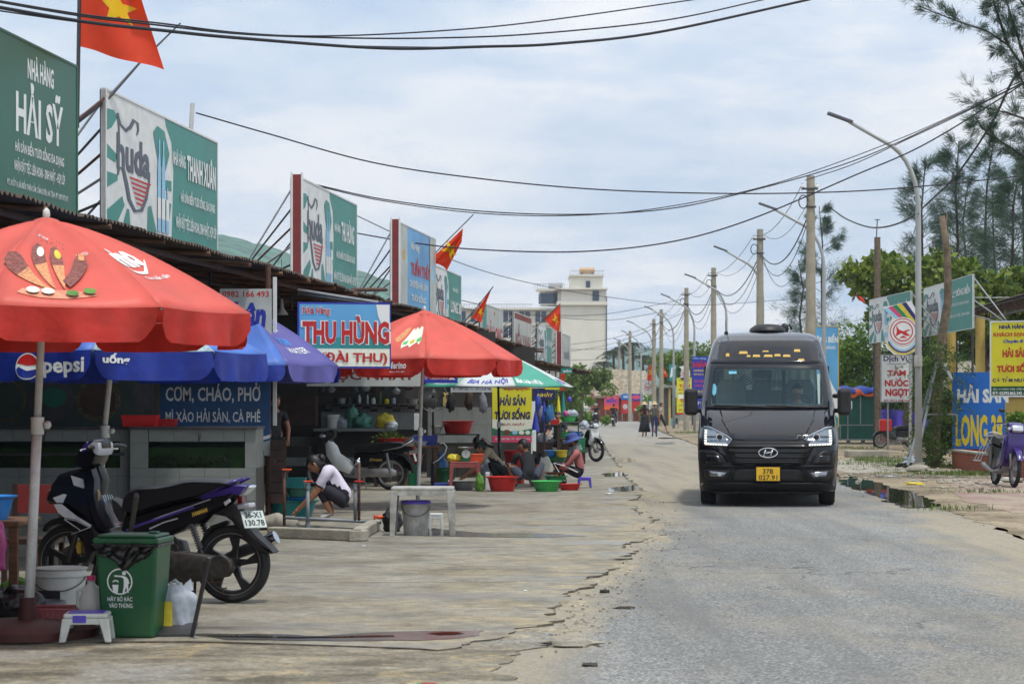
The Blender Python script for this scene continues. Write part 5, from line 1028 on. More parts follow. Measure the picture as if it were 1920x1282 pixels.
board('stall_fascia', 'pale fascia sign hidden under the beer parasol', 'signboard', WP(845,735,42.8), ((925-845)*42.8/F,0,0), 14*42.8/F, [('t','ĐT: 0389 565 117 - 0912 628 966',.5,.5,.9,.5,'print_navy',.02)], 'mbanner', .04)
YB = 41.0; p = WP(923,829,YB)
board('standing_banner', 'tall yellow vertical banner reading HAI SAN TUOI SONG beside the beer parasol pole', 'banner', p, ((997-923)*YB/F,0,0), 108*YB/F, [
  ('p',[(0,.40),(1,.40),(1,0),(0,0)],'print_cream'),('p',[(0,.10),(1,.10),(1,.24),(.7,.20),(.35,.19),(0,.25)],'pl_dgreen'),('p',[(0,0),(1,0),(1,.115),(0,.115)],'print_pink'),('p',[(0,1),(1,1),(.8,.93),(.4,.91),(.1,.95)],'veg'),
  ('t','Đạo Quyến',.62,.935,.66,.10,'print_red',.02),('t','HẢI SẢN',.52,.735,.66,.19,'print_navy',.05,.1),('t','TƯƠI SỐNG',.51,.50,.90,.21,'print_navy',.05,.1),('t','MỰC NHẢY',.53,.315,.6,.055,'print_red',.02),('t','ĐT: 0383 556 179 - 0912 628 966',.52,.06,.88,.035,W_,.01),
  ('e',.14,.17,.09,.04,'print_grey'),('e',.37,.18,.09,.04,'print_brown'),('e',.57,.17,.07,.035,'print_sky'),('e',.74,.17,.07,.035,'print_cream'),('e',.90,.17,.06,.035,'print_white')], 'yel_sign', .03)
# --- stall 3/4 small boards
for (lab, x0, y0, x1, y1, Y, pan, txt, tm) in (('grey hanging board above the far stall goods', 998,728,1022,708,52,'mbanner','115 964','print_grey'),('yellow hanging board with red NHAY lettering at the far stall', 1022,730,1049,712,53,'yel_sign','ỰC NHẢY!','print_red'),('navy hanging board with pink text in the far stall', 1000,748,1041,731,54,'print_navy','NHẢY','print_yel'),('dark red board in the last stall', 1006,716,1036,702,60,'maroon','HẢI SẢN','print_white'),('small teal board at the roof end of the row', 1052,700,1073,690,66,'teal_sign','BIỂN','print_white')):
    board('small_signboard', lab, 'signboard', WP(x0,y0,Y), ((x1-x0)*Y/F,0,0), (y0-y1)*Y/F, [('t',txt,.55,.5,.7,.5,tm,.03)], pan, .03)
cross_wall(st3, o3, -8, WP(1003,761,56).x, 56, 0, 3.0); cross_wall(st4, o4, -8, WP(1030,761,72).x, 72, 0, 2.6)
for k, (x, y0, y1, Y, m) in enumerate(((1020,752,808,52,'deep_blue'),(1034,757,806,53,'water_blue'),(1056,735,815,56,'teal_sign'),(1047,742,815,57,'yel_sign'),(1004,770,830,45,'deep_blue'))):
    b = B(); Y_ = Y; hh = (y1-y0)*Y/F; b.lathe([(.012,hh),(.035,hh*.85),(.075,hh*.5),(.085,hh*.36),(.03,hh*.33),(.018,hh*.3),(.018,0)], n=9); tag(b.build('folded_parasol', m, loc=WP(x, y1, Y_), smooth=40), ['furled navy parasol leaning in the far stall','furled light blue parasol in the far stall','furled teal parasol at the last stall','furled yellow parasol at the last stall','furled blue parasol just behind the yellow banner'][k], 'parasol')
# ================================================================== PARASOLS
def parasol(label, loc, Rr, za, zr, val, c0, panels, vals, tilt=(0,0), pole='pole_w', polr=.024, zjoint=1.15, prints=None, base=None, seed=0, polez=0.0, dome=1.3):
    """c0: angle of the first rib (deg), panels/vals: 8 material keys; panel k lies between rib k and k+1"""
    t = thing('parasol', label, 'parasol', loc, group='big street parasols along the stalls')
    tx, ty = tilt
    def S(p): return Vector((p.x+tx*p.z, p.y+ty*p.z, p.z))
    rib = [Vector((math.cos(R(c0+45*k)), math.sin(R(c0+45*k)), 0)) for k in range(9)]
    def cp(k, u, v):      # u across the panel, v 0 apex .. 1 rim
        a, b_ = rib[k], rib[k+1]; d = a.lerp(b_, u); sagf = math.sin(u*math.pi)
        z = za+(zr-za)*(v**dome); z -= .055*sagf*math.sin(v*math.pi)*Rr
        return S(Vector((d.x*Rr*v, d.y*Rr*v, z-.012*sagf*v)))
    for k in range(8):
        b = B(); b.grid(lambda u, v: cp(k, u, max(v, .02)), 8, 10); b.build('canopy_panel', panels[k], t, smooth=True, solid=.003)
        if val:
            def vf(u, v, k=k):
                uu = .02+.96*u; p = cp(k, uu, 1.0); e = min(u, 1-u); hh = val*(.5+.5*min(1, e/.10)**.5) if e < .10 else val
                d = rib[k].lerp(rib[k+1], uu); fl = .03*math.sin(u*9+seed+k)*v+.02*math.sin(u*23+k*2+seed)*v
                return p+Vector((d.x, d.y, 0))*(.004+fl)+Vector((0,0,-hh*v))
            b = B(); b.grid(vf, 20, 4); b.build('valance', vals[k], t, smooth=True)
    b = B(); b.tube([S(Vector((0,0,polez))), S(Vector((0,0,zjoint)))], polr*1.22, 10); b.build('lower_pole', pole, t, smooth=True)
    b = B(); b.tube([S(Vector((0,0,zjoint))), S(Vector((0,0,za-.02)))], polr*.9, 10); b.build('upper_pole', pole, t, smooth=True)
    b = B(); p = S(Vector((0,0,zjoint))); b.cyl(p-Vector((0,0,.09)), p+Vector((0,0,.02)), polr*1.6, n=10); b.build('joint_collar', 'pl_white', t, smooth=40)
    b = B(); b.ball(p+Vector((polr*2.4,0,-.03)), .026, 8, 6, noise_amp=.5); b.build('clamp_knob', 'pl_white', t, smooth=True)
    b = B(); q = S(Vector((0,0,za))); b.lathe([(.05,-.02),(.045,.0),(.02,.012),(.024,.03),(.020,.06),(.004,.075)], c=q, n=12); b.build('finial', 'pl_white', t, smooth=60)
    b = B(); b.openlathe([(.13*Rr/1.3,-.05),(.07,.0),(.03,.012)], c=q+Vector((0,0,-.0)), n=16); b.build('top_cap', panels[0], t)
    hz = zr-.02
    for k in range(8):
        b = B(); pts = [cp(k, 0.0, v)+Vector((0,0,-.012)) for v in (.03,.35,.7,1.0)]; b.tube(pts, .007, 5)
        b.tube([S(Vector((0,0,za-.72*(za-zr)-.12))), cp(k, 0.0, .52)+Vector((0,0,-.015))], .006, 5); b.build('rib', 'steel', t)
    if base:
        b = B(); b.lathe([(.45,0),(.45,.05),(.38,.08),(.06,.10),(.05,.24),(.035,.24)], n=28); b.build('base', base, t, smooth=40)
    def surf(k, off=.006):
        def fn(u, v):
            p = cp(k, u, 1-v); e1 = cp(k, u+.01, 1-v)-p; e2 = cp(k, u, 1-v-.01)-p; n = e1.cross(e2).normalized(); n = n if n.z > 0 else -n; return p+n*off
        return fn
    def vsurf(k, off=.010):
        def fn(u, v):
            p = cp(k, u, 1.0); d = rib[k].lerp(rib[k+1], u); vv = 1-v; fl = .03*math.sin(u*9+seed+k)*vv+.02*math.sin(u*23+k*2+seed)*vv
            return p+Vector((d.x,d.y,0))*(off+.006+fl)+Vector((0,0,-val*vv))
        return fn
    if prints: prints(t, surf, vsurf)
    return t
def sprint(t, fn, pts, m, name='print', step=.04): B().tri2d(pts, fn, step).build(name, m, t)
def ices(t, surf, vsurf):
    # panel 0 spans -104..-59 deg (front), panel 1 -59..-14
    off = [0]
    def L_(o): return surf(0, .006+.0022*o)
    _s0 = surf; surf = lambda k, off=.006: (lambda f: (lambda u, v: f(u-.15 if k == 0 else u, v)))(_s0(k, off)); f1 = L_(1)
    glow = [(.30,.11),(.45,.08),(.62,.08),(.82,.11),(.80,.15),(.62,.17),(.45,.17),(.33,.15)]
    sprint(t, f1, glow, mat('print_glow', C(220,140,110), .6, var=.2, vs=20))
    def cone(bx, by, tx_, ty_, w, m1, m2, lay):
        d = Vector((tx_-bx, ty_-by)); n = Vector((-d.y, d.x)).normalized(); bp = Vector((bx, by)); f = L_(lay); g = L_(lay+1)
        c1 = bp+d*.56
        sprint(t, f, [bp, c1+n*w, c1-n*w], 'print_wafer', 'cone_print')
        top = [c1+n*w*1.05, bp+d*.75+n*w*1.25, bp+d*.92+n*w*.95, bp+d*1.0, bp+d*.92-n*w*.95, bp+d*.75-n*w*1.25, c1-n*w*1.05]
        sprint(t, f, top, m1, 'cone_print'); cc = bp+d*.80-n*w*.45
        sprint(t, g, [(cc.x+w*.72*math.cos(a), cc.y+w*.8*math.sin(a)) for a in np.linspace(0, 5.9, 12)], m2, 'cone_print')
    cone(.56,.17,.33,.62,.065,'print_brown','print_cream',2); cone(.62,.17,.60,.64,.062,'print_brown','pl_yel',4)
    cone(.54,.16,.10,.42,.06,'print_brown','print_brown',2)
    d = [(.66,.19),(.90,.40),(.94,.50),(.88,.52),(.80,.47),(.62,.26)]; sprint(t, L_(6), d, 'print_brown', 'cone_print'); sprint(t, L_(7), [(.84,.46),(.90,.44),(.94,.50),(.89,.52)], 'print_wafer', 'cone_print')
    for c in ((.50,.13),(.66,.12),(.78,.14),(.4,.13)): sprint(t, L_(8), [(c[0]+.045*math.cos(a), c[1]+.03*math.sin(a)) for a in np.linspace(0, 5.6, 9)], 'print_cream' if c[0] < .6 else 'veg', 'flower_print')
    for i in range(22):
        x = random.uniform(.25,.8); y = random.uniform(.60,.74); sprint(t, L_(1), [(x,y),(x+.02,y+.004),(x+.014,y+.016)], 'print_brown')
    lettering('CACAO SOCOLA', W_, t, surf(0,.008), .86, 1.16 if 0 else .995, .50, .53, .01); lettering('NÚI SOCOLA', W_, t, surf(0,.008), .30, .52, .70, .73, .01)
    f = surf(1, .009); lettering('Merino', W_, t, f, .16, .80, .46, .66, .05, .1); sprint(t, f, band([(.18,.45),(.35,.40),(.6,.41),(.84,.49)], [.004,.014,.012,.003]), W_); lettering('Quá bắt tận', W_, t, f, .42, .80, .33, .375, .01, .2)
parasol('big faded red parasol with ice cream cones print, nearest the camera', GP(52,1190), 1.33, 2.63, 2.03, .20, -91.5, ['red_fab']*8, ['red_val']*8, tilt=(.045,0), prints=ices, base=mat('base_paint', C(74,30,28), .7, var=.2, dirt=.4), seed=2, polr=.026, zjoint=1.36, dome=1.42)  # base paint darkened, the shade under the canopy put into its colour
def pepsi(t, surf, vsurf):
    f = vsurf(7); g = vsurf(7, .013)
    lettering('pepsi', W_, t, f, .56, .93, .10, .78, .03)
    sprint(t, f, arc_pts(.43,.5,.10,.46), W_, 'emblem'); sprint(t, g, arc_pts(.43,.5,.09,.42,10,170,12)+[(.34,.62),(.43,.52),(.52,.56)], 'print_red', 'emblem'); sprint(t, g, arc_pts(.43,.46,.09,.38,190,350,12)+[(.50,.40),(.43,.34),(.36,.48)], 'blue_val', 'emblem')
    f = vsurf(0); lettering('uống', W_, t, f, .08, .30, .50, .92, .04)
parasol('blue cola parasol with a patched pale top over the motorbike on a leaning pole', GP(171,1056), 1.42, 2.52, 1.93, .25, -86, ['camo_fab','blue_fab','camo_fab','blue_fab','blue_fab','blue_fab','blue_fab','blue_fab'], ['blue_val']*8, tilt=(.10,0), prints=pepsi, seed=4, polr=.028, zjoint=1.25)
def truew(t, surf, vsurf):
    f = surf(1, .009); lettering('true', 'pl_blue', t, f, .25, .62, .34, .47, .02, .2); lettering('WATER', W_, t, f, .32, .78, .20, .29, .005, .2); sprint(t, f, band([(.30,.62),(.5,.66),(.7,.62)], .012), W_); sprint(t, f, band([(.30,.56),(.5,.60),(.7,.56)], .012), W_)
    f = surf(0, .009); lettering('pepsi', W_, t, f, .2, .5, .55, .68, .01, .2)
    f = vsurf(0); g = vsurf(0,.014); sprint(t, f, arc_pts(.42,.5,.06,.46), W_, 'emblem'); sprint(t, g, arc_pts(.42,.52,.05,.38,20,200,12), 'print_red', 'emblem')
parasol('blue and purple water brand parasol behind the tiled tank', (WP(441,761,27.6).x, 27.6, 0), 1.33, 2.74, 1.96, .2, -102, ['blue_fab','purp_fab','blue_fab','purp_fab','blue_fab','purp_fab','blue_fab','blue_fab'], ['blue_val','purp_fab','blue_val','purp_fab','blue_val','purp_fab','blue_val','blue_val'], tilt=(.03,0), prints=truew, seed=6, polez=.4)
def lolly(t, surf, vsurf):
    f = surf(7, .008); g = surf(7, .011)
    pts = [(.52,.34),(.60,.60),(.66,.62),(.70,.56),(.74,.62),(.80,.60),(.83,.55),(.90,.60),(.96,.55),(.92,.30),(.88,.24),(.84,.30),(.76,.26),(.72,.22),(.68,.28),(.60,.25),(.57,.22)]
    sprint(t, f, pts, 'print_cream')
    for x, m in ((.60,'pl_green'),(.74,'pl_yel'),(.88,'pl_green')): sprint(t, g, [(x-.05,.30),(x+.04,.30),(x+.05,.38),(x-.05,.36)], m)
    sprint(t, f, [(.30,.40),(.36,.62),(.44,.66),(.52,.60),(.50,.44),(.42,.34)], 'print_wafer')
    lettering('Merino', W_, t, vsurf(7), .50, .74, .40, .84, .03, .15); lettering('Quá bắt tận', W_, t, vsurf(7), .52, .72, .16, .30, .01, .15)
parasol('second red parasol with ice lolly print, beyond the grey plastic table', (WP(783,761,30.4).x, 30.4, 0), 1.42, 2.80, 2.10, .22, -86, ['red_fab']*8, ['red_val']*8, tilt=(.035,0), prints=lolly, seed=9, zjoint=1.12)
def bia(t, surf, vsurf):
    for k, m, a, b_ in ((0,'deep_blue',.14,.90),(1,'print_white',.06,.66),(7,'print_white',.2,.95),(2,'deep_blue',.1,.9)):
        f = surf(k, .008); lettering('BIA HÀ NỘI', m, t, f, a, b_, .05, .24, .03, .1)
parasol('green and white beer parasol reading BIA HA NOI over the squatting group', (WP(938,761,38.5).x, 38.5, 0), 1.40, 2.46, 1.80, 0, -122, ['white_fab','teal_fab','white_fab','teal_fab','white_fab','teal_fab','white_fab','teal_fab'], None, tilt=(-.02,0), pole='black_gl', prints=bia, dome=1.12, seed=3)
# ================================================================== FLAGS
def flag(label, pole_pts, corners, Y, pole_r=.014, amp=.05, seed=0, group='red flags with a yellow star', starq=(.5,.5,.2), drape=None):
    """corners: top-left(hoist top), top-right, bottom-right, bottom-left in pixels at depth Y"""
    P = [WP(x, y, Y+(d if len(q) > 2 else 0)) for q in pole_pts for x, y, d in [(q+(0,))[:3]]]; t = thing('flag', label, 'flag', P[0], group=group); o = Vector(t.location)
    b = B(); b.tube([p-o for p in P], pole_r, 7); b.build('pole', 'dsteel', t)
    c = [WP(x, y, Y)-o for x, y in corners]
    def fn(u, v, off=0):
        p = c[3].lerp(c[2], u).lerp(c[0].lerp(c[1], u), v); w = amp*(max(0,u)**.7)*(math.sin(u*7+v*2.3+seed)+.5*math.sin(u*13-v*3+seed)); 
        return p+Vector((0, w+off, .3*w*(1-v)+(.02*math.sin(u*9+seed)*u)))
    b = B(); b.grid(lambda u, v: fn(u, v), 26, 18); b.build('cloth', 'flag', t, smooth=True)
    sx, sy, r = starq; asp = (c[1]-c[0]).length/max((c[3]-c[0]).length,.01)
    st = [(sx+r*(.39 if i%2 else 1)*math.sin(i*math.pi/5)/asp, sy+r*(.39 if i%2 else 1)*math.cos(i*math.pi/5)) for i in range(10)]
    for off in (-.006,.006): B().tri2d(st, lambda u, v: fn(u, v, off), .04).build('star', 'star', t, smooth=True)
flag('large red flag with star at the upper left, on the first sign post', [(145,240),(150,-80)], [(151,-70),(262,-20),(305,132),(151,88)], 23.5, .022, .07, 1, starq=(.55,.62,.24))
t = thing('bamboo_pole', 'long leaning pole tied behind the first and second roof signs', 'pole', WP(146,226,24)); o = Vector(t.location); b = B(); b.tube([WP(146,226,24)-o, WP(205,182,24.5)-o, WP(262,118,25)-o, WP(338,44,25.6)-o], [.034,.022,.014,.010], 7); b.build('shaft', 'dsteel', t); b = B(); b.tube([WP(148,222,23.95)-o, WP(200,180,24.4)-o], .014, 6); b.build('lashing', 'rust', t)
b = B(); b.cyl((0,0,0), WP(361,194,29.2)-WP(357,260,29.2), .032, n=8); t = tag(b.build('wire_post', 'pole_w', loc=WP(357,260,29.2)), 'short grey post above the THANH XUAN sign holding a cable', 'post')
flag('orange red flag curling beside the blue roof sign', [(800,492),(830,460),(888,402)], [(868,428),(866,452),(838,505),(806,488)], 47.6, .012, .12, 3, starq=(.5,.5,.22))
flag('furled red flag leaning behind the second red parasol', [(868,606),(895,575),(925,537)], [(924,537),(914,560),(903,604),(884,596)], 56, .014, .06, 5, starq=(.5,.3,.14))
flag('small red flag before the hotel windows', [(1006,612),(1051,569)], [(1050,569),(1051,600),(1048,625),(1020,599)], 69, .014, .05, 7, starq=(.52,.5,.26))
flag('far red flag on the left above the kiosk tree', [(1216,720),(1216,680)], [(1217,684),(1228,692),(1225,716),(1213,712)], 160, .02, .1, 9, starq=(.5,.6,.3))
flag('far red flag on the right above the kiosk tree', [(1236,710),(1237,684)], [(1237,686),(1247,694),(1252,706),(1243,708)], 158, .02, .1, 11, starq=(.5,.6,.3))
flag('orange red flag beside the left teal sign', [(1622,567),(1604,553)], [(1603,552),(1616,557),(1623,568),(1610,563)], 76, .015, .03, 12, starq=(.5,.5,.1))
_pp = [o for o in bpy.data.objects if o.parent is None and o.name.startswith('parasol')]
dup(_pp[0], (-4.7, 9.6, 0), .4, 'unseen red parasol added nearer than the left frame edge to block light')  # unseen copy outside the frame, added to deepen the shade at the left
# ================================================================== VAN
def van():
    Yf = 31.0; t = thing('minibus', 'black minibus with lit headlamps driving toward the camera', 'minibus', (3.72, Yf, ZR), rotz=R(-6.3))
    W_t = [(.20,.97),(.35,1.0),(.7,1.025),(1.0,1.03),(1.45,1.01),(1.5,1.005),(2.08,.93),(2.12,.925),(2.45,.84),(2.56,.78),(2.62,.66)]
    Y_t = [(.20,.20),(.35,.03),(.7,.0),(.95,.04),(1.02,.10),(1.2,.40),(1.42,.86),(1.46,.92),(2.08,1.52),(2.12,1.56),(2.45,1.95),(2.56,2.15),(2.62,2.5)]
    wf = lambda z: float(np.interp(z, [p[0] for p in W_t], [p[1] for p in W_t])); yf = lambda z: float(np.interp(z, [p[0] for p in Y_t], [p[1] for p in Y_t]))
    def S(x, z, off=0.0):
        w = wf(z); q = min(.9995, abs(x)/w); n = 3.2 if z > 1.4 else 4.2; D = .62 if z < 1.4 else .5
        return Vector((x, yf(z)+D*(1-(1-q**n)**(1/n))-off, z))
    zs_ = [.22,.30,.4,.55,.7,.85,.95,1.0,1.05,1.12,1.2,1.3,1.38,1.44,1.50,1.56,1.65,1.75,1.85,1.95,2.02,2.08,2.16,2.25,2.35,2.45,2.52,2.57,2.61]
    us = [-1,-.985,-.96,-.92,-.86,-.78,-.68,-.55,-.4,-.2,0,.2,.4,.55,.68,.78,.86,.92,.96,.985,1]
    body = B(); rows = []
    for z in zs_:
        w = wf(z); fr = [S(u*w*.9995, z) for u in us]; L_ = [Vector((-w, y, z)) for y in (6.1, 4.2, fr[0].y+.25)]; Rr = [Vector((w, y, z)) for y in (fr[-1].y+.25, 4.2, 6.1)]
        rows.append(L_+fr+Rr)
    n = len(rows[0]); vs = sum(rows, []); fs = []; 
    for j in range(len(zs_)-1):
        zm = (zs_[j]+zs_[j+1])/2
        for i in range(n-1):
            um = (us[i-3]+us[i-2])/2 if 3 <= i < n-4 else 9
            if 1.50 < zm < 2.02 and abs(um) < .90: continue           # windscreen opening
            if 1.50 < zm < 2.0 and (i <= 2 or i >= n-4): continue   # front side windows
            fs.append((j*n+i, j*n+i+1, (j+1)*n+i+1, (j+1)*n+i))
    body.add(vs, fs)
    k = (len(zs_)-1)*n; top = [vs[k+i] for i in range(n)]
    body.add(top+[Vector((0, 6.1, 2.66)), Vector((0, 2.9, 2.67))], [(i, i+1, n+1) for i in range(2, n-4)]+[(0,1,n),(1,2,n+1,n),(n-4,n-3,n+1),(n-3,n-2,n,n+1),(n-2,n-1,n)])
    body.add([(-.97,6.1,.22),(.97,6.1,.22),(.9,6.1,2.0),(.7,6.1,2.6),(-.7,6.1,2.6),(-.9,6.1,2.0)], [(0,1,2,3,4,5)])
    body.build('body', 'van', t, smooth=35)
    def patch(name, poly, off, m, step=.09, thick=.02, **k):
        b = B(); b.tri2d(poly, lambda x, z: S(x, z, off), step); o = b.build(name, m, t if not k.get('par') else k['par'], smooth=40, solid=thick); return o
    def mir(p): return [(-x, z) for x, z in p][::-1]
    glass = glassmat('windscreen_glass', (.72,.92,.90,1), .02, .0)
    ws = [(-.83,1.475),(0,1.465),(.83,1.475),(.845,1.52),(.79,2.0),(.765,2.045),(0,2.055),(-.765,2.045),(-.79,2.0),(-.845,1.52)]
    patch('windscreen', ws, .006, glass, .12, 0)
    fr = [(-.92,1.455),(.92,1.455),(.855,2.07),(-.855,2.07)]
    b = B(); inn = ws; 
    for seg in ([(-.93,1.45),(-.845,1.475),(-.80,2.0),(-.77,2.05),(-.86,2.09)], [(.93,1.45),(.86,2.09),(.77,2.05),(.80,2.0),(.845,1.475)], [(-.93,1.44),(.93,1.44),(.845,1.485),(0,1.475),(-.845,1.485)], [(-.86,2.085),(-.77,2.04),(0,2.05),(.77,2.04),(.86,2.085)]):
        b.tri2d(seg, lambda x, z: S(x, z, .010), .08)
    b.build('windscreen_surround', 'black_gl', t, smooth=40)
    for s in (-1, 1):
        b = B(); b.add([(s*.99,1.55,1.5),(s*.985,2.9,1.5),(s*.92,2.9,2.02),(s*.92,2.0,2.02)], [(0,1,2,3)]); b.build('side_window', glass, t)
        b = B(); b.box(s*.97-.02,s*.97+.02,2.9,3.1,1.48,2.1); b.box(s*.97-.02,s*.97+.02,4.4,4.5,1.48,2.1); b.box(s*.97-.02,s*.97+.02,5.9,6.1,1.48,2.1); b.build('window_pillar', 'van', t)
        for (y0, y1) in ((3.1,4.4),(4.5,5.9)): b = B(); b.add([(s*1.009,y0,1.5),(s*1.009,y1,1.5),(s*.94,y1,2.05),(s*.94,y0,2.05)], [(0,1,2,3)]); b.build('side_window', glass, t)
    # forehead: reflective visor panel with seam and faint gilt ornament
    patch('visor_panel', [(-.865,2.125),(.865,2.125),(.74,2.50),(.60,2.545),(-.60,2.545),(-.74,2.50)], .010, 'van', .1, .01)
    b = B()
    for i, (x, z, w, h) in enumerate(((-.60,2.23,.03,.05),(-.36,2.27,.07,.04),(-.16,2.22,.06,.035),(.02,2.22,.07,.035),(.16,2.23,.05,.035),(.30,2.22,.06,.035),(.46,2.30,.05,.04),(-.02,2.30,.05,.02),(.52,2.16,.05,.03),(-.28,2.22,.03,.03))):
        b.add([S(x-w,z,.0135),S(x+w,z,.0135),S(x+w*.8,z+h,.0135),S(x-w*.8,z+h,.0135)], [(0,1,2,3)])
    b.build('gilt_ornament', 'print_gold', t)
    # bonnet
    patch('bonnet', [(-.90,1.435),(-.86,1.10),(-.62,1.005),(-.3,.965),(.3,.965),(.62,1.005),(.86,1.10),(.90,1.435),(.5,1.425),(-.5,1.425)], .014, 'van', .08, .012)
    for s in (-1, 1): 
        b = B(); b.tube([S(s*.70,1.40,.02), S(s*.66,1.25,.022), S(s*.56,1.08,.02)], [.012,.016,.008], 6); b.build('bonnet_crease', 'van', t, smooth=True)
    b = B(); b.tube([S(x,1.446,.012) for x in np.linspace(-.9,.9,14)], .014, 6); b.build('cowl', 'van_tr', t)
    for x0, x1, z1 in ((-.80,.05,1.475),(-.02,.62,1.47)):
        b = B(); b.tube([S(x0,1.478,.035), S((x0+x1)/2,1.470,.045), S(x1,1.452,.03)], .012, 5); b.build('wiper', 'blackp', t)
    # headlamps
    for s in (-1, 1):
        f = (lambda p: p) if s < 0 else mir
        patch('headlamp', f([(-.955,1.10),(-.93,1.175),(-.86,1.16),(-.60,1.045),(-.52,.98),(-.60,.875),(-.90,.885),(-.965,.92)]), .014, 'van_tr', .06, .01)
        patch('lamp_inside', f([(-.93,1.14),(-.86,1.14),(-.60,1.03),(-.55,.98),(-.61,.90),(-.88,.91),(-.935,.95)]), .020, 'projector', .06, .004)
        b = B(); c = S(s*.70,1.015,.03); b.cyl(c+Vector((0,.02,0)), c-Vector((0,.02,0)), .055, n=18); b.build('projector_lens', 'chrome', t, smooth=40)
        b = B(); b.ball(c-Vector((0,.02,0)), (.04,.015,.04), 14, 8); b.build('projector_glass', 'black_gl', t, smooth=True)
        b = B()
        for i in range(6): b.obox(S(s*(.905-.0*i), .93+i*.036, .034), (.036,.012,.022))
        for i in range(9): b.obox(S(s*(.90-i*.037), .915-.0012*i, .034), (.026,.012,.026))
        b.build('daylight_strip', 'led', t)
        b = B(); b.tube([S(s*.935,1.165,.024), S(s*.85,1.155,.026), S(s*.60,1.04,.026), S(s*.525,.98,.026), S(s*.60,.885,.026)], .009, 5); b.build('lamp_trim', 'chrome', t)
        patch('lamp_cover', f([(-.94,1.15),(-.86,1.15),(-.60,1.04),(-.53,.98),(-.61,.885),(-.89,.895),(-.945,.94)]), .045, glassmat('lamp_cover_glass', (.9,.92,.95,1), .02), .08, 0)
    # grille
    patch('grille_frame', [(-.60,.93),(-.50,.965),(.50,.965),(.60,.93),(.66,.86),(.50,.565),(-.50,.565),(-.66,.86)], .022, 'van_tr', .08, .03)
    patch('grille_mesh', [(-.56,.92),(.56,.92),(.60,.86),(.46,.60),(-.46,.60),(-.60,.86)], .026, 'black_gl', .1, .004)
    for z, w in ((.875,.59),(.80,.57),(.725,.53),(.65,.49)):
        b = B(); b.tube([S(x, z, .05) for x in np.linspace(-w, w, 12)], .017, 6); b.build('grille_slat', 'van_tr', t, smooth=True)
    E_ = B(); pts = arc_pts(0, .79, .135, .068, 0, 360, 30); E_.tube([S(x, z, .062) for x, z in pts], .011, 6, closed=True)
    for x0, z0, x1, z1 in ((-.065,.745,-.035,.835),(.035,.745,.065,.835),(-.048,.782,.048,.80)): E_.tube([S(x0,z0,.066), S(x1,z1,.066)], .013, 6)
    E_.build('badge', 'chrome', t, smooth=True)
    # bumper
    patch('bumper', [(-1.0,.24),(1.0,.24),(1.02,.80),(.96,.83),(.78,.82),(.66,.74),(.56,.55),(-.56,.55),(-.66,.74),(-.78,.82),(-.96,.83),(-1.02,.80)], .03, 'van_tr', .1, .03)
    patch('bumper_lip', [(-.97,.22),(.97,.22),(.97,.30),(.80,.34),(-.80,.34),(-.97,.30)], .055, 'van_tr', .1, .03)
    for s in (-1, 1):
        f = (lambda p: p) if s < 0 else mir
        patch('air_intake', f([(-.90,.755),(-.72,.745),(-.64,.62),(-.90,.62)]), .036, 'black_gl', .08, .004); patch('bumper_ridge', f([(-.95,.615),(-.35,.60),(-.35,.575),(-.95,.58)]), .05, 'van_tr', .1, .02)
        patch('fog_lamp_recess', f([(-.93,.55),(-.55,.54),(-.60,.40),(-.86,.385),(-.93,.44)]), .035, 'blackp', .08, .004)
        patch('fog_lamp', f([(-.86,.525),(-.60,.50),(-.66,.435),(-.84,.445)]), .042, 'projector', .07, .006)
        b = B(); b.cyl(S(s*.70,.478,.06)+Vector((0,.02,0)), S(s*.70,.478,.06), .03, n=12); b.build('fog_bulb', 'clear_lens', t)
    patch('lower_grille', [(-.45,.555),(.45,.555),(.52,.38),(-.52,.38)], .034, 'blackp', .1, .004)
    # plate
    b = B(); p = S(0,.50,.10); b.box(-.17,.17,p.y,p.y+.03,.385,.58); b.build('number_plate', 'plate_y', t, bevel=.006); yy = p.y-.003
    lettering('37B', 'print_black', t, lambda u, v: Vector((u, yy, v)), -.075, .075, .49, .56, .01); lettering('027.91', 'print_black', t, lambda u, v: Vector((u, yy, v)), -.135, .135, .40, .47, .01)
    b = B(); b.box(-.19,.19,p.y+.02,p.y+.06,.37,.60); b.build('plate_holder', 'van_tr', t)
    # mirrors
    for s in (-1, 1):
        b = B(); b.obox((s*1.14,.98,1.53), (.20,.18,.40)); b.build('mirror_housing', 'blackp', t, bevel=.05)
        b = B(); b.tube([(s*1.0,1.25,1.62),(s*1.08,1.12,1.62)], .035, 6); b.tube([(s*1.0,1.25,1.40),(s*1.08,1.1,1.40)], .035, 6); b.build('mirror_arm', 'blackp', t)
        b = B(); b.obox((s*1.245,.97,1.48), (.02,.08,.12)); b.build('indicator', 'clear_lens', t, bevel=.008)
    # wheels
    def wheel(x, y):
        b = B(); r = .345; prof = [(r*.6,-.1),(r*.93,-.112),(r*.985,-.09),(r,-.04),(r,.04),(r*.985,.09),(r*.93,.112),(r*.6,.1)]
        b.lathe(prof, c=(x,y,r), n=30, axis='X', caps=False); w = b.build('wheel', 'tyre', t, smooth=40)
        b = B(); b.lathe([(.02,-.08),(r*.55,-.09),(r*.6,-.07),(r*.6,.07),(r*.55,.09),(.02,.08)], c=(x,y,r), n=20, axis='X'); b.build('rim', 'alloy', w)
        b = B()
        for a in range(24): b.obox((x, y-(r)*math.cos(R(a*6-60))*.999, r+r*math.sin(R(a*6-60))*.999), (.17,.006,.004), (R(0),0,0))
    for x in (-.88,.88):
        wheel(x, .98); wheel(x, 4.75)
    b = B(); b.box(-.78,.78,.25,6.0,.19,.55); b.build('underbody', 'blackp', t)
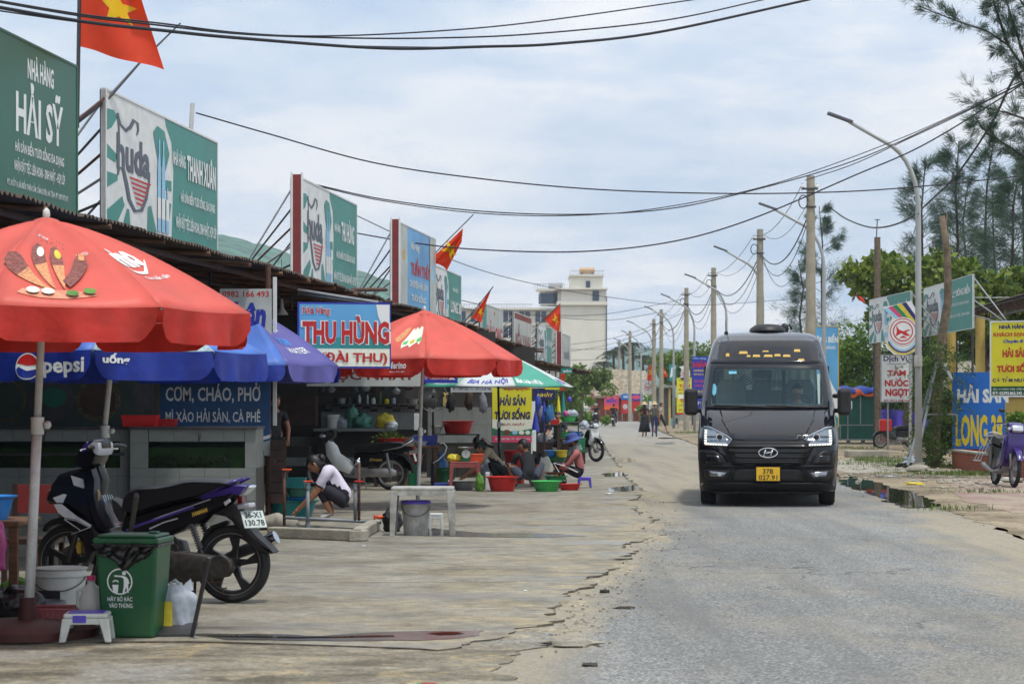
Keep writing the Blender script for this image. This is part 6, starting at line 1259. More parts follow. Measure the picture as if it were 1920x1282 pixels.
    for x in (-.35,.35): b = B(); b.ball((x,.7,.22), (.12,.3,.07), 10, 6); b.build('suspension_arm', 'blackp', t)
    # roof air unit and aerial
    b = B(); b.lathe([(.29,0),(.28,.04),(.20,.10),(.08,.115),(.001,.117)], c=(.02,3.0,2.655), n=26, sy=1.3); b.build('roof_air_unit', 'blackp', t, smooth=50)
    b = B(); b.cyl((-.63,2.6,2.6), (-.64,2.6,2.82), .006, n=5); b.cyl((-.63,2.6,2.60), (-.63,2.6,2.64), .03, n=8); b.build('aerial', 'blackp', t)
    b = B(); b.ball((.30,3.6,2.72), (.07,.07,.09), 8, 6); b.tube([(.30,3.6,2.74),(.38,3.6,2.78),(.42,3.6,2.70)], .02, 5); b.build('roof_vent', 'blackp', t)
    # inside
    b = B(); b.box(-.85,.85,1.3,1.9,1.30,1.46); b.box(-.9,.9,1.1,5.8,.7,.72); b.box(-.86,.86,5.6,5.65,.8,1.5); b.box(-.82,.82,2.6,5.8,2.38,2.40); b.build('cabin', 'interior', t, bevel=.03)
    for x, y in ((-.55,2.5),(0,2.75),(.52,2.35),(-.5,3.6),(.5,3.6)):
        b = B(); b.infl([(-.22,.9),(.22,.9),(.24,1.75),(.16,1.88),(-.16,1.88),(-.24,1.75)], .1); s = b.build('seat', 'seatg', t, smooth=40); s.location = (x, y, 0)
    for x0, x1, txt in ((-.66,-.22,None),(.08,.24,None),(.30,.78,None)):
        b = B(); b.grid(lambda u, v: Vector((x0+(x1-x0)*u, 2.55+.02*math.sin(u*22), 1.72+.33*v)), 16, 2); b.build('curtain', 'offwhite', t, smooth=True)
    b = B()                # winged print on the curtain behind the seats
    for i in range(5):
        a = .2+.22*i; b.tri2d([(-.42,1.75+.03*i),(-.42+.2*math.cos(a),1.78+.2*math.sin(a)),(-.42+.21*math.cos(a+.12),1.78+.21*math.sin(a+.12)),(-.44,1.78+.03*i)], lambda x, z: Vector((x, 2.50, z)))
    b.tri2d(band(arc_pts(-.46,1.9,.06,.09,60,300,10), .015), lambda x, z: Vector((x, 2.50, z))); b.build('wing_print', 'print_grey', t)
    lettering('M', 'print_grey', t, lambda u, v: Vector((u, 2.51, v)), .09, .23, 1.76, 1.88, .04)
    b = B(); b.add([S(-.58,1.96,-.03),S(-.46,1.96,-.03),S(-.46,2.03,-.03),S(-.58,2.03,-.03)], [(0,1,2,3)]); b.build('sticker', 'print_sky', t)
    b = B(); b.tri2d(arc_pts(-.80,1.72,.035,.09), lambda x, z: S(x, z, -.05)); b.build('side_vent', 'print_sky', t)
    b = B(); b.tube([Vector((.46+.19*math.cos(a), 1.72+.08*math.sin(a)*-1, 1.53+.12*math.sin(a))) for a in np.linspace(0, 2*math.pi, 20, endpoint=False)], .014, 6, closed=True); b.build('steering_wheel', 'blackp', t)
    return t
VAN = van()
# ================================================================== MOTORBIKES
def wheel_parts(t, x, y, r, w=.05, spokes='alloy', rimm='blackp', n=5, disc=False, zc=None):
    zc = r if zc is None else zc
    b = B(); b.lathe([(r*.80,-w*.8),(r*.90,-w),(r*.97,-w*.75),(r,-w*.25),(r,w*.25),(r*.97,w*.75),(r*.90,w),(r*.80,w*.8),(r*.79,0)], c=(x,y,zc), n=36, axis='Y', caps=False); wl = b.build('wheel', 'tyre', t, smooth=50)
    b = B(); b.lathe([(r*.70,-w*.55),(r*.815,-w*.7),(r*.815,w*.7),(r*.70,w*.55),(r*.68,0),(r*.70,-w*.55)], c=(x,y,zc), n=36, axis='Y', caps=False); b.cyl((x,y-.05,zc), (x,y+.05,zc), r*.18, n=12)
    if spokes == 'alloy':
        for k in range(n):
            a = 2*math.pi*k/n+.35; d = Vector((math.cos(a), 0, math.sin(a))); q = Vector((-d.z,0,d.x))
            c = Vector((x,y,zc)); p0 = c+d*r*.12; p1 = c+d*r*.42+q*r*.05; p2 = c+d*r*.72+q*r*.02
            b.prism([p0+q*r*.10+Vector((0,-.018,0)), p1+q*r*.075+Vector((0,-.018,0)), p2+q*r*.14+Vector((0,-.018,0)), p2-q*r*.14+Vector((0,-.018,0)), p1-q*r*.06+Vector((0,-.018,0)), p0-q*r*.10+Vector((0,-.018,0))], (0,.036,0))
        b.build('rim', rimm, wl)
        b = B(); 
        for s in (-1,1): b.tube([Vector((x+r*.79*math.cos(a), y+s*w*.72, zc+r*.79*math.sin(a))) for a in np.linspace(0, 2*math.pi, 40, endpoint=False)], .0035, 4, closed=True)
        b.build('rim_stripe', 'alloy', wl)
    else:
        for k in range(28): a = 2*math.pi*k/28; b.cyl((x,y+(.03 if k%2 else -.03),zc), (x+r*.72*math.cos(a+.2),y,zc+r*.72*math.sin(a+.2)), .0022, n=4, caps=False)
        b.build('rim', rimm, wl)
    if disc: b = B(); b.lathe([(r*.25,-.004),(r*.44,-.004),(r*.44,.004),(r*.25,.004)], c=(x,y-.06,zc), n=24, axis='Y', caps=False); b.build('brake_disc', 'alloy', wl)
    return wl
def nouvo():
    """local x = metres behind(-)/ahead(+) of the rear axle, seen from its left side; y towards the far side"""
    t = thing('motorbike', 'dark purple scooter parked side on in front of the tiled tanks', 'motorbike', (-2.06, 15.75, 0), rotz=math.pi-R(13))
    sc = 250.0; P = lambda px, py: ((436-px)/sc, (1133-py)/252.0)
    Q = lambda L_: [P(*q) for q in L_]
    wheel_parts(t, 0, 0, .287, .055, disc=False); wheel_parts(t, 1.29, 0, .283, .05, disc=True)
    def part(name, pts, hw, m, y=0, edge=.6, inset=.85, **k): b = B(); b.infl(Q(pts), hw, y=y, edge=edge, inset=inset); return b.build(name, m, t, smooth=50, **k)
    part('seat', [(228,959),(231,940),(242,926),(262,918),(300,916),(330,911),(352,905),(372,903),(425,904),(441,909),(438,916),(415,923),(385,936),(330,948),(290,958),(262,968),(240,968)], .15, 'seat', edge=.75)
    part('under_seat_body', [(234,966),(262,966),(330,947),(385,934),(432,925),(452,922),(446,940),(428,955),(404,968),(388,985),(372,990),(330,1005),(300,1016),(262,1018),(236,1008),(222,1000)], .125, 'black_gl')
    part('tail_cowl', [(378,938),(404,926),(430,918),(452,912),(474,914),(468,924),(462,930),(444,934),(424,937),(400,944)], .12, 'purple_p')
    part('tail_light', [(450,925),(474,914),(476,918),(466,929),(456,934)], .075, 'clear_lens')
    part('tail_lamp_red', [(448,936),(458,934),(459,946),(450,950)], .05, 'red_lens')
    for s in (-1, 1):
        b = B(); b.tube([Vector((P(x,y)[0], s*.12*(1 if i < 3 else .6), P(x,y)[1])) for i, (x, y) in enumerate(((380,936),(412,922),(440,910),(462,901)))], .012, 6); b.build('grab_rail', 'purple_p', t, smooth=True)
        b = B(); b.tube([Vector((P(x,y)[0], s*.129, P(x,y)[1])) for x, y in ((282,983),(310,972),(345,960),(380,948),(404,940))], .004, 5); b.build('body_stripe', 'silver_p', t)
        b = B(); b.tube([Vector((P(x,y)[0], s*.131, P(x,y)[1])) for x, y in ((240,1000),(270,988),(310,975),(350,962),(372,955))], .010, 5); b.build('purple_flash', 'purple_p', t)
        b = B(); b.tube([Vector((P(x,y)[0], s*.128, P(x,y)[1])) for x, y in ((285,996),(312,984),(340,976))], .006, 5); b.build('body_stripe', 'silver_p', t)
        fn = lambda u, v, s=s: Vector((P(u,v)[0], s*.131, P(u,v)[1])); 
        b = B()
        if s > 0: lettering('YAMAHA', 'print_gold', t, lambda u, v: fn(368+u*31, 973-v*8-u*10.5), 0, 1, 0, 1, .04, .15)
        b.infl(Q([(428,945),(440,938),(442,944),(432,952)]), .012, y=s*.11); b.build('rear_indicator', 'clear_lens', t)
    part('rear_mudguard', [(404,968),(428,955),(444,948),(456,965),(466,985),(490,1010),(512,1028),(520,1037),(516,1040),(488,1034),(470,1020),(455,1000),(440,980),(428,972)], .075, 'blackp', edge=.9)
    # plate, leaning back
    b = B(); c = Vector((P(472,975)[0], .0, P(472,975)[1])); q = (0, R(33), 0); pt = thing
    b = B(); b.obox((0,0,0), (.012,.19,.14)); pl = b.build('number_plate', 'plate', t, bevel=.003); pl.location = (P(476,978)[0]-.0, .0, P(476,978)[1]); pl.rotation_euler = (0, R(30), R(-40))
    for yy, s_, w_ in ((.035,'36-X1',.14),(-.03,'130.78',.16)):
        lettering(s_, 'print_black', pl, lambda u, v, yy=yy, w_=w_: Vector((-.0085, (.5-u)*w_, yy+(v-.5)*.05)), 0, 1, 0, 1, .02, name='digits')
    b = B(); b.obox((P(462,953)[0],0,P(462,953)[1]), (.10,.13,.035), (0,R(10),0)); b.build('plate_bracket', 'silver_p', t, bevel=.01)
    part('inner_mudguard', [(385,1000),(396,990),(425,980),(429,982),(426,988),(404,996),(390,1012),(378,1030),(372,1030)], .06, 'blackp')
    for s in (-1,1):
        b = B(); p0 = Vector((P(365,985)[0], s*.11, P(365,985)[1])); p1 = Vector((P(386,1040)[0], s*.11, P(386,1040)[1])); b.cyl(p0, p1, .014, n=8)
        for k in range(9): c = p0.lerp(p1, .1+.085*k); b.cyl(c, c+(p1-p0).normalized()*.012, .026, n=10)
        b.build('shock_absorber', 'dsteel', t)
    # engine and belt case on the near (left) side : y>0 is toward the camera after the turn
    part('belt_case', [(300,1045),(320,1036),(350,1036),(385,1040),(420,1045),(444,1050),(450,1066),(440,1082),(418,1086),(380,1092),(330,1095),(302,1085),(292,1065)], .045, 'eng', y=.12)
    b = B(); b.cyl((P(425,1063)[0],.13,P(425,1063)[1]), (P(425,1063)[0],.175,P(425,1063)[1]), .085, n=18); b.cyl((P(398,1064)[0],.13,P(398,1064)[1]), (P(398,1064)[0],.17,P(398,1064)[1]), .05, n=14); b.build('clutch_cover', 'eng', t, smooth=40, bevel=.004)
    part('crankcase', [(236,1015),(300,1010),(340,1020),(350,1050),(340,1090),(300,1102),(250,1090),(232,1060)], .10, 'eng')
    b = B(); b.tube([(P(300,1030)[0],.13,P(300,1030)[1]),(P(285,1050)[0],.15,P(285,1050)[1]),(P(310,1075)[0],.13,P(310,1075)[1])], .01, 6); b.tube([(P(330,1010)[0],.1,P(330,1010)[1]),(P(350,1030)[0],.14,P(350,1030)[1]),(P(320,1045)[0],.15,P(320,1045)[1])], .008, 6); b.build('hose', 'blackp', t)
    b = B(); b.tube([(P(395,1060)[0],-.14,P(395,1060)[1]),(P(440,1040)[0],-.15,P(440,1040)[1]),(P(488,1022)[0],-.15,P(488,1022)[1])], [.03,.045,.05], 12); b.build('exhaust', 'dsteel', t, smooth=60)
    b = B(); b.tube([(P(488,1022)[0],-.15,P(488,1022)[1]),(P(507,1012)[0],-.15,P(507,1012)[1])], .05, 12); b.build('exhaust_cap', 'chrome', t, smooth=40)
    # stand: spring and feet
    b = B(); b.tube([(P(350,1095)[0],.12,P(350,1095)[1]),(P(372,1110)[0],.13,P(372,1110)[1]),(P(360,1132)[0],.16,.005)], .012, 6); b.tube([(P(350,1095)[0],-.12,P(350,1095)[1]),(P(345,1132)[0],-.16,.005)], .012, 6); b.build('stand', 'dsteel', t)
    b = B(); b.tube([(P(398+i*1.6,1091+(i%2)*2)[0], .14, P(398,1091+(i%2)*3)[1]) for i in range(20)], .004, 4); b.tube([(P(430,1115)[0],.14,P(430,1115)[1]),(P(430,1104)[0],.14,P(430,1104)[1]),(P(437,1102)[0],.14,P(437,1102)[1])], .006, 4); b.build('spring', 'rust', t)
    # floor and leg shield
    part('floorboard', [(168,985),(180,1000),(196,1010),(236,1006),(238,1020),(232,1050),(196,1048),(172,1030)], .13, 'blackp')
    part('leg_shield', [(160,884),(172,884),(180,905),(178,935),(186,965),(203,996),(184,1002),(168,975),(158,940),(150,905)], .135, 'black_gl')
    part('front_fairing', [(98,897),(118,890),(136,886),(152,884),(164,900),(168,945),(172,992),(150,978),(120,958),(98,954),(78,952),(72,948),(74,935),(84,915)], .12, 'black_gl')
    part('windshield_lens', [(74,943),(78,925),(99,897),(102,900),(94,925),(88,942),(78,948)], .085, 'clear_lens')
    part('side_skirt', [(96,956),(120,958),(150,978),(174,995),(176,1030),(168,1064),(156,1058),(150,1020),(120,985),(104,970)], .15, 'black_gl')
    part('front_indicator', [(90,940),(112,932),(120,934),(112,950),(98,950)], .122, 'clear_lens', edge=.95)
    for s in (-1,1):
        b = B(); yy = s*.152; q = lambda pts: [Vector((P(x,y)[0], yy, P(x,y)[1])) for x, y in pts]
        b.prism(q([(97,952),(112,951),(140,972),(172,990),(171,994),(140,980),(118,976),(106,968)]), (0,.003*s,0)); b.build('white_flash', 'silver_p', t)
        b = B(); b.tube(q([(118,978),(140,982),(170,995)]), .003, 4); b.tube(q([(132,1008),(170,994)]), .003, 4); b.tube(q([(118,980),(150,1000)]), .003, 4); b.build('pinstripe', 'silver_p', t)
    b = B(); b.prism([Vector((P(x,y)[0], .125, P(x,y)[1])) for x, y in ((128,898),(150,904),(160,908),(154,922),(134,916))], (0,.003,0)); b.build('paper_tag', 'silver_p', t)
    part('front_mudguard', [(60,1002),(66,990),(80,981),(104,976),(124,980),(132,990),(128,1002),(112,992),(92,990),(74,996),(64,1006)], .06, 'blackp')
    for s in (-1,1):
        b = B(); b.tube([(P(140,985)[0],s*.075,P(140,985)[1]),(P(116,1058)[0],s*.075,.285)], .020, 8); b.build('fork_leg', 'dsteel', t, smooth=True)
    part('brake_caliper', [(138,1020),(146,1024),(146,1044),(138,1046),(134,1032)], .03, 'print_gold', y=.07)
    part('headstock', [(150,880),(176,880),(186,905),(178,935),(160,930)], .05, 'blackp')
    part('handlebar_cover', [(131,872),(136,858),(148,840),(160,832),(172,829),(184,832),(186,846),(182,858),(176,872),(168,884),(150,886),(136,882)], .13, 'black_gl')
    part('instrument_cowl', [(166,838),(174,833),(184,836),(186,850),(182,860),(174,856)], .137, 'silver_p')
    part('purple_cowl', [(150,846),(160,834),(166,836),(160,852),(152,856)], .14, 'purple_p')
    for s in (-1,1):
        b = B(); b.tube([(P(172,846)[0],s*.10,P(172,846)[1]),(P(180,842)[0],s*.24,P(180,842)[1]),(P(187,846)[0],s*.34,P(187,846)[1])], [.014,.016,.017], 8); b.build('grip', 'blackp', t, smooth=True)
        b = B(); b.tube([(P(168,846)[0],s*.14,P(168,846)[1]),(P(160,850)[0],s*.26,P(160,850)[1]),(P(172,850)[0],s*.34,P(172,850)[1])], .006, 5); b.build('brake_lever', 'chrome', t)
    b = B()
    for k in range(5): b.tube([(P(186,935)[0]-.0,-.08+.04*k,P(186,935)[1]),(P(198,962)[0],-.08+.04*k,P(198,962)[1]),(P(208,983)[0],-.08+.04*k,P(208,983)[1]),(P(216,991)[0],-.08+.04*k,P(216,991)[1]),(P(238,986)[0],-.08+.04*k,P(238,986)[1])], .004, 4)
    for z in (990,985): b.tube([(P(214,z)[0],-.09,P(214,z)[1]),(P(214,z)[0],.09,P(214,z)[1])], .004, 4)
    b.build('luggage_rack', 'chrome', t)
    b = B(); b.tube([Vector((P(176+8*math.sin(a)*.6, 936+12*math.cos(a))[0], .09, P(176, 936+12*math.cos(a))[1])) for a in np.linspace(0, 2*math.pi, 16, endpoint=False)], .004, 4, closed=True); b.build('key_ring', 'print_gold', t)
    part('helmet_box', [(196,940),(212,948),(224,962),(221,972),(226,985),(212,986),(200,968)], .08, 'blackp', y=-.06)
    return t
NV = nouvo()
def underbone(label, loc, rotz, cm, cs='blackp', seatm='seat', spokes='wire', rack=False, grab=True, group=None, mirror=False, headm='blackp', lean=0.0, shield=None, name='motorbike', steer=0.0):
    """small step-through bike; +x forward, rear axle at x=-.62, front at +.62"""
    t = thing(name, label, 'motorbike', loc, group=group, rot=(lean, 0, rotz)); r = .285
    wheel_parts(t, -.61, 0, r, .038, spokes, 'alloy' if spokes != 'alloy' else 'blackp'); wheel_parts(t, .62, 0, r, .036, spokes, 'alloy' if spokes != 'alloy' else 'blackp')
    def part(name, pts, hw, m, y=0, edge=.6, inset=.85): b = B(); b.infl(pts, hw, y=y, edge=edge, inset=inset); return b.build(name, m, t, smooth=50)
    part('seat', [(-.86,.77),(-.80,.83),(-.5,.83),(-.22,.79),(.0,.77),(.06,.70),(.0,.64),(-.3,.66),(-.7,.70)], .125, seatm, edge=.75)
    part('side_cover', [(-.88,.74),(-.7,.69),(-.3,.65),(.02,.63),(.05,.45),(-.12,.38),(-.35,.42),(-.6,.55),(-.86,.66)], .105, cm if cs is None else cs)
    part('tail', [(-.98,.76),(-.80,.76),(-.7,.68),(-.9,.66),(-1.0,.70)], .09, cs or cm)
    part('tail_lamp', [(-1.02,.74),(-.97,.76),(-.97,.68),(-1.02,.69)], .06, 'red_lens')
    part('rear_mudguard', [(-1.02,.30),(-.99,.50),(-.9,.62),(-.7,.66),(-.5,.60),(-.62,.60),(-.82,.56),(-.93,.44),(-.99,.28)], .06, 'blackp', edge=.9)
    part('leg_shield', [(.46,.86),(.52,.80),(.50,.60),(.34,.36),(.10,.28),(.02,.40),(.14,.52),(.30,.62),(.36,.76)], .17, cm, edge=.85)
    part('front_cover', [(.44,.90),(.56,.88),(.60,.70),(.58,.56),(.48,.44),(.42,.60),(.42,.78)], .13, shield or cm)
    part('front_mudguard', [(.30,.50),(.40,.60),(.58,.64),(.76,.60),(.88,.50),(.91,.44),(.80,.54),(.62,.59),(.44,.55),(.33,.45)], .05, cm)
    part('headlamp_cowl', [(.36,1.0),(.46,1.04),(.58,1.00),(.62,.92),(.56,.86),(.44,.86),(.36,.92)], .12, headm)
    part('headlamp', [(.58,1.00),(.63,.96),(.64,.91),(.58,.88),(.55,.92)], .085, 'clear_lens')
    part('engine', [(-.18,.40),(.12,.42),(.24,.34),(.20,.22),(-.1,.18),(-.24,.26)], .11, 'alloy')
    part('chain_case', [(-.72,.34),(-.6,.38),(-.1,.36),(-.1,.24),(-.6,.22),(-.72,.25)], .02, 'alloy', y=.10)
    for s in (-1,1):
        b = B(); b.tube([(.44,s*.07,.86),(.56,s*.075,.5),(.62,s*.075,.285)], .020, 7); b.build('fork_leg', 'alloy', t, smooth=True)
        b = B(); b.cyl((-.55,s*.12,.64), (-.62,s*.11,.30), .026, n=9); b.build('shock_absorber', 'alloy', t, smooth=40)
        b = B(); b.tube([(.44,0,.98),(.42,s*.16,1.02),(.34,s*.30,1.0)], [.014,.014,.017], 7); b.build('handlebar', 'blackp', t, smooth=True)
        b = B(); b.tube([(.44,s*.14,1.01),(.47,s*.22,1.0),(.40,s*.31,.985)], .006, 5); b.build('brake_lever', 'chrome', t)
        b = B(); b.ball((.56,s*.12,.93), (.05,.035,.03), 8, 6); b.build('indicator', 'clear_lens', t)
        b = B(); b.tube([(.02,s*.10,.30),(.02,s*.24,.28)], .013, 6); b.build('foot_peg', 'blackp', t)
        if mirror: b = B(); b.tube([(.40,s*.17,1.02),(.38,s*.20,1.18)], .006, 5); b.ball((.38,s*.22,1.22), (.02,.055,.035), 10, 6); b.build('mirror', 'blackp', t)
    b = B(); b.tube([(.1,-.11,.26),(-.3,-.13,.22),(-.55,-.14,.26),(-.92,-.14,.32)], [.018,.02,.035,.045], 10); b.build('exhaust', 'alloy', t, smooth=60)
    b = B(); b.tube([(-.15,.12,.22),(-.22,.2,.02)], .010, 5); b.build('side_stand', 'dsteel', t)
    b = B(); b.obox((-1.03,0,.56), (.01,.17,.13), (0,R(15),0)); b.build('number_plate', 'plate', t)
    if grab:
        b = B(); b.tube([(-.48,-.13,.68),(-.8,-.13,.74),(-.98,-.11,.84),(-1.0,0,.87),(-.98,.11,.84),(-.8,.13,.74),(-.48,.13,.68)], .011, 6); b.build('grab_rail', 'steel', t, smooth=True)
    if rack:
        b = B()
        for s in (-1,1):
            for x in (-.9,-.7,-.5): b.tube([(x,s*.13,.78),(x,s*.30,.40)], .009, 5)
            b.tube([(-.95,s*.31,.38),(-.4,s*.31,.38)], .012, 5); b.tube([(-.95,s*.14,.80),(-.4,s*.14,.80)], .012, 5)
        b.build('luggage_frame', 'steel', t)
    return t
wb = underbone('white and black step through motorbike parked in the kitchen stall', ((668-960)*37/F, 37.0, 0), math.pi-R(6), 'offwhite', 'black_gl', group='parked motorbikes', shield='blackp')
lettering('Dream', 'print_gold', wb, lambda u, v: Vector((-.25-.22*u, .108, .50+.05*v)), 0, 1, 0, 1, .02, .3)
underbone('black and white motorbike parked nose out by the stacked basins', WP(1087,761,56).xy.to_3d(), R(-48), 'black_gl', 'offwhite', group='parked motorbikes', shield='offwhite')
_ps = underbone('purple scooter with a steel luggage frame parked at the right frame edge', (9.0, 39.0, ZR+.008), R(-90+1), 'purple_p', 'black_gl', rack=True, group='parked motorbikes', mirror=True, headm='purple_p', spokes='wire', lean=R(-4), shield='purple_p'); _ps.scale = (1.12,)*3
underbone('dim motorbike parked behind the white bathing board with a red box', WP(1680,761,74).xy.to_3d()+Vector((0,0,ZR)), R(-160), 'dsteel', 'blackp', group='parked motorbikes', mirror=True)
b = B(); b.box(-.2,.2,-.15,.15,0,.4); tag(b.build('red_box', 'pl_red', loc=WP(1660,808,73.5), bevel=.03), 'small red box beside the motorbike behind the white board', 'box')
b1 = underbone('motorbike ridden toward the camera on the far road, nearer the stalls', WP(1117,761,150).xy.to_3d()+Vector((0,0,ZR)), R(-92), 'black_gl', 'blackp', group='ridden motorbikes', mirror=True, spokes='alloy')
b2 = underbone('motorbike ridden away on the far road beside the posters', WP(1151,761,152).xy.to_3d()+Vector((0,0,ZR)), R(82), 'dsteel', 'blackp', group='ridden motorbikes', mirror=True, spokes='alloy')
# ================================================================== PEOPLE
def skin_mesh(J, edges, rad, sub=2):
    names = list(J); idx = {n: i for i, n in enumerate(names)}
    me = bpy.data.meshes.new('sk'); me.from_pydata([tuple(J[n]) for n in names], [(idx[a], idx[b]) for a, b in edges], []); o = bpy.data.objects.new('sk', me); COL.objects.link(o)
    m = o.modifiers.new('s', 'SKIN'); m.use_smooth_shade = True; m.branch_smoothing = .6
    lay = me.skin_vertices[0].data if me.skin_vertices else None
    if lay is None: 
        bm = bmesh.new(); bm.from_mesh(me); bm.verts.layers.skin.verify(); bm.to_mesh(me); bm.free(); lay = me.skin_vertices[0].data
    for n in names: r = rad[n]; lay[idx[n]].radius = r if isinstance(r, tuple) else (r, r)
    lay[idx['pelvis']].use_root = True
    s = o.modifiers.new('sub', 'SUBSURF'); s.levels = sub; s.render_levels = sub
    dg = bpy.context.evaluated_depsgraph_get(); e = bpy.data.meshes.new_from_object(o.evaluated_get(dg))
    bpy.data.objects.remove(o); return e
def person(label, loc, rotz, J, look, top='white', bottom='black_gl', sleeve=.5, trous=1.0, shoe='blackp', hairm='hair', bun=False, longhair=False, hat=None, group=None, build=1.0, extra=None, skin='skin', tilt=0.0, grip=.6, hands=True, scarf=None, hem=.0, name='person'):
    """J: joints in metres, x forward; look: yaw of the head in degrees"""
    t = thing(name, label, 'person', loc, rotz, group=group)
    V = {k: Vector(v) for k, v in J.items()}
    V['belly'] = V['pelvis'].lerp(V['chest'], .5)+Vector((-.02,0,0))*0; V['neckb'] = V['chest'].lerp(V['head'], .45); hd = (V['head']-V['neckb']).normalized(); V['neckt'] = V['head']-hd*.07
    B_ = build; ed = [('pelvis','belly'),('belly','chest'),('chest','neckb'),('neckb','neckt')]
    rad = dict(pelvis=(.135*B_,.12*B_), belly=(.125*B_,.105*B_), chest=(.15*B_,.115*B_), neckb=.062, neckt=.052)
    for s in 'LR':
        V['shm'+s] = V['chest'].lerp(V['sh'+s], .55)+Vector((0,0,.03)); V['mid'+s] = V['sh'+s].lerp(V['el'+s], .5); V['fo'+s] = V['el'+s].lerp(V['wr'+s], .35); V['th'+s] = V['hi'+s].lerp(V['kn'+s], .45); V['ca'+s] = V['kn'+s].lerp(V['an'+s], .35)
        ed += [('chest','shm'+s),('shm'+s,'sh'+s),('sh'+s,'mid'+s),('mid'+s,'el'+s),('el'+s,'fo'+s),('fo'+s,'wr'+s),('wr'+s,'ha'+s),('pelvis','hi'+s),('hi'+s,'th'+s),('th'+s,'kn'+s),('kn'+s,'ca'+s),('ca'+s,'an'+s),('an'+s,'to'+s)]
        rad.update({'shm'+s: .075*B_,'sh'+s: .062*B_,'mid'+s: .050*B_,'el'+s: .041,'fo'+s: .039,'wr'+s: .026,'ha'+s: (.032,.022),'hi'+s: .10*B_,'th'+s: .082*B_,'kn'+s: .060,'ca'+s: .055,'an'+s: .038,'to'+s: .034})
    keep = {n for e in ed for n in e}; V2 = {'pelvis': V['pelvis']}; V2.update({k: v for k, v in V.items() if k in keep and k != 'pelvis'})
    me = skin_mesh(V2, ed, rad)
    b = B(); nv = len(me.vertices); b.v = [tuple(v.co) for v in me.vertices]; b.f = [tuple(p.vertices) for p in me.polygons]
    segs = []
    def sg(a, c, m, f0=0, f1=1): segs.append((V[a].lerp(V[c], f0), V[a].lerp(V[c], f1), m))
    sg('pelvis','belly',1); sg('belly','chest',1); sg('chest','neckb',1,0,.75); sg('neckb','neckt',0); sg('chest','neckb',0,.9,1)
    for s in 'LR':
        sg('chest','shm'+s,1); sg('shm'+s,'sh'+s,1)
        if sleeve <= 1: sg('sh'+s,'el'+s,1,0,max(.01,sleeve)); sg('sh'+s,'el'+s,0,min(.98,sleeve+.04),1); sg('el'+s,'wr'+s,0)
        else: sg('sh'+s,'el'+s,1); sg('el'+s,'wr'+s,1,0,.96)
        sg('wr'+s,'ha'+s,0,.1,1); sg('pelvis','hi'+s,2,.25,1); sg('hi'+s,'kn'+s,2,0,min(1,trous*2)); 
        if trous < 1: f = max(0,(trous-.5)*2); sg('kn'+s,'an'+s,2,0,max(.01,f)); sg('kn'+s,'an'+s,0,min(.97,f+.05),1)
        else: sg('kn'+s,'an'+s,2)
        sg('an'+s,'to'+s,3)
    def near(p):
        best = 9; mm = 0
        for a, c, m in segs:
            ab = c-a; l = ab.length_squared; tt = max(0, min(1, (p-a).dot(ab)/l)) if l else 0; d = (p-a-ab*tt).length
            if d < best: best = d; mm = m
        return mm
    mi = []
    for p in me.polygons: mi.append(near(Vector(p.center)))
    b.mi = mi; bpy.data.meshes.remove(me)
    # head: joined to the body mesh
    yaw = R(look); fwd = Vector((math.cos(yaw)*math.cos(tilt), math.sin(yaw)*math.cos(tilt), math.sin(tilt))); up = Vector((0,0,1)); side = up.cross(fwd).normalized(); up = fwd.cross(side).normalized(); hc = V['head']+up*.03
    M3 = Matrix((fwd, side, up)).transposed()
    hb = B(); n_, m_ = 20, 16
    def hp(d):
        x, y, z = d; r = Vector((.098*x, .077*y, .118*z))
        if z < 0: k = 1-.28*(-z)**1.6; r.y *= k; r.x *= 1-.10*(-z)
        if x > .3:
            if abs(y) < .28 and -.42 < z < .12: r.x += .026*(1-abs(y)/.28)*(1-abs(z+.22)/.36 if abs(z+.22) < .36 else 0)          # nose
            if .0 < z < .22 and .22 < abs(y) < .62: r.x -= .008                                        # eye sockets
            if -.62 < z < -.45 and abs(y) < .35: r.x += .006                                           # lips
            if z < -.72: r.x += .010                                                                    # chin
        return r
    for j in range(m_+1):
        th = math.pi*j/m_
        for i in range(n_): a = 2*math.pi*i/n_; hb.v.append(hc+M3@hp((math.sin(th)*math.cos(a), math.sin(th)*math.sin(a), math.cos(th))))
    fs = [(j*n_+i,(j+1)*n_+i,(j+1)*n_+(i+1)%n_,j*n_+(i+1)%n_) for j in range(m_) for i in range(n_)]
    b.add(hb.v, fs, 0)
    for s in (-1, 1):
        b.ball(hc+M3@Vector((-.005, s*.079, -.005)), (.018,.009,.030), 8, 6, 0, rot=M3); b.ball(hc+M3@Vector((.082, s*.031, .012)), (.010,.013,.007), 8, 5, 4, rot=M3)
        b.tube([hc+M3@Vector((.086, s*.018, .030)), hc+M3@Vector((.084, s*.034, .034)), hc+M3@Vector((.072, s*.050, .029))], .0035, 4, 5)
    b.tube([hc+M3@Vector((.092,-.022,-.062)), hc+M3@Vector((.097,0,-.060)), hc+M3@Vector((.092,.022,-.062))], .005, 5, 6)
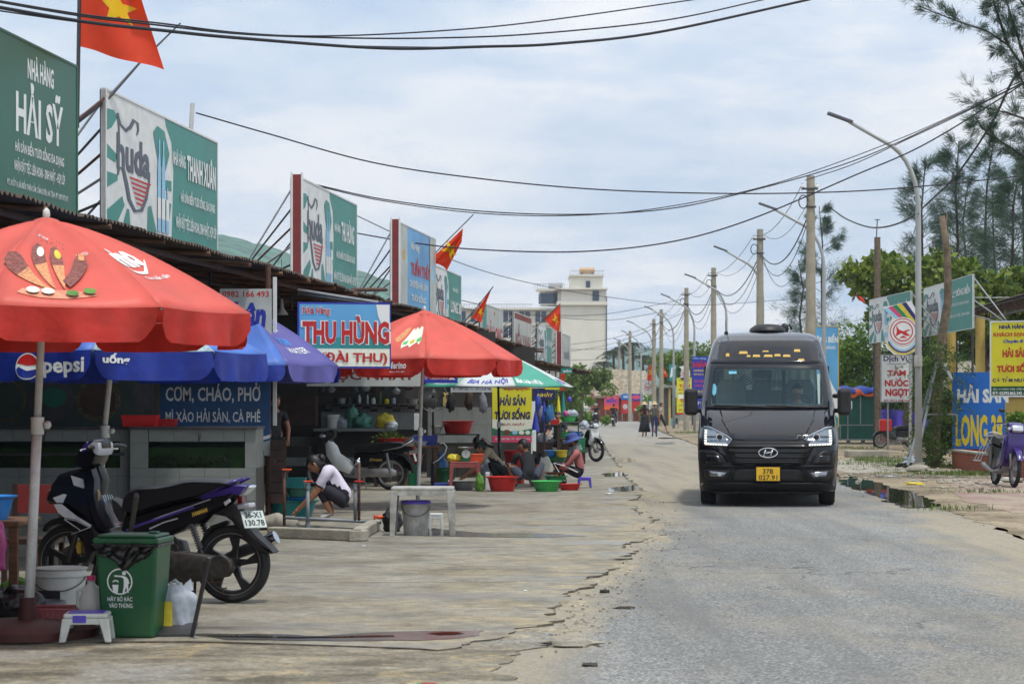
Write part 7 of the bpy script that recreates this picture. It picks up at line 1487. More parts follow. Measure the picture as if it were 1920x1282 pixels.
    if hands:
        for s, sgn in (('L',1),('R',-1)):
            h = V['ha'+s]; d = (h-V['wr'+s]).normalized(); q = d.cross(Vector((0,0,1))); q = q.normalized() if q.length > .1 else Vector((0,1,0)); n = q.cross(d)
            b.ball(h, (.040,.036,.017), 10, 7, 0, rot=Matrix((d, q, n)).transposed())
            for i, L_ in enumerate((.062,.074,.070,.054)):
                o_ = h+q*(.026-.0175*i)+d*.030; p1 = o_+d*L_*.45-n*.004; p2 = p1+(d*math.cos(grip)-n*math.sin(grip))*L_*.34; p3 = p2+(d*math.cos(grip*1.9)-n*math.sin(grip*1.9))*L_*.28; b.tube([o_-d*.012, p1, p2, p3], [.0095,.009,.0082,.0065], 6, 0)
            o_ = h+q*.030*sgn*1.0-d*.010; b.tube([o_-q*sgn*.01, o_+(q*sgn*.7+d*.5)*.028, o_+(q*sgn*.55+d*1.0)*.050], [.012,.010,.0075], 6, 0)
    body = b.build('body', [skin, top, bottom, shoe, 'print_white', hairm, 'print_brown'], t, smooth=True)
    # hair
    h = B(); vs = []; fs = []
    for j in range(m_+1):
        th = math.pi*j/m_
        for i in range(n_):
            a = 2*math.pi*i/n_; d = (math.sin(th)*math.cos(a), math.sin(th)*math.sin(a), math.cos(th)); r = hp(d)
            k = 1.10+.03*math.sin(a*7+j); vs.append(hc+M3@(r*k))
    for j in range(m_):
        for i in range(n_):
            th = math.pi*(j+.5)/m_; a = 2*math.pi*(i+.5)/n_; x = math.sin(th)*math.cos(a); z = math.cos(th)
            lim = .42 if x > .35 else (.05 if x > .0 else (-.55 if x < -.2 else -.2))
            if not bun and not longhair: lim = max(lim, .30 if x > -.1 else -.35)
            if z > lim: fs.append((j*n_+i,(j+1)*n_+i,(j+1)*n_+(i+1)%n_,j*n_+(i+1)%n_))
    h.add(vs, fs)
    if bun: h.ball(hc+M3@Vector((-.115,0,.02)), (.045,.05,.05), 10, 8, noise_amp=.3)
    if longhair: h.tube([hc+M3@Vector((-.085,0,-.02)), hc+M3@Vector((-.105,0,-.12)), V['neckb']+M3@Vector((-.10,0,-.08)), V['chest']+M3@Vector((-.14,0,-.08))], [.06,.06,.05,.025], 8)
    h.build('hair', hairm, t, smooth=True)
    if hat:
        kind, hm_ = hat; h = B(); c = hc+up*.045
        prof = {'straw': [(.175,-.035),(.165,-.02),(.112,.0),(.108,.02),(.100,.075),(.06,.10),(.001,.105)], 'bucket': [(.165,-.055),(.150,-.035),(.108,.0),(.106,.03),(.098,.08),(.06,.10),(.001,.103)], 'cap': [(.106,-.01),(.106,.02),(.098,.07),(.06,.092),(.001,.097)], 'helmet': [(.12,-.04),(.125,.0),(.118,.06),(.08,.10),(.001,.12)]}[kind]
        vs = []; nn = 20
        for r, z in prof:
            for i in range(nn): a = 2*math.pi*i/nn; vs.append(c+M3@Vector((r*math.cos(a)*1.08, r*math.sin(a), z)))
        h.add(vs, [(k*nn+i,k*nn+(i+1)%nn,(k+1)*nn+(i+1)%nn,(k+1)*nn+i) for k in range(len(prof)-1) for i in range(nn)])
        if kind == 'cap': h.add([c+M3@Vector(p) for p in ((.09,-.07,.0),(.09,.07,.0),(.19,.055,-.03),(.205,0,-.035),(.19,-.055,-.03))], [(0,1,2,3,4)])
        h.build('hat', hm_, t, smooth=40, solid=.004)
    if extra: extra(t, V, hc, M3)
    return t
def squat(lean=.30, kz=.46, hand=(.62,-.0,.12), hand2=None, sw=.17, kw=.13, seat=.20, head=None, foot=.12, feetw=.12):
    p = (0,0,seat); ch = (lean, 0, seat+.40); hd_ = head or (lean+.16, 0, seat+.50)
    J = dict(pelvis=p, chest=ch, head=hd_)
    for s, y in (('L',1),('R',-1)):
        hnd = Vector(hand if s == 'L' or hand2 is None else hand2); hnd = Vector((hnd.x, hnd.y+y*.07, hnd.z))
        sh = Vector((lean+.0, y*sw, seat+.385)); el = sh.lerp(hnd, .48)+Vector((-.02, y*.07, -.05)); wr = hnd.lerp(el, .22)
        J.update({'sh'+s: sh, 'el'+s: el, 'wr'+s: wr, 'ha'+s: hnd, 'hi'+s: (0.03,y*.10,seat), 'kn'+s: (foot+.18+.0,y*kw,kz), 'an'+s: (foot,y*feetw,.09), 'to'+s: (foot+.15,y*(feetw+.02),.035)})
    return J
def collar_and_trim(t, V, hc, M3):
    b = B()
    for s in 'LR':
        d = (V['el'+s]-V['sh'+s]); p = V['sh'+s]+d*.60; b.tube([p-d.normalized()*.012, p+d.normalized()*.012], .066, 14, caps=False)
    b.build('cuff', 'black_gl', t, smooth=True, solid=.003)
    b = B(); d = (hc-V['neckb']).normalized(); p = V['neckb']; b.tube([p-d*.035, p+d*.02], [.085,.064], 14, caps=False); b.build('collar', 'black_gl', t, smooth=True, solid=.003)
fp = GP(612,975)
person('woman in a white short sleeved shirt squatting and washing things at the taps', (WP(655,761,27).x, 27.0, 0), math.pi, squat(.27, .47, (.66,.0,.13), seat=.23, head=(.42,0,.69), foot=.22, feetw=.10), 0, mat('shirt_white', C(206,198,214), .7, var=.06, vs=8, bump=.3, bs=12), mat('navy_cloth', C(24,22,38), .8, var=.15), sleeve=.58, trous=.80, bun=True, tilt=-.55, build=1.2, extra=collar_and_trim, shoe='pl_dirty')
blackc = mat('black_cloth', C(26,27,33), .85, var=.15, vs=9, bump=.3, bs=14); jean = mat('denim', C(58,66,80), .85, var=.2, vs=12); beige = mat('beige_cloth', C(166,150,128), .85, var=.12, bump=.3, bs=14); pinkc = mat('dusty_pink_cloth', C(170,100,98), .8, var=.1, bump=.3, bs=12)
person('man in a black T-shirt squatting with his back turned among the basins', (WP(992,761,37.2).x, 37.2, 0), R(100), squat(.20, .44, (.40,.1,.2), seat=.19, kw=.30, sw=.20, head=(.26,.05,.72), foot=.18, feetw=.2), 55, blackc, jean, sleeve=.55, trous=.55, tilt=-.15, build=1.12)
person('woman in a beige shirt squatting and reaching low beside the man in black', (WP(950,761,38.4).x, 38.4, 0), R(188), squat(.36, .42, (.80,.0,.16), seat=.24, head=(.46,0,.66)), 0, beige, blackc, sleeve=.5, trous=1, bun=True, tilt=-.5)
def pinkextra(t, V, hc, M3):
    b = B(); b.tube([V['neckb']+Vector((-.02,0,-.05)), V['neckb']+Vector((.0,0,.03)), hc+M3@Vector((0,0,-.08))], [.115,.10,.085], 14, caps=False); b.tube([V['neckb']+Vector((.04,0,.0)), V['chest']+Vector((.12,0,-.02)), V['chest']+Vector((.10,0,-.22))], [.07,.06,.03], 10)
    b.build('scarf', mat('patterned_scarf', C(120,130,128), .8, var=.6, vs=40), t, smooth=True)
    b = B(); b.ball(hc+M3@Vector((.05,0,-.055)), (.055,.066,.045), 12, 8, rot=M3); b.build('face_mask', mat('face_mask', C(60,40,46), .8, var=.5, vs=40), t, smooth=True)
    for s in 'LR':
        b = B(); o_ = Vector((0,.0,0)); k = 1 if s == 'L' else -1; b.tube([V['hi'+s].lerp(V['kn'+s],.1)+Vector((0,k*.088,.03)), V['hi'+s].lerp(V['kn'+s],.6)+Vector((0,k*.078,.03)), V['kn'+s]+Vector((.02,k*.064,0)), V['kn'+s].lerp(V['an'+s],.5)+Vector((.01,k*.058,0)), V['an'+s]+Vector((.0,k*.045,.03))], .012, 5); b.build('stripe', 'white', t)
    b = B()
    for s in 'LR': b.ball(V['ha'+s], (.06,.05,.035), 10, 7, noise_amp=.3)
    b.build('glove', 'pl_teal', t, smooth=True)
person('person in a dusty pink hooded top, blue hat and scarf sitting on the purple stool', (WP(1092,761,38.0).x, 38.0, 0), R(176), squat(.10, .44, (.46,.0,.30), seat=.225, head=(.16,0,.80), foot=.30), 0, pinkc, blackc, sleeve=2, trous=1, tilt=-.35, hat=('bucket', mat('hat_blue', C(66,84,150), .7, var=.1)), extra=pinkextra, longhair=False)
person('person with dark hair crouching behind the red bucket by the yellow banner', (WP(930,761,40.3).x, 40.3, 0), R(150), squat(.2, .44, (.45,.0,.2), seat=.24), 0, blackc, blackc, sleeve=.5, longhair=True, tilt=-.8)
person('person in dark striped clothes standing in the shadow at the stall corner', (WP(514,761,35.5).x, 35.5, 0), R(-60), dict(pelvis=(0,0,.9), chest=(.02,0,1.28), head=(.05,0,1.50), **{k+s: v for s, y in (('L',1),('R',-1)) for k, v in (('sh',(.0,y*.18,1.33)),('el',(.04,y*.24,1.07)),('wr',(.16,y*.18,.90)),('ha',(.22,y*.15,.86)),('hi',(0,y*.09,.88)),('kn',(.03,y*.1,.48)),('an',(0,y*.1,.09)),('to',(.13,y*.11,.04)))}), 0, mat('striped_dark', C(44,42,48), .8, var=.4, vs=20), blackc, sleeve=.5, bun=True)
def stand(step=.12, arm=.15, hgt=1.0):
    J = dict(pelvis=(0,0,.92), chest=(.02,0,1.28), head=(.04,0,1.50))
    for s, y, q in (('L',1,1),('R',-1,-1)):
        J.update({'sh'+s:(0,y*.17,1.33),'el'+s:(-.03+q*arm*.4,y*.23,1.07),'wr'+s:(.06+q*arm,y*.22,.86),'ha'+s:(.09+q*arm,y*.22,.79),'hi'+s:(0,y*.09,.90),'kn'+s:(.05-q*step*.5,y*.09,.49),'an'+s:(-q*step,y*.09,.09+(.05 if q > 0 else 0)),'to'+s:(.13-q*step,y*.1,.035)})
    return J
def skirt(mt):
    def f(t, V, hc, M3): b = B(); b.openlathe([(.15,1.05),(.17,.92),(.22,.6),(.30,.24)], n=20); b.build('skirt', mt, t, smooth=True, solid=.004)
    return f
wb_ = (WP(1211,761,100).x, 101, ZR)
person('woman in a long black dress and straw hat walking away on the road', wb_, R(95), stand(.14,.1), 0, mat('dark_red_cloth', C(82,28,34), .8, var=.3, vs=20), blackc, sleeve=.6, trous=.6, hat=('straw','straw'), longhair=True, extra=skirt(blackc))
def pack(t, V, hc, M3): b = B(); b.obox(V['chest']+Vector((-.17,0,-.08)), (.16,.30,.42), (0,R(-4),0)); b.build('backpack', mat('backpack_cloth', C(96,92,84), .8, var=.5, vs=20), t, bevel=.04)
person('walker in navy trousers with a backpack and straw hat on the road', (WP(1228.5,761,100).x, 100.5, ZR), R(88), stand(.10,.12), 0, mat('patterned_top', C(110,104,92), .8, var=.5, vs=24), mat('navy_trousers', C(50,54,100), .8, var=.1), sleeve=.6, hat=('straw','straw'), extra=pack, build=1.12)
person('person in black shorts striding behind the two walkers', (WP(1241,761,112).x, 113, ZR), R(10), stand(.34,.2), 0, beige, blackc, sleeve=.6, trous=.6)
RJ = dict(pelvis=(0,0,.88), chest=(.06,0,1.26), head=(.10,0,1.48), **{k+s: v for s, y in (('L',1),('R',-1)) for k, v in (('sh',(.06,y*.18,1.30)),('el',(.28,y*.27,1.12)),('wr',(.50,y*.28,1.04)),('ha',(.58,y*.28,1.03)),('hi',(.0,y*.1,.86)),('kn',(.40,y*.18,.72)),('an',(.24,y*.18,.33)),('to',(.38,y*.19,.29)))})
for (bk, lab, topm, rot, hat) in ((b1,'rider in dark clothes and pale helmet coming toward the camera','striped_dark',-92,('helmet','offwhite')),(b2,'rider in a black shirt seen from behind on the far road','black_cloth',82,None)):
    p = Vector(bk.location); d = Vector((math.cos(R(rot)), math.sin(R(rot)), 0)); person(lab, p-d*.22, R(rot), RJ, 0, MATS[topm], jean, sleeve=.6, hat=hat, hands=False, group='motorbike riders')
SJ = dict(pelvis=(0,0,.50), chest=(-.02,0,.90), head=(.02,0,1.14), **{k+s: v for s, y in (('L',1),('R',-1)) for k, v in (('sh',(-.02,y*.18,.94)),('el',(.12,y*.26,.72)),('wr',(.32,y*.2,.66)),('ha',(.38,y*.18,.66)),('hi',(.03,y*.1,.50)),('kn',(.42,y*.14,.50)),('an',(.40,y*.14,.09)),('to',(.52,y*.15,.04)))})
person('person in a dark shirt seated behind the red basket at the far stall', (WP(1046,761,55).x, 55, .02), R(-100), SJ, 0, blackc, blackc, sleeve=.6)
drv = Vector(VAN.location); 
b_ = person('driver in a blue shirt behind the minibus windscreen', drv+Matrix.Rotation(R(-6.3), 3, 'Z')@Vector((.47,2.05,.40)), R(-96), {k: (v[0], v[1], v[2]+.12 if k not in () else v[2]) for k, v in SJ.items()}, 30, mat('blue_shirt', C(70,110,160), .8, var=.15), blackc, sleeve=.6)
# ================================================================== SMALL THINGS AROUND THE STALLS
def stool(label, loc, w, d, h, m, rotz=0, topm=None, lw=.05, th=.03, group='plastic stools and low tables', name='plastic_stool', cat='stool', splay=.06, apron=.07):
    t = thing(name, label, cat, loc, rotz, group=group); b = B(); b.box(-w/2,w/2,-d/2,d/2,h-th,h); b.build('seat', m, t, bevel=.012)
    b = B(); e = .012
    for (x0,x1,y0,y1) in ((-w/2+.01,w/2-.01,-d/2,-d/2+e),(-w/2+.01,w/2-.01,d/2-e,d/2),(-w/2,-w/2+e,-d/2+.01,d/2-.01),(w/2-e,w/2,-d/2+.01,d/2-.01)): b.box(x0,x1,y0,y1,h-th-apron,h-th+.001)
    b.build('apron', m, t)
    for sx in (-1,1):
        for sy in (-1,1):
            b = B(); X0, Y0 = sx*(w/2-lw/2), sy*(d/2-lw/2); X1, Y1 = sx*(w/2-lw/2+splay), sy*(d/2-lw/2+splay*.6)
            q = lambda x, y, z, k: [(x-k,y-k,z),(x+k,y-k,z),(x+k,y+k,z),(x-k,y+k,z)]
            b.add(q(X1,Y1,0,lw*.38)+q(X0,Y0,h-th-.0,lw*.62), [(3,2,1,0),(4,5,6,7),(0,1,5,4),(1,2,6,5),(2,3,7,6),(3,0,4,7)]); b.build('leg', m, t, bevel=.006)
    if topm: b = B(); b.box(-w*.40,w*.40,-d*.40,d*.40,h+.001,h+.006); b.box(-w*.28,w*.02,-d/2-.004,-d/2-.001,h-.055,h-.01); b.build('top_inlay', topm, t, bevel=.002)
    return t
stool('dirty grey plastic low table straddling the white bucket', (WP(793,761,24).x, 24.0, 0), .70, .46, .545, 'pl_dirty', topm=None, lw=.07, th=.04, splay=.02, apron=.05, cat='low table', name='plastic_table')
bucket('bucket', 'white paint bucket with a purple rim under the grey low table', (WP(780,761,24.1).x, 24.05, 0), .135, .16, .38, 'pl_dirty', rimm='pl_purple')
stool('tiny cream stool beside the purple rimmed bucket', GP(818,992), .15, .15, .19, 'pl_white', lw=.03, splay=.01, apron=.03)
stool('low cream stool with a purple top in front of the green bin', GP(164,1200), .27, .22, .175, 'pl_white', R(4), topm='pl_purple', lw=.05, splay=.03, apron=.035)
stool('faded red plastic stool holding the kitchen scale', (WP(872,761,36.6).x, 36.6, 0), .50, .36, .50, 'pl_brown', lw=.06, splay=.03)
stool('small purple stool under the person in pink', (WP(1096,761,37.9).x, 37.9, 0), .22, .22, .19, 'pl_purple', lw=.04, splay=.02, apron=.03)
# scale
t = thing('kitchen_scale', 'round faced kitchen scale standing on the faded red stool', 'scale', (WP(874,761,36.6).x, 36.5, .50)); b = B(); b.box(-.07,.07,0,.1,0,.14); b.cyl((0,-.01,.13),(0,.09,.13),.085,n=20); b.build('body', 'pl_dgreen', t, bevel=.004); b = B(); b.cyl((0,-.018,.13),(0,-.012,.13),.072,n=20); b.build('dial', 'print_white', t); b = B(); b.box(-.003,.003,-.022,-.019,.12,.18); b.build('needle', 'print_black', t); b = B(); b.openlathe([(.02,.21),(.12,.23),(.14,.25)], n=18); b.build('pan', 'steel', t)
blob('bag', 'yellow bag of herbs on the faded red stool', (WP(852,761,36.6).x, 36.6, .50), (.13,.1,.07), 'pl_yel', 12); basket('basket', 'red square basket on the faded red stool by the scale', (WP(892,761,36.7).x, 36.7, .50), .26, .22, .12, 'pl_orange', slats=True)
# basins in front of the squatting group
basin('basin', 'large red basin on the ground before the man in black', (WP(942,761,36.4).x, 36.4, 0), .27, .25, 'pl_red', group='plastic basins on the ground')
basin('colander', 'bright green colander with pale scraps on the ground', (WP(1025,761,36.3).x, 36.3, 0), .25, .18, 'pl_green', 'colander', group='plastic basins on the ground', holes=True)
basin('basin', 'flat red tray beside the purple stool', (WP(1068,761,36.8).x, 36.8, 0), .20, .11, 'pl_red', oval=.7, group='plastic basins on the ground'); basin('basin', 'dark green tray held between the two squatters', (WP(1042,761,37.6).x, 37.6, .12), .20, .1, 'pl_dgreen', oval=.7, group='plastic basins on the ground')
basin('basin', 'reddish tray resting above the dark green tray', (WP(1040,761,37.8).x, 37.8, .235), .18, .05, 'pl_brown', oval=.7); basin('metal_basin', 'shallow steel basin under the faded red stool', (WP(868,761,36.7).x, 36.9, 0), .22, .16, 'steel', 'basin')
blob('scraps', 'wad of pale scraps lying inside the green colander', (WP(1025,761,36.3).x, 36.25, .02), (.12,.09,.04), 'sack', 14, 'scraps')
bucket('bucket', 'green bucket carrying stacked blue basins behind the person in pink', (WP(1042,761,41.5).x, 41.5, 0), .15, .19, .47, 'bin_green', handle=False)
bucket('bucket', 'amber bucket behind the dark green tray', (WP(1041,761,39.5).x, 39.5, 0), .17, .2, .33, 'pl_amber', handle=False); bucket('bucket', 'red bucket behind the woman in beige', (WP(966,761,40.0).x, 40.0, 0), .17, .21, .62, 'pl_red', handle=False)
basin('basin', 'light blue basins stacked on the green bucket', (WP(1034,761,41.5).x, 41.5, .47), .13, .12, 'pl_blue', group='plastic basins on the ground'); basin('basin', 'yellow bowl beside the light blue basins on the green bucket', (WP(1053,761,41.5).x, 41.4, .46), .13, .13, 'pl_yel', 'basin')
blob('sack', 'large white sack with green print behind the man in black', (WP(1015,761,38.6).x, 38.6, .0), (.22,.16,.30), 'sack', 15, 'sack'); blob('bag', 'clear plastic bag on the ground by the stool and the woman in beige', (WP(917,761,40.2).x, 40.2, 0), (.17,.14,.25), 'bag_w', 16)
blob('leaf_bundle', 'bundle of green leaves on the ground under the faded stool', (WP(900,761,36.3).x, 36.3, 0), (.08,.08,.17), 'veg', 17, 'vegetables'); slabt('white_box', 'small white box leaning by the stool leg', WP(910,761,37).x, WP(918,761,37).x, 37, 37.15, 0, .30, 'offwhite', 'box')
# work tables in stall 2
slabt('work_table', 'rough wooden table under the blue basket by the second red parasol', WP(757,761,38.2).x, WP(822,761,38.2).x, 38.0, 38.6, .70, .745, 'wood', 'table', legs=.05)
basket('basket', 'blue mesh basket on the rough wooden table', (WP(798,761,38.2).x, 38.3, .745), .42, .34, .17, 'pl_dblue'); basin('basin', 'red basin heaped with greens behind the white motorbike seat', (WP(735,761,38.4).x, 38.5, .70), .27, .17, 'pl_red')
slabt('side_table', 'dark side table carrying the red basin with greens', WP(700,761,38.5).x, WP(754,761,38.5).x, 38.3, 38.7, .66, .70, 'dwood', 'table', legs=.05); leaves_pts = np.random.RandomState(3).normal(size=(400,3))*np.array([.10,.09,.035])
t = thing('greens', 'heap of leafy greens in the red basin behind the motorbike seat', 'vegetables', (WP(733,761,38.4).x, 38.5, .88)); leaves('foliage', leaves_pts, .06, LM['vine'], t, 3)
basin('basin', 'orange basin hanging low behind the motorbike tail', (WP(778,761,38.8).x, 38.8, .36), .16, .22, 'pl_orange'); basin('basin', 'pale lilac bowl on the wooden table edge', (WP(789,761,38.1).x, 38.1, .745), .12, .08, 'bag_w', 'bowl')
slabt('prep_table', 'dark preparation table under the large red basin', WP(812,761,40.5).x, WP(900,761,40.5).x, 40.3, 41.0, .90, .93, 'dsteel', 'table', legs=.04); basin('basin', 'large shallow red basin on the dark preparation table', (WP(858,761,40.5).x, 40.5, .93), .31, .24, 'pl_red'); bucket('bowl', 'tilted cream bowl beside the large red basin', (WP(819,761,40.4).x, 40.4, .93), .06, .12, .16, 'pl_white', handle=False, cat='bowl')
t = thing('gas_cylinder', 'blue gas cylinder under the tables', 'gas cylinder', (WP(824,761,38.7).x, 38.7, 0)); b = B(); b.lathe([(.14,0),(.16,.05),(.16,.42),(.10,.50),(.03,.52),(.03,.58)], n=20); b.build('tank', 'water_blue', t, smooth=50); b = B(); b.openlathe([(.09,.5),(.10,.6)], n=16); b.build('collar', 'water_blue', t, solid=.006)
bucket('bucket', 'dark green bucket under the table beside the gas cylinder', (WP(836,761,37.8).x, 37.8, 0), .14, .17, .36, 'bin_green', handle=False); bucket('bucket', 'green bucket behind the white motorbike rear wheel', (WP(768,761,38.0).x, 38.3, 0), .13, .17, .40, 'pl_dgreen', handle=False)
b = B(); b.tube([WP(x, y, 37.9)-WP(832,850,37.9) for x, y in ((812,868),(822,862),(834,850),(838,838),(832,830),(824,832))], .012, 6); tag(b.build('hose', 'offwhite', loc=WP(832,850,37.9), smooth=True), 'pale hose looping off the gas cylinder', 'hose')
t = thing('standing_fan', 'dark caged fan standing beside the second parasol pole', 'fan', (WP(812,761,39.5).x, 39.5, 0)); b = B(); b.cyl((0,0,0),(0,0,1.35),.02,n=8); b.build('stand', 'dsteel', t); b = B(); b.cyl((0,-.03,1.62),(0,.1,1.62),.07,n=14); b.build('motor', 'blackp', t)
b = B()
for k in range(30): a = 2*math.pi*k/30; b.tube([(.03*math.cos(a),-.12,1.62+.03*math.sin(a)),(.2*math.cos(a),-.11,1.62+.2*math.sin(a)),(.27*math.cos(a),-.03,1.62+.27*math.sin(a))], .003, 3)
b.tube([Vector((.27*math.cos(a),-.03,1.62+.27*math.sin(a))) for a in np.linspace(0,2*math.pi,28,endpoint=False)], .007, 5, closed=True); b.build('cage', 'steel', t)
for k in range(3): a = 2.1*k; b = B(); b.add([(.04*math.cos(a),-.06,1.62+.04*math.sin(a)),(.22*math.cos(a),-.07,1.62+.22*math.sin(a)),(.22*math.cos(a+.7),-.03,1.62+.22*math.sin(a+.7)),(.05*math.cos(a+1.2),-.04,1.62+.05*math.sin(a+1.2))], [(0,1,2,3)]); b.build('blade', 'blackp', t)
basket('basket', 'silver dish rack on the ground by the green bucket', (WP(852,761,37.2).x, 37.4, 0), .22, .3, .14, 'steel'); stool('blue plastic stool lying low before the tables', (WP(830,761,37).x, 37.0, 0), .3, .25, .12, 'pl_dblue', lw=.04, splay=.01, apron=.03)
# far stall goods (basins stacked on tables beside the road)
slabt('goods_table', 'dark trestle table of stacked basins at the far stall', WP(1046,761,54).x, WP(1098,761,54).x, 53.6, 54.4, .60, .64, 'dwood', 'table', legs=.05)
for (lab, px, z, r, h, m) in (('green oblong basin lower left on the far trestle table',1062,.64,.20,.15,'pl_green'),('light blue basin lower right on the far trestle table',1078,.64,.19,.17,'pl_blue'),('green basin on top of the far stack',1066,1.05,.20,.14,'pl_green')):
    basin('basin', lab, (WP(px,761,54).x, 54, z), r, h, m, oval=.7, group='basins on the far trestle table')
slabt('upper_rack', 'thin rack between the stacked basins on the far table', WP(1050,761,54).x, WP(1086,761,54).x, 53.8, 54.2, 1.02, 1.05, 'dsteel', 'rack', legs=.02)
basket('basket', 'red basket in front of the seated person at the far stall', (WP(1040,761,53).x, 53, 1.0), .24, .2, .11, 'pl_red', slats=False); slabt('side_shelf', 'dark shelf under the red basket at the far stall', WP(1018,761,53).x, WP(1050,761,53).x, 52.8, 53.3, .96, .995, 'dwood', 'shelf', legs=.04)
blob('bag', 'white and purple bundle on top of the far basins', (WP(1072,761,54.0).x, 54.0, 1.19), (.17,.12,.09), 'bag_w', 20); blob('bag', 'pink bundle left on top of the far basins', (WP(1061,761,54.0).x, 53.9, 1.19), (.07,.07,.08), 'pink_bag', 21)
blob('bag', 'violet balloon like bag above the far basins', (WP(1068,761,56).x, 56, 1.55), (.06,.06,.08), 'pl_purple', 22); blob('bag', 'white sack low in the far stall', (WP(1018,761,53.2).x, 53.4, .55), (.14,.1,.13), 'bag_w', 23)
slabt('crate_stand', 'low dark stand under the white sack at the far stall', WP(1005,761,53.2).x, WP(1036,761,53.2).x, 53.2, 53.7, 0, .55, 'dwood', 'crate'); slabt('crate_stand', 'brown cardboard carton beneath the stacked basins', WP(1055,761,53.9).x, WP(1068,761,53.9).x, 53.9, 54.2, 0, .5, 'wood', 'carton')
slabt('white_board', 'tall narrow pale board leaning beside the yellow banner', WP(998,761,44).x, WP(1005,761,44).x, 44, 44.05, 0, .95, 'offwhite', 'board')
basket('basket', 'silver green dish cover hung before the parked far motorbike', (WP(1089,761,53.5).x, 53.5, .3), .22, .2, .35, 'pl_dgreen'); blob('bag', 'white bag on the bars of the far parked motorbike', (WP(1095,761,55).x, 54.6, .85), (.12,.1,.13), 'bag_w', 25)
b = B(); b.box(-.05,.05,-.02,.02,0,.45); tag(b.build('red_cloth', 'flag', loc=WP(1055,732,56)), 'scrap of orange red cloth hanging from the last stall roof', 'cloth')
# tap pit with kerb
def pit():
    t = thing('wash_pit', 'sunken washing place with a low concrete kerb in front of the woman in white', 'wash basin', (WP(600,761,23.4).x, 23.4, 0)); o = Vector(t.location)
    A = GP(500,1008); Bp = GP(678,1015); Cp = WP(714,761,25.0); Cp.z = 0; D = WP(520,761,26.3); D.z = 0
    def wallseg(p, q, w=.14, h=.12):
        d = (q-p).normalized(); n = Vector((-d.y, d.x, 0)); b = B(); b.prism([p-o, q-o, q+n*w-o, p+n*w-o], (0,0,h)); b.build('kerb', 'conc', t, bevel=.015)
    wallseg(A, Bp); wallseg(Bp, Cp); b = B(); b.poly([p-o+Vector((0,0,.006)) for p in (A, Bp, Cp, D)]); b.build('floor', wetm, t)
    for i in range(1):
        b = B(); b.ball(GP(512,995)-o+Vector((0,.3,.08)), (.28,.2,.10), 14, 8, noise_amp=.4, seed=4); b.build('cement_lump', 'conc', t, smooth=60)
pit()
def pipes():
    t = thing('tap_stand', 'grey water pipes with red taps standing over the washing place', 'water taps', GP(577,997)+Vector((0,.2,0))); o = Vector(t.location); Y = o.y
    P = lambda x, y, dy=0: WP(x, y, Y+dy)-o
    for nm, m, pts, r in (('pipe','pvc',[(577,998),(577,912)],.022),('pipe','pvc',[(666,975),(666,910)],.020),('pipe','rust',[(533,985),(533,885)],.018),('pipe','rust',[(673,975),(673,868)],.018),('pipe','pvc',[(533,970),(600,973),(715,979)],.018),('pipe','pvc',[(530,990),(577,992)],.016)):
        b = B(); b.tube([P(*q) for q in pts], r, 8); b.build(nm, m, t, smooth=True)
    for x, y in ((577,910),(577,985),(666,912)): b = B(); b.cyl(P(x,y+6), P(x,y-5), .030, n=10); b.build('fitting', 'pvc', t, smooth=40)
    for x, y in ((578,902),(538,880),(673,902)): b = B(); b.obox(P(x,y,-.03), (.11,.02,.018)); b.build('tap_handle', 'pl_orange' if x != 673 else 'pl_red', t, bevel=.004)
    b = B(); b.tube([P(673,866),P(673,860),P(668,862),P(668,872)], .014, 7); b.ball(P(671,866), .03, 8, 6); b.build('tap', 'chrome', t, smooth=True)
pipes()
basin('basin', 'large dark teal tub at the woman\'s hands beside the taps', (WP(548,761,27.45).x, 27.45, 0), .33, .24, 'pl_teal', oval=.8); basin('basin', 'flat blue tray across the dark teal tub', (WP(562,761,27.4).x, 27.4, .24), .2, .04, 'pl_blue', oval=.7); basin('colander', 'pale green round colander leaning over the teal tub', (WP(562,761,27.4).x, 27.4, .29), .19, .12, 'green_bag', 'colander')
basket('basket', 'turquoise square basket stacked over the tub', (WP(553,761,27.5).x, 27.5, .36), .28, .24, .16, 'pl_teal'); basket('crate', 'dark plastic crate on the ground by the plank wall', (WP(524,761,27.6).x, 27.6, .30), .20, .3, .30, 'blackp'); basket('crate', 'second dark crate under the first by the plank wall', (WP(524,761,27.6).x, 27.65, .0), .22, .3, .29, 'pl_teal', slats=False)
blob('black_bag', 'black rubbish bag slumped beside the grey low table', GP(733,998)+Vector((0,.2,0)), (.11,.12,.16), 'bin_bag', 31, 'rubbish bag'); b = B(); b.ball((0,0,0), (.05,.03,.022), 10, 6, noise_amp=.5)
for i in range(4): b.tube([(-.03,0,0),(-.07,0,.018*i-.03)], .008, 5)
tag(b.build('rubber_glove', 'pl_orange', loc=WP(712,969,24.6), smooth=True), 'orange rubber glove lying by the kerb corner', 'glove')
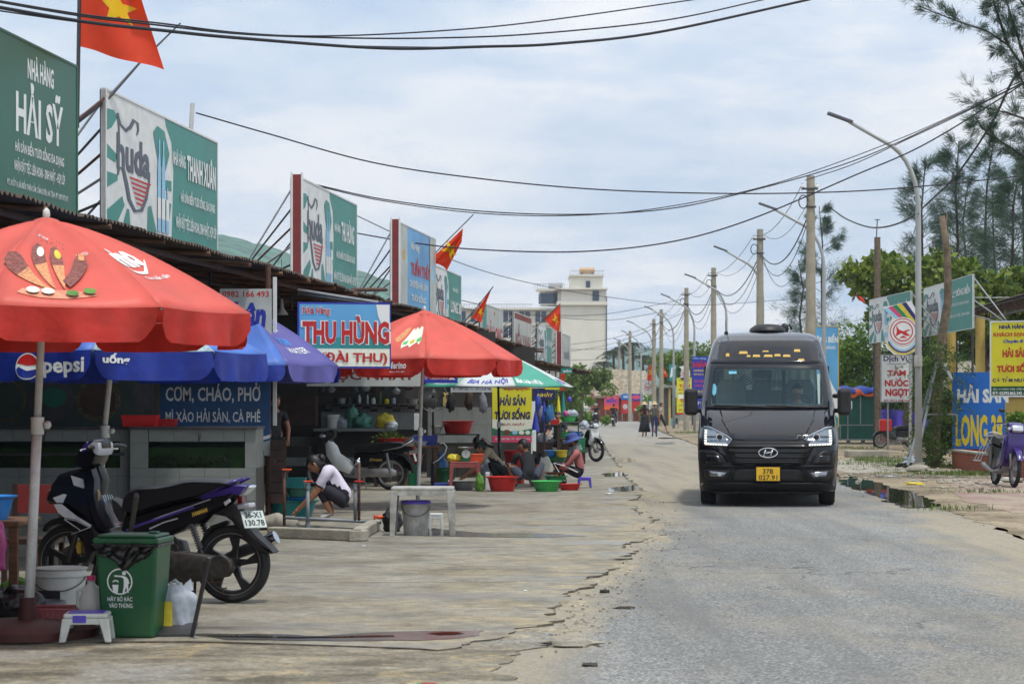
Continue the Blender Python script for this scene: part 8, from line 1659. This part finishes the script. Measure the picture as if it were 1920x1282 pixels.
# ---------------------------------------------------------------- near left corner
def bin_():
    p = GP(241,1197); t = thing('rubbish_bin', 'green rubbish bin with black liner and white printed litter sign', 'bin', (p.x, p.y+.18, 0), R(-7)); W0, W1, D0, D1, H = .168, .200, .14, .17, .60
    b = B(); q = lambda w, d, z: [(-w,-d,z),(w,-d,z),(w,d,z),(-w,d,z)]; vs = q(W0,D0,0)+q(W1,D1,H); b.add(vs, [(3,2,1,0),(0,1,5,4),(1,2,6,5),(2,3,7,6),(3,0,4,7)]); b.build('body', 'bin_green', t, bevel=.02)
    b = B(); b.box(-W1-.012,W1+.012,-D1-.012,D1+.012,H-.01,H+.025); b.box(-W1+.01,W1-.01,-D1+.01,D1-.01,H+.025,H+.045); b.build('lid', 'bin_green', t, bevel=.012)
    b = B(); b.box(-.06,.06,D1-.0,D1+.04,H+.0,H+.03); b.box(.10,.16,-.02,.05,H+.045,H+.06); b.build('lid_hinge', 'bin_green', t, bevel=.006)
    b = B()
    def fn(u, v):
        x = -W1-.010+(2*W1+.02)*u; dip = .16*max(0, math.sin(u*math.pi))**.8; z = H-.015-.012*math.sin(u*17)-v*(.03+.62*dip*(1-.2*math.sin(u*9))); return Vector((x*(1-.10*v), -D1-.016+.012*v-.010*math.sin(u*31+v*6)-.008*math.sin(v*14+u*4), z))
    b.grid(fn, 40, 12); b.build('bin_liner', 'bin_bag', t, smooth=True, solid=.002)
    b = B(); b.box(-W1-.016,W1+.014,-D1-.016,D1+.01,H-.03,H-.011); b.build('liner_fold', 'bin_bag', t, bevel=.006)
    def face(u, v): z = v; k = z/H; return Vector((u, -(D0+(D1-D0)*k)-.004, z))
    ring = arc_pts(-.04,.355,.082,.082,0,360,40); inner = arc_pts(-.04,.355,.074,.074,0,360,40); b = B(); n = 40
    b.add([face(*p) for p in ring]+[face(*p) for p in inner], [(i,(i+1)%n,n+(i+1)%n,n+i) for i in range(n)])
    # bin and person pictogram
    b.tri2d([(-.088,.335),(-.048,.335),(-.054,.285),(-.082,.285)], face); b.tri2d(arc_pts(-.012,.408,.013,.013,0,360,14), face)
    b.tri2d([(-.075,.395),(-.02,.392),(.002,.385),(.015,.37),(.022,.345),(.014,.340),(.014,.30),(.018,.285),(.010,.285),(.0,.32),(-.012,.285),(-.022,.285),(-.014,.33),(-.014,.372),(-.03,.383),(-.075,.386)], face)
    b.tri2d(band([(-.085,.352),(-.072,.362),(-.055,.360),(-.050,.350)], .004), face); b.build('litter_sign', 'print_white', t)
    lettering('HÃY BỎ RÁC', 'print_white', t, face, -.12, .04, .232, .267, .012); lettering('VÀO THÙNG', 'print_white', t, face, -.112, .040, .19, .225, .012)
bin_()
pb = GP(322,1190); b = B()
def bagfn(u, v):
    a = u*2*math.pi; r = (.115+.02*v)*(1-max(0,(v-.72)/.28)**1.5*.85); r *= 1+.08*math.sin(a*5+v*3)+.05*math.sin(a*11+v*9); return Vector((r*math.cos(a)*1.05, r*math.sin(a)*.75, .30*v))
b.grid(bagfn, 48, 14); b.tube([(.0,0,.27),(-.03,0,.31),(.0,.01,.325),(.03,0,.30)], .012, 6); b.add([(.03,0,.27),(.10,.02,.335),(.12,0,.26)], [(0,1,2)])
tag(b.build('shopping_bag', 'bag_w', loc=(pb.x, pb.y+.12, .012), smooth=True), 'full knotted white plastic bag beside the green bin', 'plastic bag')
b = B(); b.box(-.08,.06,-.14,.14,0,.2); tag(b.build('carton', 'pl_yel', loc=(pb.x-.06, pb.y+.16, .01)), 'yellowish carton inside the shadow between bin and white bag', 'carton')
t = thing('metal_ramp', 'grey folded metal plate with a raised rod by the white bag', 'metal bracket', (GP(330,1193).x, GP(330,1193).y, 0)); o = Vector(t.location); b = B(); b.prism([(-.22,0,.004),(.10,0,.004),(.115,.16,.06),(-.18,.16,.06)], (0,0,.012)); b.build('plate', 'dsteel', t); b = B(); b.cyl((.10,0,.0), WP(392,1045,13.2)-o, .014, n=8); b.build('rod', 'dsteel', t)
b = B(); b.cyl((0,0,0), WP(256,928,14.2)-GP(230,1090), .018, n=8); tag(b.build('iron_rod', 'dsteel', loc=GP(230,1090)), 'grey iron rod leaning up against the dark scooter seat', 'rod')
bucket('bucket', 'white paint bucket with a dark label left of the green bin', (WP(114,761,14.7).x, 14.7, 0), .15, .175, .33, 'pl_white', lid='pl_dirty', grime=1)
b = B(); b.obox((0,0,0), (.2,.004,.13)); tag(b.build('bucket_label', 'print_black', loc=(WP(95,761,14.7).x, 14.535, .13)), 'black label patch on the white paint bucket', 'label')
basket('basket', 'crimson plastic basket in the shade under the white bucket', (WP(108,761,13.7).x, 13.75, .05), .36, .28, .10, 'pl_brown'); slabt('carton', 'brown carton beneath the crimson basket', WP(70,761,13.9).x, WP(135,761,13.9).x, 13.7, 13.95, 0, .06, 'wood', 'carton')
t = thing('jug', 'white plastic jug with a pink cap behind the cream stool', 'jug', (WP(168,761,13.55).x, 13.6, .20)); b = B(); b.lathe([(.06,-.19),(.078,-.17),(.08,.0),(.06,.08),(.025,.12),(.025,.14)], n=18, sy=.8); b.build('body', 'pl_white', t, smooth=50); b = B(); b.cyl((0,0,.14),(0,0,.17),.028,n=14); b.build('cap', 'pl_pink', t); b = B(); b.tube([(-.03,-.02,.10),(-.085,-.02,.07),(-.08,-.02,-.02),(-.055,-.02,-.05)], .012, 7); b.build('handle', 'pl_white', t, smooth=True)
slabt('side_table', 'dark wooden table at the left frame edge under the blue basin', -4.3, WP(48,761,15.2).x, 15.0, 15.7, .60, .64, 'wood', 'table', legs=.05); basin('basin', 'bright blue basin on the wooden table at the left frame edge', (WP(-28,761,15.2).x, 15.25, .64), .2, .17, 'pl_blue')
blob('bag', 'pink plastic bag hanging at the left frame edge', (WP(-6,761,15).x, 14.95, .30), (.08,.06,.20), 'pink_bag', 41); t = thing('wooden_chair', 'old dark red wooden chair behind the first parasol pole', 'chair', (WP(40,761,16).x, 16.4, 0)); b = B(); b.box(-.2,.2,-.2,.2,.40,.44); b.build('seat', 'dwood', t)
for x in (-.18,.18):
    for y in (-.18,.18): b = B(); b.box(x-.02,x+.02,y-.02,y+.02,0,.40 if y < 0 else .85); b.build('leg', 'dwood', t)
b = B(); b.box(-.2,.2,.17,.20,.62,.84); b.build('backrest', 'maroon', t)
blob('greens', 'pale yellow green vegetables on the ground behind the first parasol pole', GP(35,1128), (.14,.1,.1), 'veg', 44, 'vegetables'); slabt('low_shelf', 'dark low shelf under the wooden table', -4.2, WP(60,761,14.9).x, 14.6, 15.0, .10, .14, 'dwood', 'shelf', legs=.03); blob('black_bag', 'black bag in the shadow below the low shelf', GP(30,1168), (.2,.12,.14), 'bin_bag', 45, 'rubbish bag'); bucket('bucket', 'small clear tub in the shade beside the parasol base', GP(85,1165), .11, .13, .14, 'pvc', handle=False)
b = B(); b.tube([(-1.2,0,0),(1.2,0,.0)], .02, 6); tag(b.build('drain_pipe', 'dsteel', loc=WP(48,851,25.6)), 'thin dark pipe fixed along the long dark tank', 'pipe')
# ================================================================== RIGHT SIDE
YR = 60; 
def sgn(name, label, x0, y0, x1, y1, Y, layers, panel, legs=None, dY=0, thick=.05, frame=None, group=None, legm='steel', gz=ZR, cat='signboard'):
    O = WP(x0, y0, Y); X1 = (x1-960)*(Y+dY)/F; t, o, Rn, U, Nn, w, h = board(name, label, cat, O, Vector((X1-O.x, dY, 0)), (y0-y1)*Y/F, layers, panel, thick, frame, group=group)
    for f in (legs or []): b = B(); p = o+Rn*w*f-Nn*(thick+.03); q = Vector(p); q.z = gz-t.location.z; b.cyl(q, p+U*h, .03, n=8); b.build('leg', legm, t)
    return t, o, Rn, U, Nn, w, h
sgn('billboard', 'tall white board on posts offering fresh water bathing', 1651, 754, 1711, 664, 65, [('t','Dịch Vụ',.5,.90,.82,.15,'print_navy',.03),('p',[(.2,.80),(.8,.80),(.8,.792),(.2,.792)],'print_navy'),('t','TẮM',.5,.64,.58,.18,'print_red',.05),('t','NƯỚC',.5,.42,.74,.18,'print_red',.05),('t','NGỌT',.52,.19,.74,.20,'print_red',.05),('t','ĐT: 0912 628 966',.5,.04,.8,.04,'print_red',.02)], 'offwhite', legs=(.25,.97), dY=.1, frame='steel', gz=ZR)
# emblem on its own post
def emblem(label, cx, cy, r, Y, small=False, leg=True):
    c = WP(cx, cy, Y); rr = r*Y/F; t = thing('emblem_board', label, 'emblem sign', (c.x, Y, ZR), group='round festival emblems on the street poles'); z = c.z-ZR
    def f(u, v, d=0): return Vector((u*rr, -d, z+v*rr))
    b = B(); out = [(-1.35,1.62),(-.55,1.75),(.55,2.05),(.95,1.3),(1.22,.5),(1.28,-.3),(1.1,-1.0),(.7,-1.4),(.1,-1.62),(-.6,-1.55),(-1.1,-1.1),(-1.2,-.85),(-.9,-.75),(-1.0,-.2),(-.95,.4),(-.7,.9)]
    b.prism([f(*p, -.03) for p in out], (0,-.03,0)); b.build('panel', 'white', t)
    if not small:
        cols = ['print_sky','print_pink','pl_dgreen','pl_yel','print_navy']
        for i, m in enumerate(cols): 
            x = -1.32+.31*i; y = 1.50+.09*i; B().tri2d([(x,y),(x+.29,y+.09),(x+1.18+.04*i,.86-.10*i),(x+.86+.04*i,.86-.08*i)], lambda u, v: f(u, v, .004)).build('ribbon_print', m, t)
        for i, (m, rr2) in enumerate((('pl_yel',1.22),('print_navy',1.12),('print_sky',1.0))): B().tri2d(band(arc_pts(0,0,rr2,rr2*1.25,-150,20,16), .05), lambda u, v: f(u, v, .004+.001*i)).build('ribbon_print', m, t)
    B().poly([f(.95*math.cos(a), .95*math.sin(a), .009) for a in np.linspace(0, 2*math.pi, 30, endpoint=False)]).build('disc', 'white', t)
    for k, (r0, r1, m) in enumerate(((.82,.88,'print_red'),(.60,.68,'print_red'))):
        b = B(); n = 30; b.add([f(r1*math.cos(a), r1*math.sin(a), .012) for a in np.linspace(0, 2*math.pi, n, endpoint=False)]+[f(r0*math.cos(a), r0*math.sin(a), .012) for a in np.linspace(0, 2*math.pi, n, endpoint=False)], [(i,(i+1)%n,n+(i+1)%n,n+i) for i in range(n)]); b.build('ring_print', m, t)
    for pl in ([(-.5,-.35),(-.1,-.12),(.15,-.3),(.5,-.3),(.2,-.05),(.52,.1),(.3,.12),(.05,.0),(-.25,.1),(-.45,.4),(-.42,-.05)],[(-.25,-.45),(.0,-.28),(.3,-.45)]): B().tri2d(pl, lambda u, v: f(u, v, .012)).build('wave_print', 'print_red', t)
    if leg: b = B(); b.cyl((rr*.5 if not small else 0,.06,0), (rr*.5 if not small else 0,.06,z+rr*.6), .04 if not small else .03, n=8); b.build('post', 'lampgrey', t)
emblem('colourful round festival emblem board above the bathing board', 1693, 621, 28, 64.6)
for i, (cx, cy, r, Y, lab) in enumerate(((1180,748,7,205,'small round emblem on the third far pole'),(1158,755,7,215,'small round emblem before the thatched roof'),(1094,742,7,190,'small round emblem left of the thatched roof'),(1214,725,8,165,'small round emblem left of the flags'),(1284,700,8,140,'small tilted emblem above the yellow board'))): emblem(lab, cx, cy, r, Y, True)
def rsign(label, x0, y0b, y0t, Y0, x1, Y1, tilt=0.0):
    O = WP(x0, y0b, Y0); E2 = WP(x1, 761, Y1); RV = Vector((E2.x-O.x, Y1-Y0, 0)); h = (y0b-y0t)*Y0/F
    t, o, Rn, U, Nn, w, h = board('roof_billboard', label, 'signboard', O, RV, h, beer_layers(.50, lines=[('NHÀ HÀNG',.64,.76,.16,.07,W_,.015),('SÔNG BIỂN',.83,.76,.26,.19,W_,.03),('HẢI SẢN TƯƠI SỐNG, ĐA DẠNG',.77,.52,.34,.10,W_,.01),('NHẬN ĐẶT TIỆC, LIÊN HOAN',.75,.30,.4,.08,W_,.01)]), 'offwhite', .05, 'offwhite', .02, group='beer billboards over the right canopy')
    for k, (a, b2) in enumerate(((.95,1.1),(.5,1.1),(.75,.4))): b = B(); b.cyl(o+Rn*w*a+U*h*b2*.9-Nn*.06, o+Rn*(w+1.0)-Nn*.9+U*.05, .022, n=6); b.build('strut', 'steel', t)
    for f_ in (.06,.94): b = B(); p = o+Rn*w*f_-Nn*.09; q = Vector(p); q.z = -t.location.z; b.cyl(q, p+U*h*.95, .035, n=7); b.build('post', 'dsteel', t)
rsign('left teal and white beer billboard reading SONG BIEN, half behind the emblem', 1630, 644, 562, 76, 1708, 70.0)
rsign('right teal and white beer billboard reading SONG BIEN above the truss canopy', 1732, 632, 541, 72, 1824, 64)
sgn('billboard', 'blue seafood billboard reading LONG 38 by the brick wall', 1786, 841, 1884, 698, 51, [('t','HẢI SẢN',.58,.72,.98,.24,W_,.05),('t','LONG 38',.51,.24,.90,.42,'print_yel',.04)], 'blue_sign', legs=(.0,.04), dY=-.6, thick=.03)
sgn('billboard', 'red edged board standing just behind the blue seafood billboard', 1784, 851, 1880, 706, 51.3, [('t','ĐẶT HẢI SẢN',.5,.03,.8,.04,'print_yel',.03),('p',[(0,.80),(.05,.80),(.05,1),(0,1)],'yel_sign')], 'red_sign', legs=(.02,), dY=-.6, thick=.03)
sgn('hanging_signboard', 'yellow board advertising Khach San and fresh seafood at the right frame edge', 1856, 744, 1990, 602, 46, [
  ('p',[(0,0),(1,0),(1,.14),(0,.14)],'bin_green'),('t','NHÀ HÀNG',.33,.925,.40,.065,'print_navy',.05),('t','KHÁCH SẠN THIÊN Ý',.43,.82,.76,.075,'print_red',.04),('t','Chuyên Bán',.36,.725,.34,.055,'deep_blue',.04,.3),('t','HẢI SẢN',.36,.585,.36,.13,'print_red',.05),('t','TƯƠI SỐNG',.38,.39,.56,.13,'print_red',.05),('t','CÓ TẮM NƯỚC NGỌT',.42,.225,.76,.085,'print_navy',.04),('t','ĐC: 17 THIÊN CẦM, CẨM XUYÊN, HÀ TĨNH',.40,.105,.7,.03,W_,.02),('t','ĐT: 02393.862.345 - 0912.197.238',.42,.05,.76,.045,W_,.03)], 'yel_sign', dY=-.8, frame='offwhite')
sgn('billboard', 'sky blue board showing BIEN behind the right side of the minibus', 1509, 800, 1573, 611, 72, [('t','SÔNG BIỂN',.62,.88,.7,.09,W_,.04),('t','NHÀ HÀNG',.6,.79,.6,.04,W_,.02),('p',[(0,.1),(.5,.25),(1,.08),(1,.3),(.8,.42),(.6,.58),(.3,.5),(0,.55)],'print_white'),('p',[(0,0),(1,0),(1,.08),(.5,.2),(0,.12)],'pl_teal')], 'sky_sign', legs=(.06,.97), frame='yel_col')
sgn('billboard', 'yellow fresh water bathing board on posts left of the minibus', 1269, 777, 1298, 708, 140, [('t','DỊCH VỤ',.5,.93,.7,.06,'print_navy',.03),('t','TẮM',.5,.80,.7,.13,'print_red',.05),('t','NƯỚC NGỌT',.5,.68,.8,.07,'print_red',.04),('t','CÓ PHÒNG',.5,.58,.8,.05,'print_navy',.03),('p',[(.1,.42),(.9,.42),(.9,.55),(.1,.55)],'print_cream'),('t','Thuê',.5,.38,.6,.10,'print_red',.04),('t','CÓ PHÒNG NGHỈ',.5,.26,.8,.04,'print_navy',.03),('t','ĐT: 0912 345',.5,.13,.7,.05,'print_red',.03),('p',[(0,0),(1,0),(1,.05),(0,.05)],'print_red')], 'yel_sign', legs=(.1,.95), frame=None)
sgn('billboard', 'tall violet blue board with red HAI lettering at the minibus mirror', 1297, 770, 1332, 668, 122, [('t','Nhà hàng',.42,.96,.7,.04,'print_sky',.02),('t','HẢI',.42,.86,.7,.13,'print_red',.06),('t','CHUYÊN MỰC NHẢY',.5,.74,.8,.05,'print_yel',.03),('t','TÔM HÙM, CUA GHẸ',.5,.67,.8,.04,'print_yel',.03),('t','ẾCH ĐỒNG',.5,.55,.7,.06,'print_pink',.03),('t','LƯƠN CHẠCH',.5,.46,.7,.06,'print_pink',.03),('t','CƠM CHÁO',.5,.36,.7,.06,'print_yel',.03),('t','TẮM NƯỚC NGỌT',.5,.27,.8,.05,'print_yel',.03),('t','ĐT 0912',.5,.14,.7,.06,W_,.03)], 'deep_blue', legs=(.3,), frame=None)
sgn('street_banner', 'small teal hanging banner over the kiosk roof', 1255, 714, 1268, 683, 150, [('p',[(.1,.2),(.6,.3),(.9,.9),(.3,.8)],'print_white')], 'pl_teal', thick=.03, cat='banner')
for (lab, x0, y0, x1, y1, m, lay) in (('purple and orange poster behind the rider going away',1133,768,1160,740,'print_pink',[('p',[(0,0),(1,0),(1,.25),(0,.3)],'tarp_o'),('t','BIỂN',.5,.65,.7,.35,'deep_blue',.05)]),('blue topped poster between the far poles',1165,750,1181,738,'blue_sign',[('t','ĐẸP',.5,.5,.6,.4,W_,.03)]),('red food poster beside the concrete poles',1165,775,1183,749,'red_sign',[('e',.4,.5,.25,.2,'mbanner')]),('long red poster strip behind the walkers',1184,772,1212,752,'red_sign',[('p',[(.2,.1),(.9,.1),(.9,.3),(.2,.3)],'print_cream')]),('violet and blue poster over the long red one',1184,751,1205,738,'deep_blue',[('e',.4,.5,.4,.3,'print_pink')]),('pale blue poster behind the walkers hats',1205,776,1214,740,'pl_blue',[('p',[(0,.7),(1,.7),(1,1),(0,1)],'print_white')]),('narrow plum banner beside the thatched roof',1107,770,1114,737,'pl_brown',[('t','SALE',.5,.6,.7,.2,W_,.03)]),('small poster on the kiosk side wall',1217,776,1226,752,'print_white',[('t','ĐÓN',.5,.6,.7,.2,'print_red',.03)])):
    sgn('poster', lab, x0, y0, x1, y1, 203 if x0 != 1217 else 170, lay, m, thick=.05, legs=(.1,.9), cat='poster', gz=-.06)
# kiosk
def kiosk_():
    Y = 160; p = WP(1232,761,Y); t = thing('kiosk', 'small roadside kiosk with yellow posts and open dark front beside the yellow board', 'kiosk', (WP(1250,761,Y).x, Y, -.06)); o = Vector(t.location); w0, w1 = WP(1233,761,Y).x-o.x, WP(1266,761,Y).x-o.x
    b = B(); b.box(w0,w1,1.4,1.5,0,2.9); b.box(w1-.06,w1,0,1.4,0,2.9); b.build('wall', 'kiosk', t); b = B(); b.box(w0-.5,w1+.3,-.5,1.9,2.95,3.05); b.build('roof', 'conc_pole', t)
    for x in (w0+.35, w0+.9): b = B(); b.box(x-.08,x+.08,-.1,.05,0,2.95); b.build('post', 'yel_col', t)
    b = B(); b.box(w0+.9,w1,-.05,.0,0,.6); b.build('front_panel', 'sky_sign', t); b = B(); b.box(w0+1,w1-.1,.9,1.0,.7,2.4); b.build('dark_glazing', 'hotel_gl', t); b = B(); b.box(w0+1,w1-.1,.2,.9,.6,.9); b.build('counter', 'maroon', t)
kiosk_()
# green booth
def booth():
    Y = 84; s = F/Y; t = thing('booth', 'green sheet metal booth roofed with blue and orange tarpaulin', 'booth', (WP(1608,761,Y).x, Y, ZR)); o = Vector(t.location); x0 = WP(1560,761,Y).x-o.x; x1 = WP(1652,761,Y).x-o.x; zt = WP(0,738,Y).z-ZR
    b = B(); b.box(x0,x1,0,1.6,.12,zt); b.build('wall', 'booth', t)
    for (a, c, d, e) in ((x0,x1,zt-.06,zt),(x0,x1,.70,.74),(x0,x1,.12,.17),(x0+.6,x0+.64,.17,zt),(x0+1.1,x0+1.14,.74,zt),(x1-.05,x1,.12,zt),(x0+.3,x0+.34,.12,.70)): b = B(); b.box(a,c,-.03,-.002,d,e); b.build('frame_bar', 'steel', t)
    for i in range(4): x = x0+.1+i*(x1-x0-.2)/3; b = B(); b.box(x-.06,x+.06,.1,.3,0,.12); b.build('foot', 'conc', t)
    def tarp(nm, m, zoff, y0, a, c):
        b = B(); b.grid(lambda u, v: Vector((x0-.25+(x1-x0+.5)*(a+(c-a)*u), y0+1.9*v, zt+zoff+.05*math.sin(u*19+v*4)+.06*noise.noise(Vector((u*6,v*4,zoff*9)))+.16*math.sin(v*math.pi)-(0.10 if v == 0 else 0))), 30, 8); b.build(nm, m, t, smooth=True, solid=.01)
    tarp('orange_tarpaulin', 'tarp_o', .02, -.22, .25, 1.0); tarp('orange_flap', 'tarp_o', .04, -.2, 0, .12); tarp('blue_tarpaulin', 'tarp_b', .11, -.12, .05, .97)
booth()
t = thing('market_cover', 'purple and blue sheeting behind the bathing board', 'tarpaulin', (WP(1700,761,86).x, 86, ZR)); b = B(); b.grid(lambda u, v: Vector((-1.1+2.2*u, .12*math.sin(u*15), .55+.75*v+.05*math.sin(u*8))), 30, 6); b.build('sheet', 'pl_purple', t, smooth=True); b = B(); b.box(-1.2,1.3,.2,.3,0,1.3); b.build('backing_wall', 'booth', t); b = B(); b.box(-1.2,1.3,-.1,.18,0,.25); b.build('kerb', 'brick', t)
# truss canopy with yellow columns
def canopy():
    A = WP(1772,617,77); E2 = WP(2010,566,55); t = thing('truss_canopy', 'roofed canopy on a lattice truss with round yellow columns', 'canopy', (A.x, A.y, ZR)); o = Vector(t.location); d = (E2-A); d.z = 0; n = 26; z1 = A.z-ZR; h = .38
    p = lambda f, z: Vector((d.x*f, d.y*f, z))
    for z in (z1, z1+h): b = B(); b.tube([p(0,z), p(1,z)], .035, 6); b.build('chord', 'dsteel', t)
    for k in range(n): b = B(); b.tube([p(k/n, z1), p((k+.5)/n, z1+h), p((k+1)/n, z1)], .02, 5); b.build('lattice_bar', 'rust', t)
    b = B(); nn = 160; b.grid(lambda u, v: p(u, z1+h+.05+.02*math.sin(u*nn*3.14)+.5*v)+Vector((4.5*v-.15, 0, 0)), nn*2, 3); b.build('roof_sheet', 'roof_tin', t, solid=.01)
    for px, Y in ((1784,72),(1838,66.5)):
        q = WP(px, 761, Y)-o; b = B(); q.z = 0; b.cyl(q, q+Vector((0,0,z1)), .15, n=16); b.build('column', 'yel_col', t, smooth=40)
canopy()
t = thing('white_outbuilding', 'low white outbuilding with a grey sheet roof between the yellow columns', 'building', (WP(1815,761,88).x, 88, ZR)); o = Vector(t.location); b = B(); b.box(-.65,1.6,0,3,0,2.7); b.build('wall', 'wallw', t); b = B(); b.prism([(-.8,-.4,2.62),(1.8,-.4,2.8),(1.8,3,3.4),(-.8,3,3.2)], (0,0,.08)); b.build('roof', 'conc_pole', t)
t = thing('yellow_house', 'tan yellow house wall behind the blue billboard at the right', 'house', (WP(1905,761,62).x, 62, ZR)); b = B(); b.box(-.7,3,0,4,0,1.72); b.build('wall', 'yel_col', t); b = B(); b.box(-.8,3.1,-.15,4,1.72,1.82); b.build('coping', 'conc_pole', t)
# low brick wall
def brickwall():
    P0 = Vector((WP(1786,761,50.2).x, 50.2, ZR)); P1 = Vector((WP(1945,761,41.0).x, 41.0, ZR)); d = (P1-P0); L_ = d.length; d.normalize(); a = math.atan2(d.y, d.x)
    t = thing('brick_wall', 'low red brick wall behind the purple scooter', 'wall', P0, a); H = .40; b = B(); b.box(0,L_,.012,.2,-.03,H); b.build('mortar_core', 'mortar', t)
    b = B(); b.box(.004,.206,-.012,.0,.004,.066); b.add([],[]); tmp = b.build('brick', 'brick', t); me = tmp.data; bpy.data.objects.remove(tmp)
    for r_ in range(6):
        x = -(.105 if r_%2 else 0)
        while x < L_-.1:
            q = bpy.data.objects.new('brick', me); COL.objects.link(q); q.parent = t; q.location = (max(x,0), .012+random.uniform(-.004,.003), r_*.072); q.scale = (1 if x >= 0 else .5, 1, 1); x += .212
    b = B(); b.box(-.02,L_,-.03,.22,H,H+.05); b.build('coping', 'conc', t, bevel=.01)
brickwall()
# litter
for (lab, px, py, w, h, m, nm, cat, z) in (('yellow plastic bag lying on the sandy verge',1716,909,.35,.05,'pl_yel','bag','plastic bag',ZR),('white rubbish bag by the bamboo prop',1712,872,.5,.22,'bag_w','bag','rubbish',ZR),('dark rubbish heap beside the white bag under the creeper',1700,877,.45,.12,'blackp','rubbish_heap','rubbish',ZR),('white paper scrap near the scooter wheel',1868,904,.3,.02,'offwhite','paper','litter',ZR),('white paper scrap behind the puddle',1660,893,.5,.02,'offwhite','paper','litter',ZR),('flat white scrap on the kerb near the brick wall',1902,897,.5,.03,'offwhite','paper','litter',ZR),('crumpled white scrap on the near slab',985,1108,.03,.01,'offwhite','paper','litter',0),('pale scrap before the purple stool',1143,926,.12,.02,'offwhite','paper','litter',0),('small pale scrap beside the wash pit kerb',682,1024,.04,.01,'offwhite','paper','litter',0)):
    b = B(); b.ball((0,0,h*.45), (w/2,w/3,h*.6), 12, 7, noise_amp=.8, seed=int(px)); tag(b.build(nm, m, loc=GP(px,py,z), smooth=40), lab, cat)

for k in range(9):
    p = WP(604+k*20+3*math.sin(k*5), 735+4*math.sin(k*3), 40.6); b = B(); b.tube([(0,0,.5),(0,0,.12)], .008, 4); b.lathe([(.02,.12),(.07+.02*(k%3),.06),(.05,.0),(.001,-.01)], n=10, sy=.4); tag(b.build('hanging_ladle', ('dsteel','steel','dwood')[k%3], loc=p), ['leftmost','second from left','third from left','fourth from left','middle','fourth from right','third from right','second from right','rightmost'][k]+' of the ladles and pans hung over the kitchen shelf', 'kitchen utensil', 'utensils hanging over the kitchen shelf')
for k, (x, y, Y, m, lab) in enumerate(((1008,752,51,'pl_dblue','navy cloth bundle hanging left in the far stall'),(1014,770,52,'towel','grey wet cloth hanging low in the far stall'),(1028,772,51.5,'water_blue','blue cloth bundle hanging mid far stall'),(812,742,43,'dsteel','dark bundle hanging by the fan'),(845,748,43,'blackp','black bundle hanging over the red basin table'),(880,745,43.1,'dwood','brown bundle hanging by the yellow banner'),(905,750,43,'towel','grey cloth hung beside the yellow banner'))):
    b = B(); b.tube([(0,0,.3),(0,0,.1)], .006, 4); b.ball((0,0,-.06), (.09,.06,.19), 12, 9, noise_amp=.5, seed=k); tag(b.build('hanging_bundle', m, loc=WP(x,y,Y), smooth=True), lab, 'bundle')
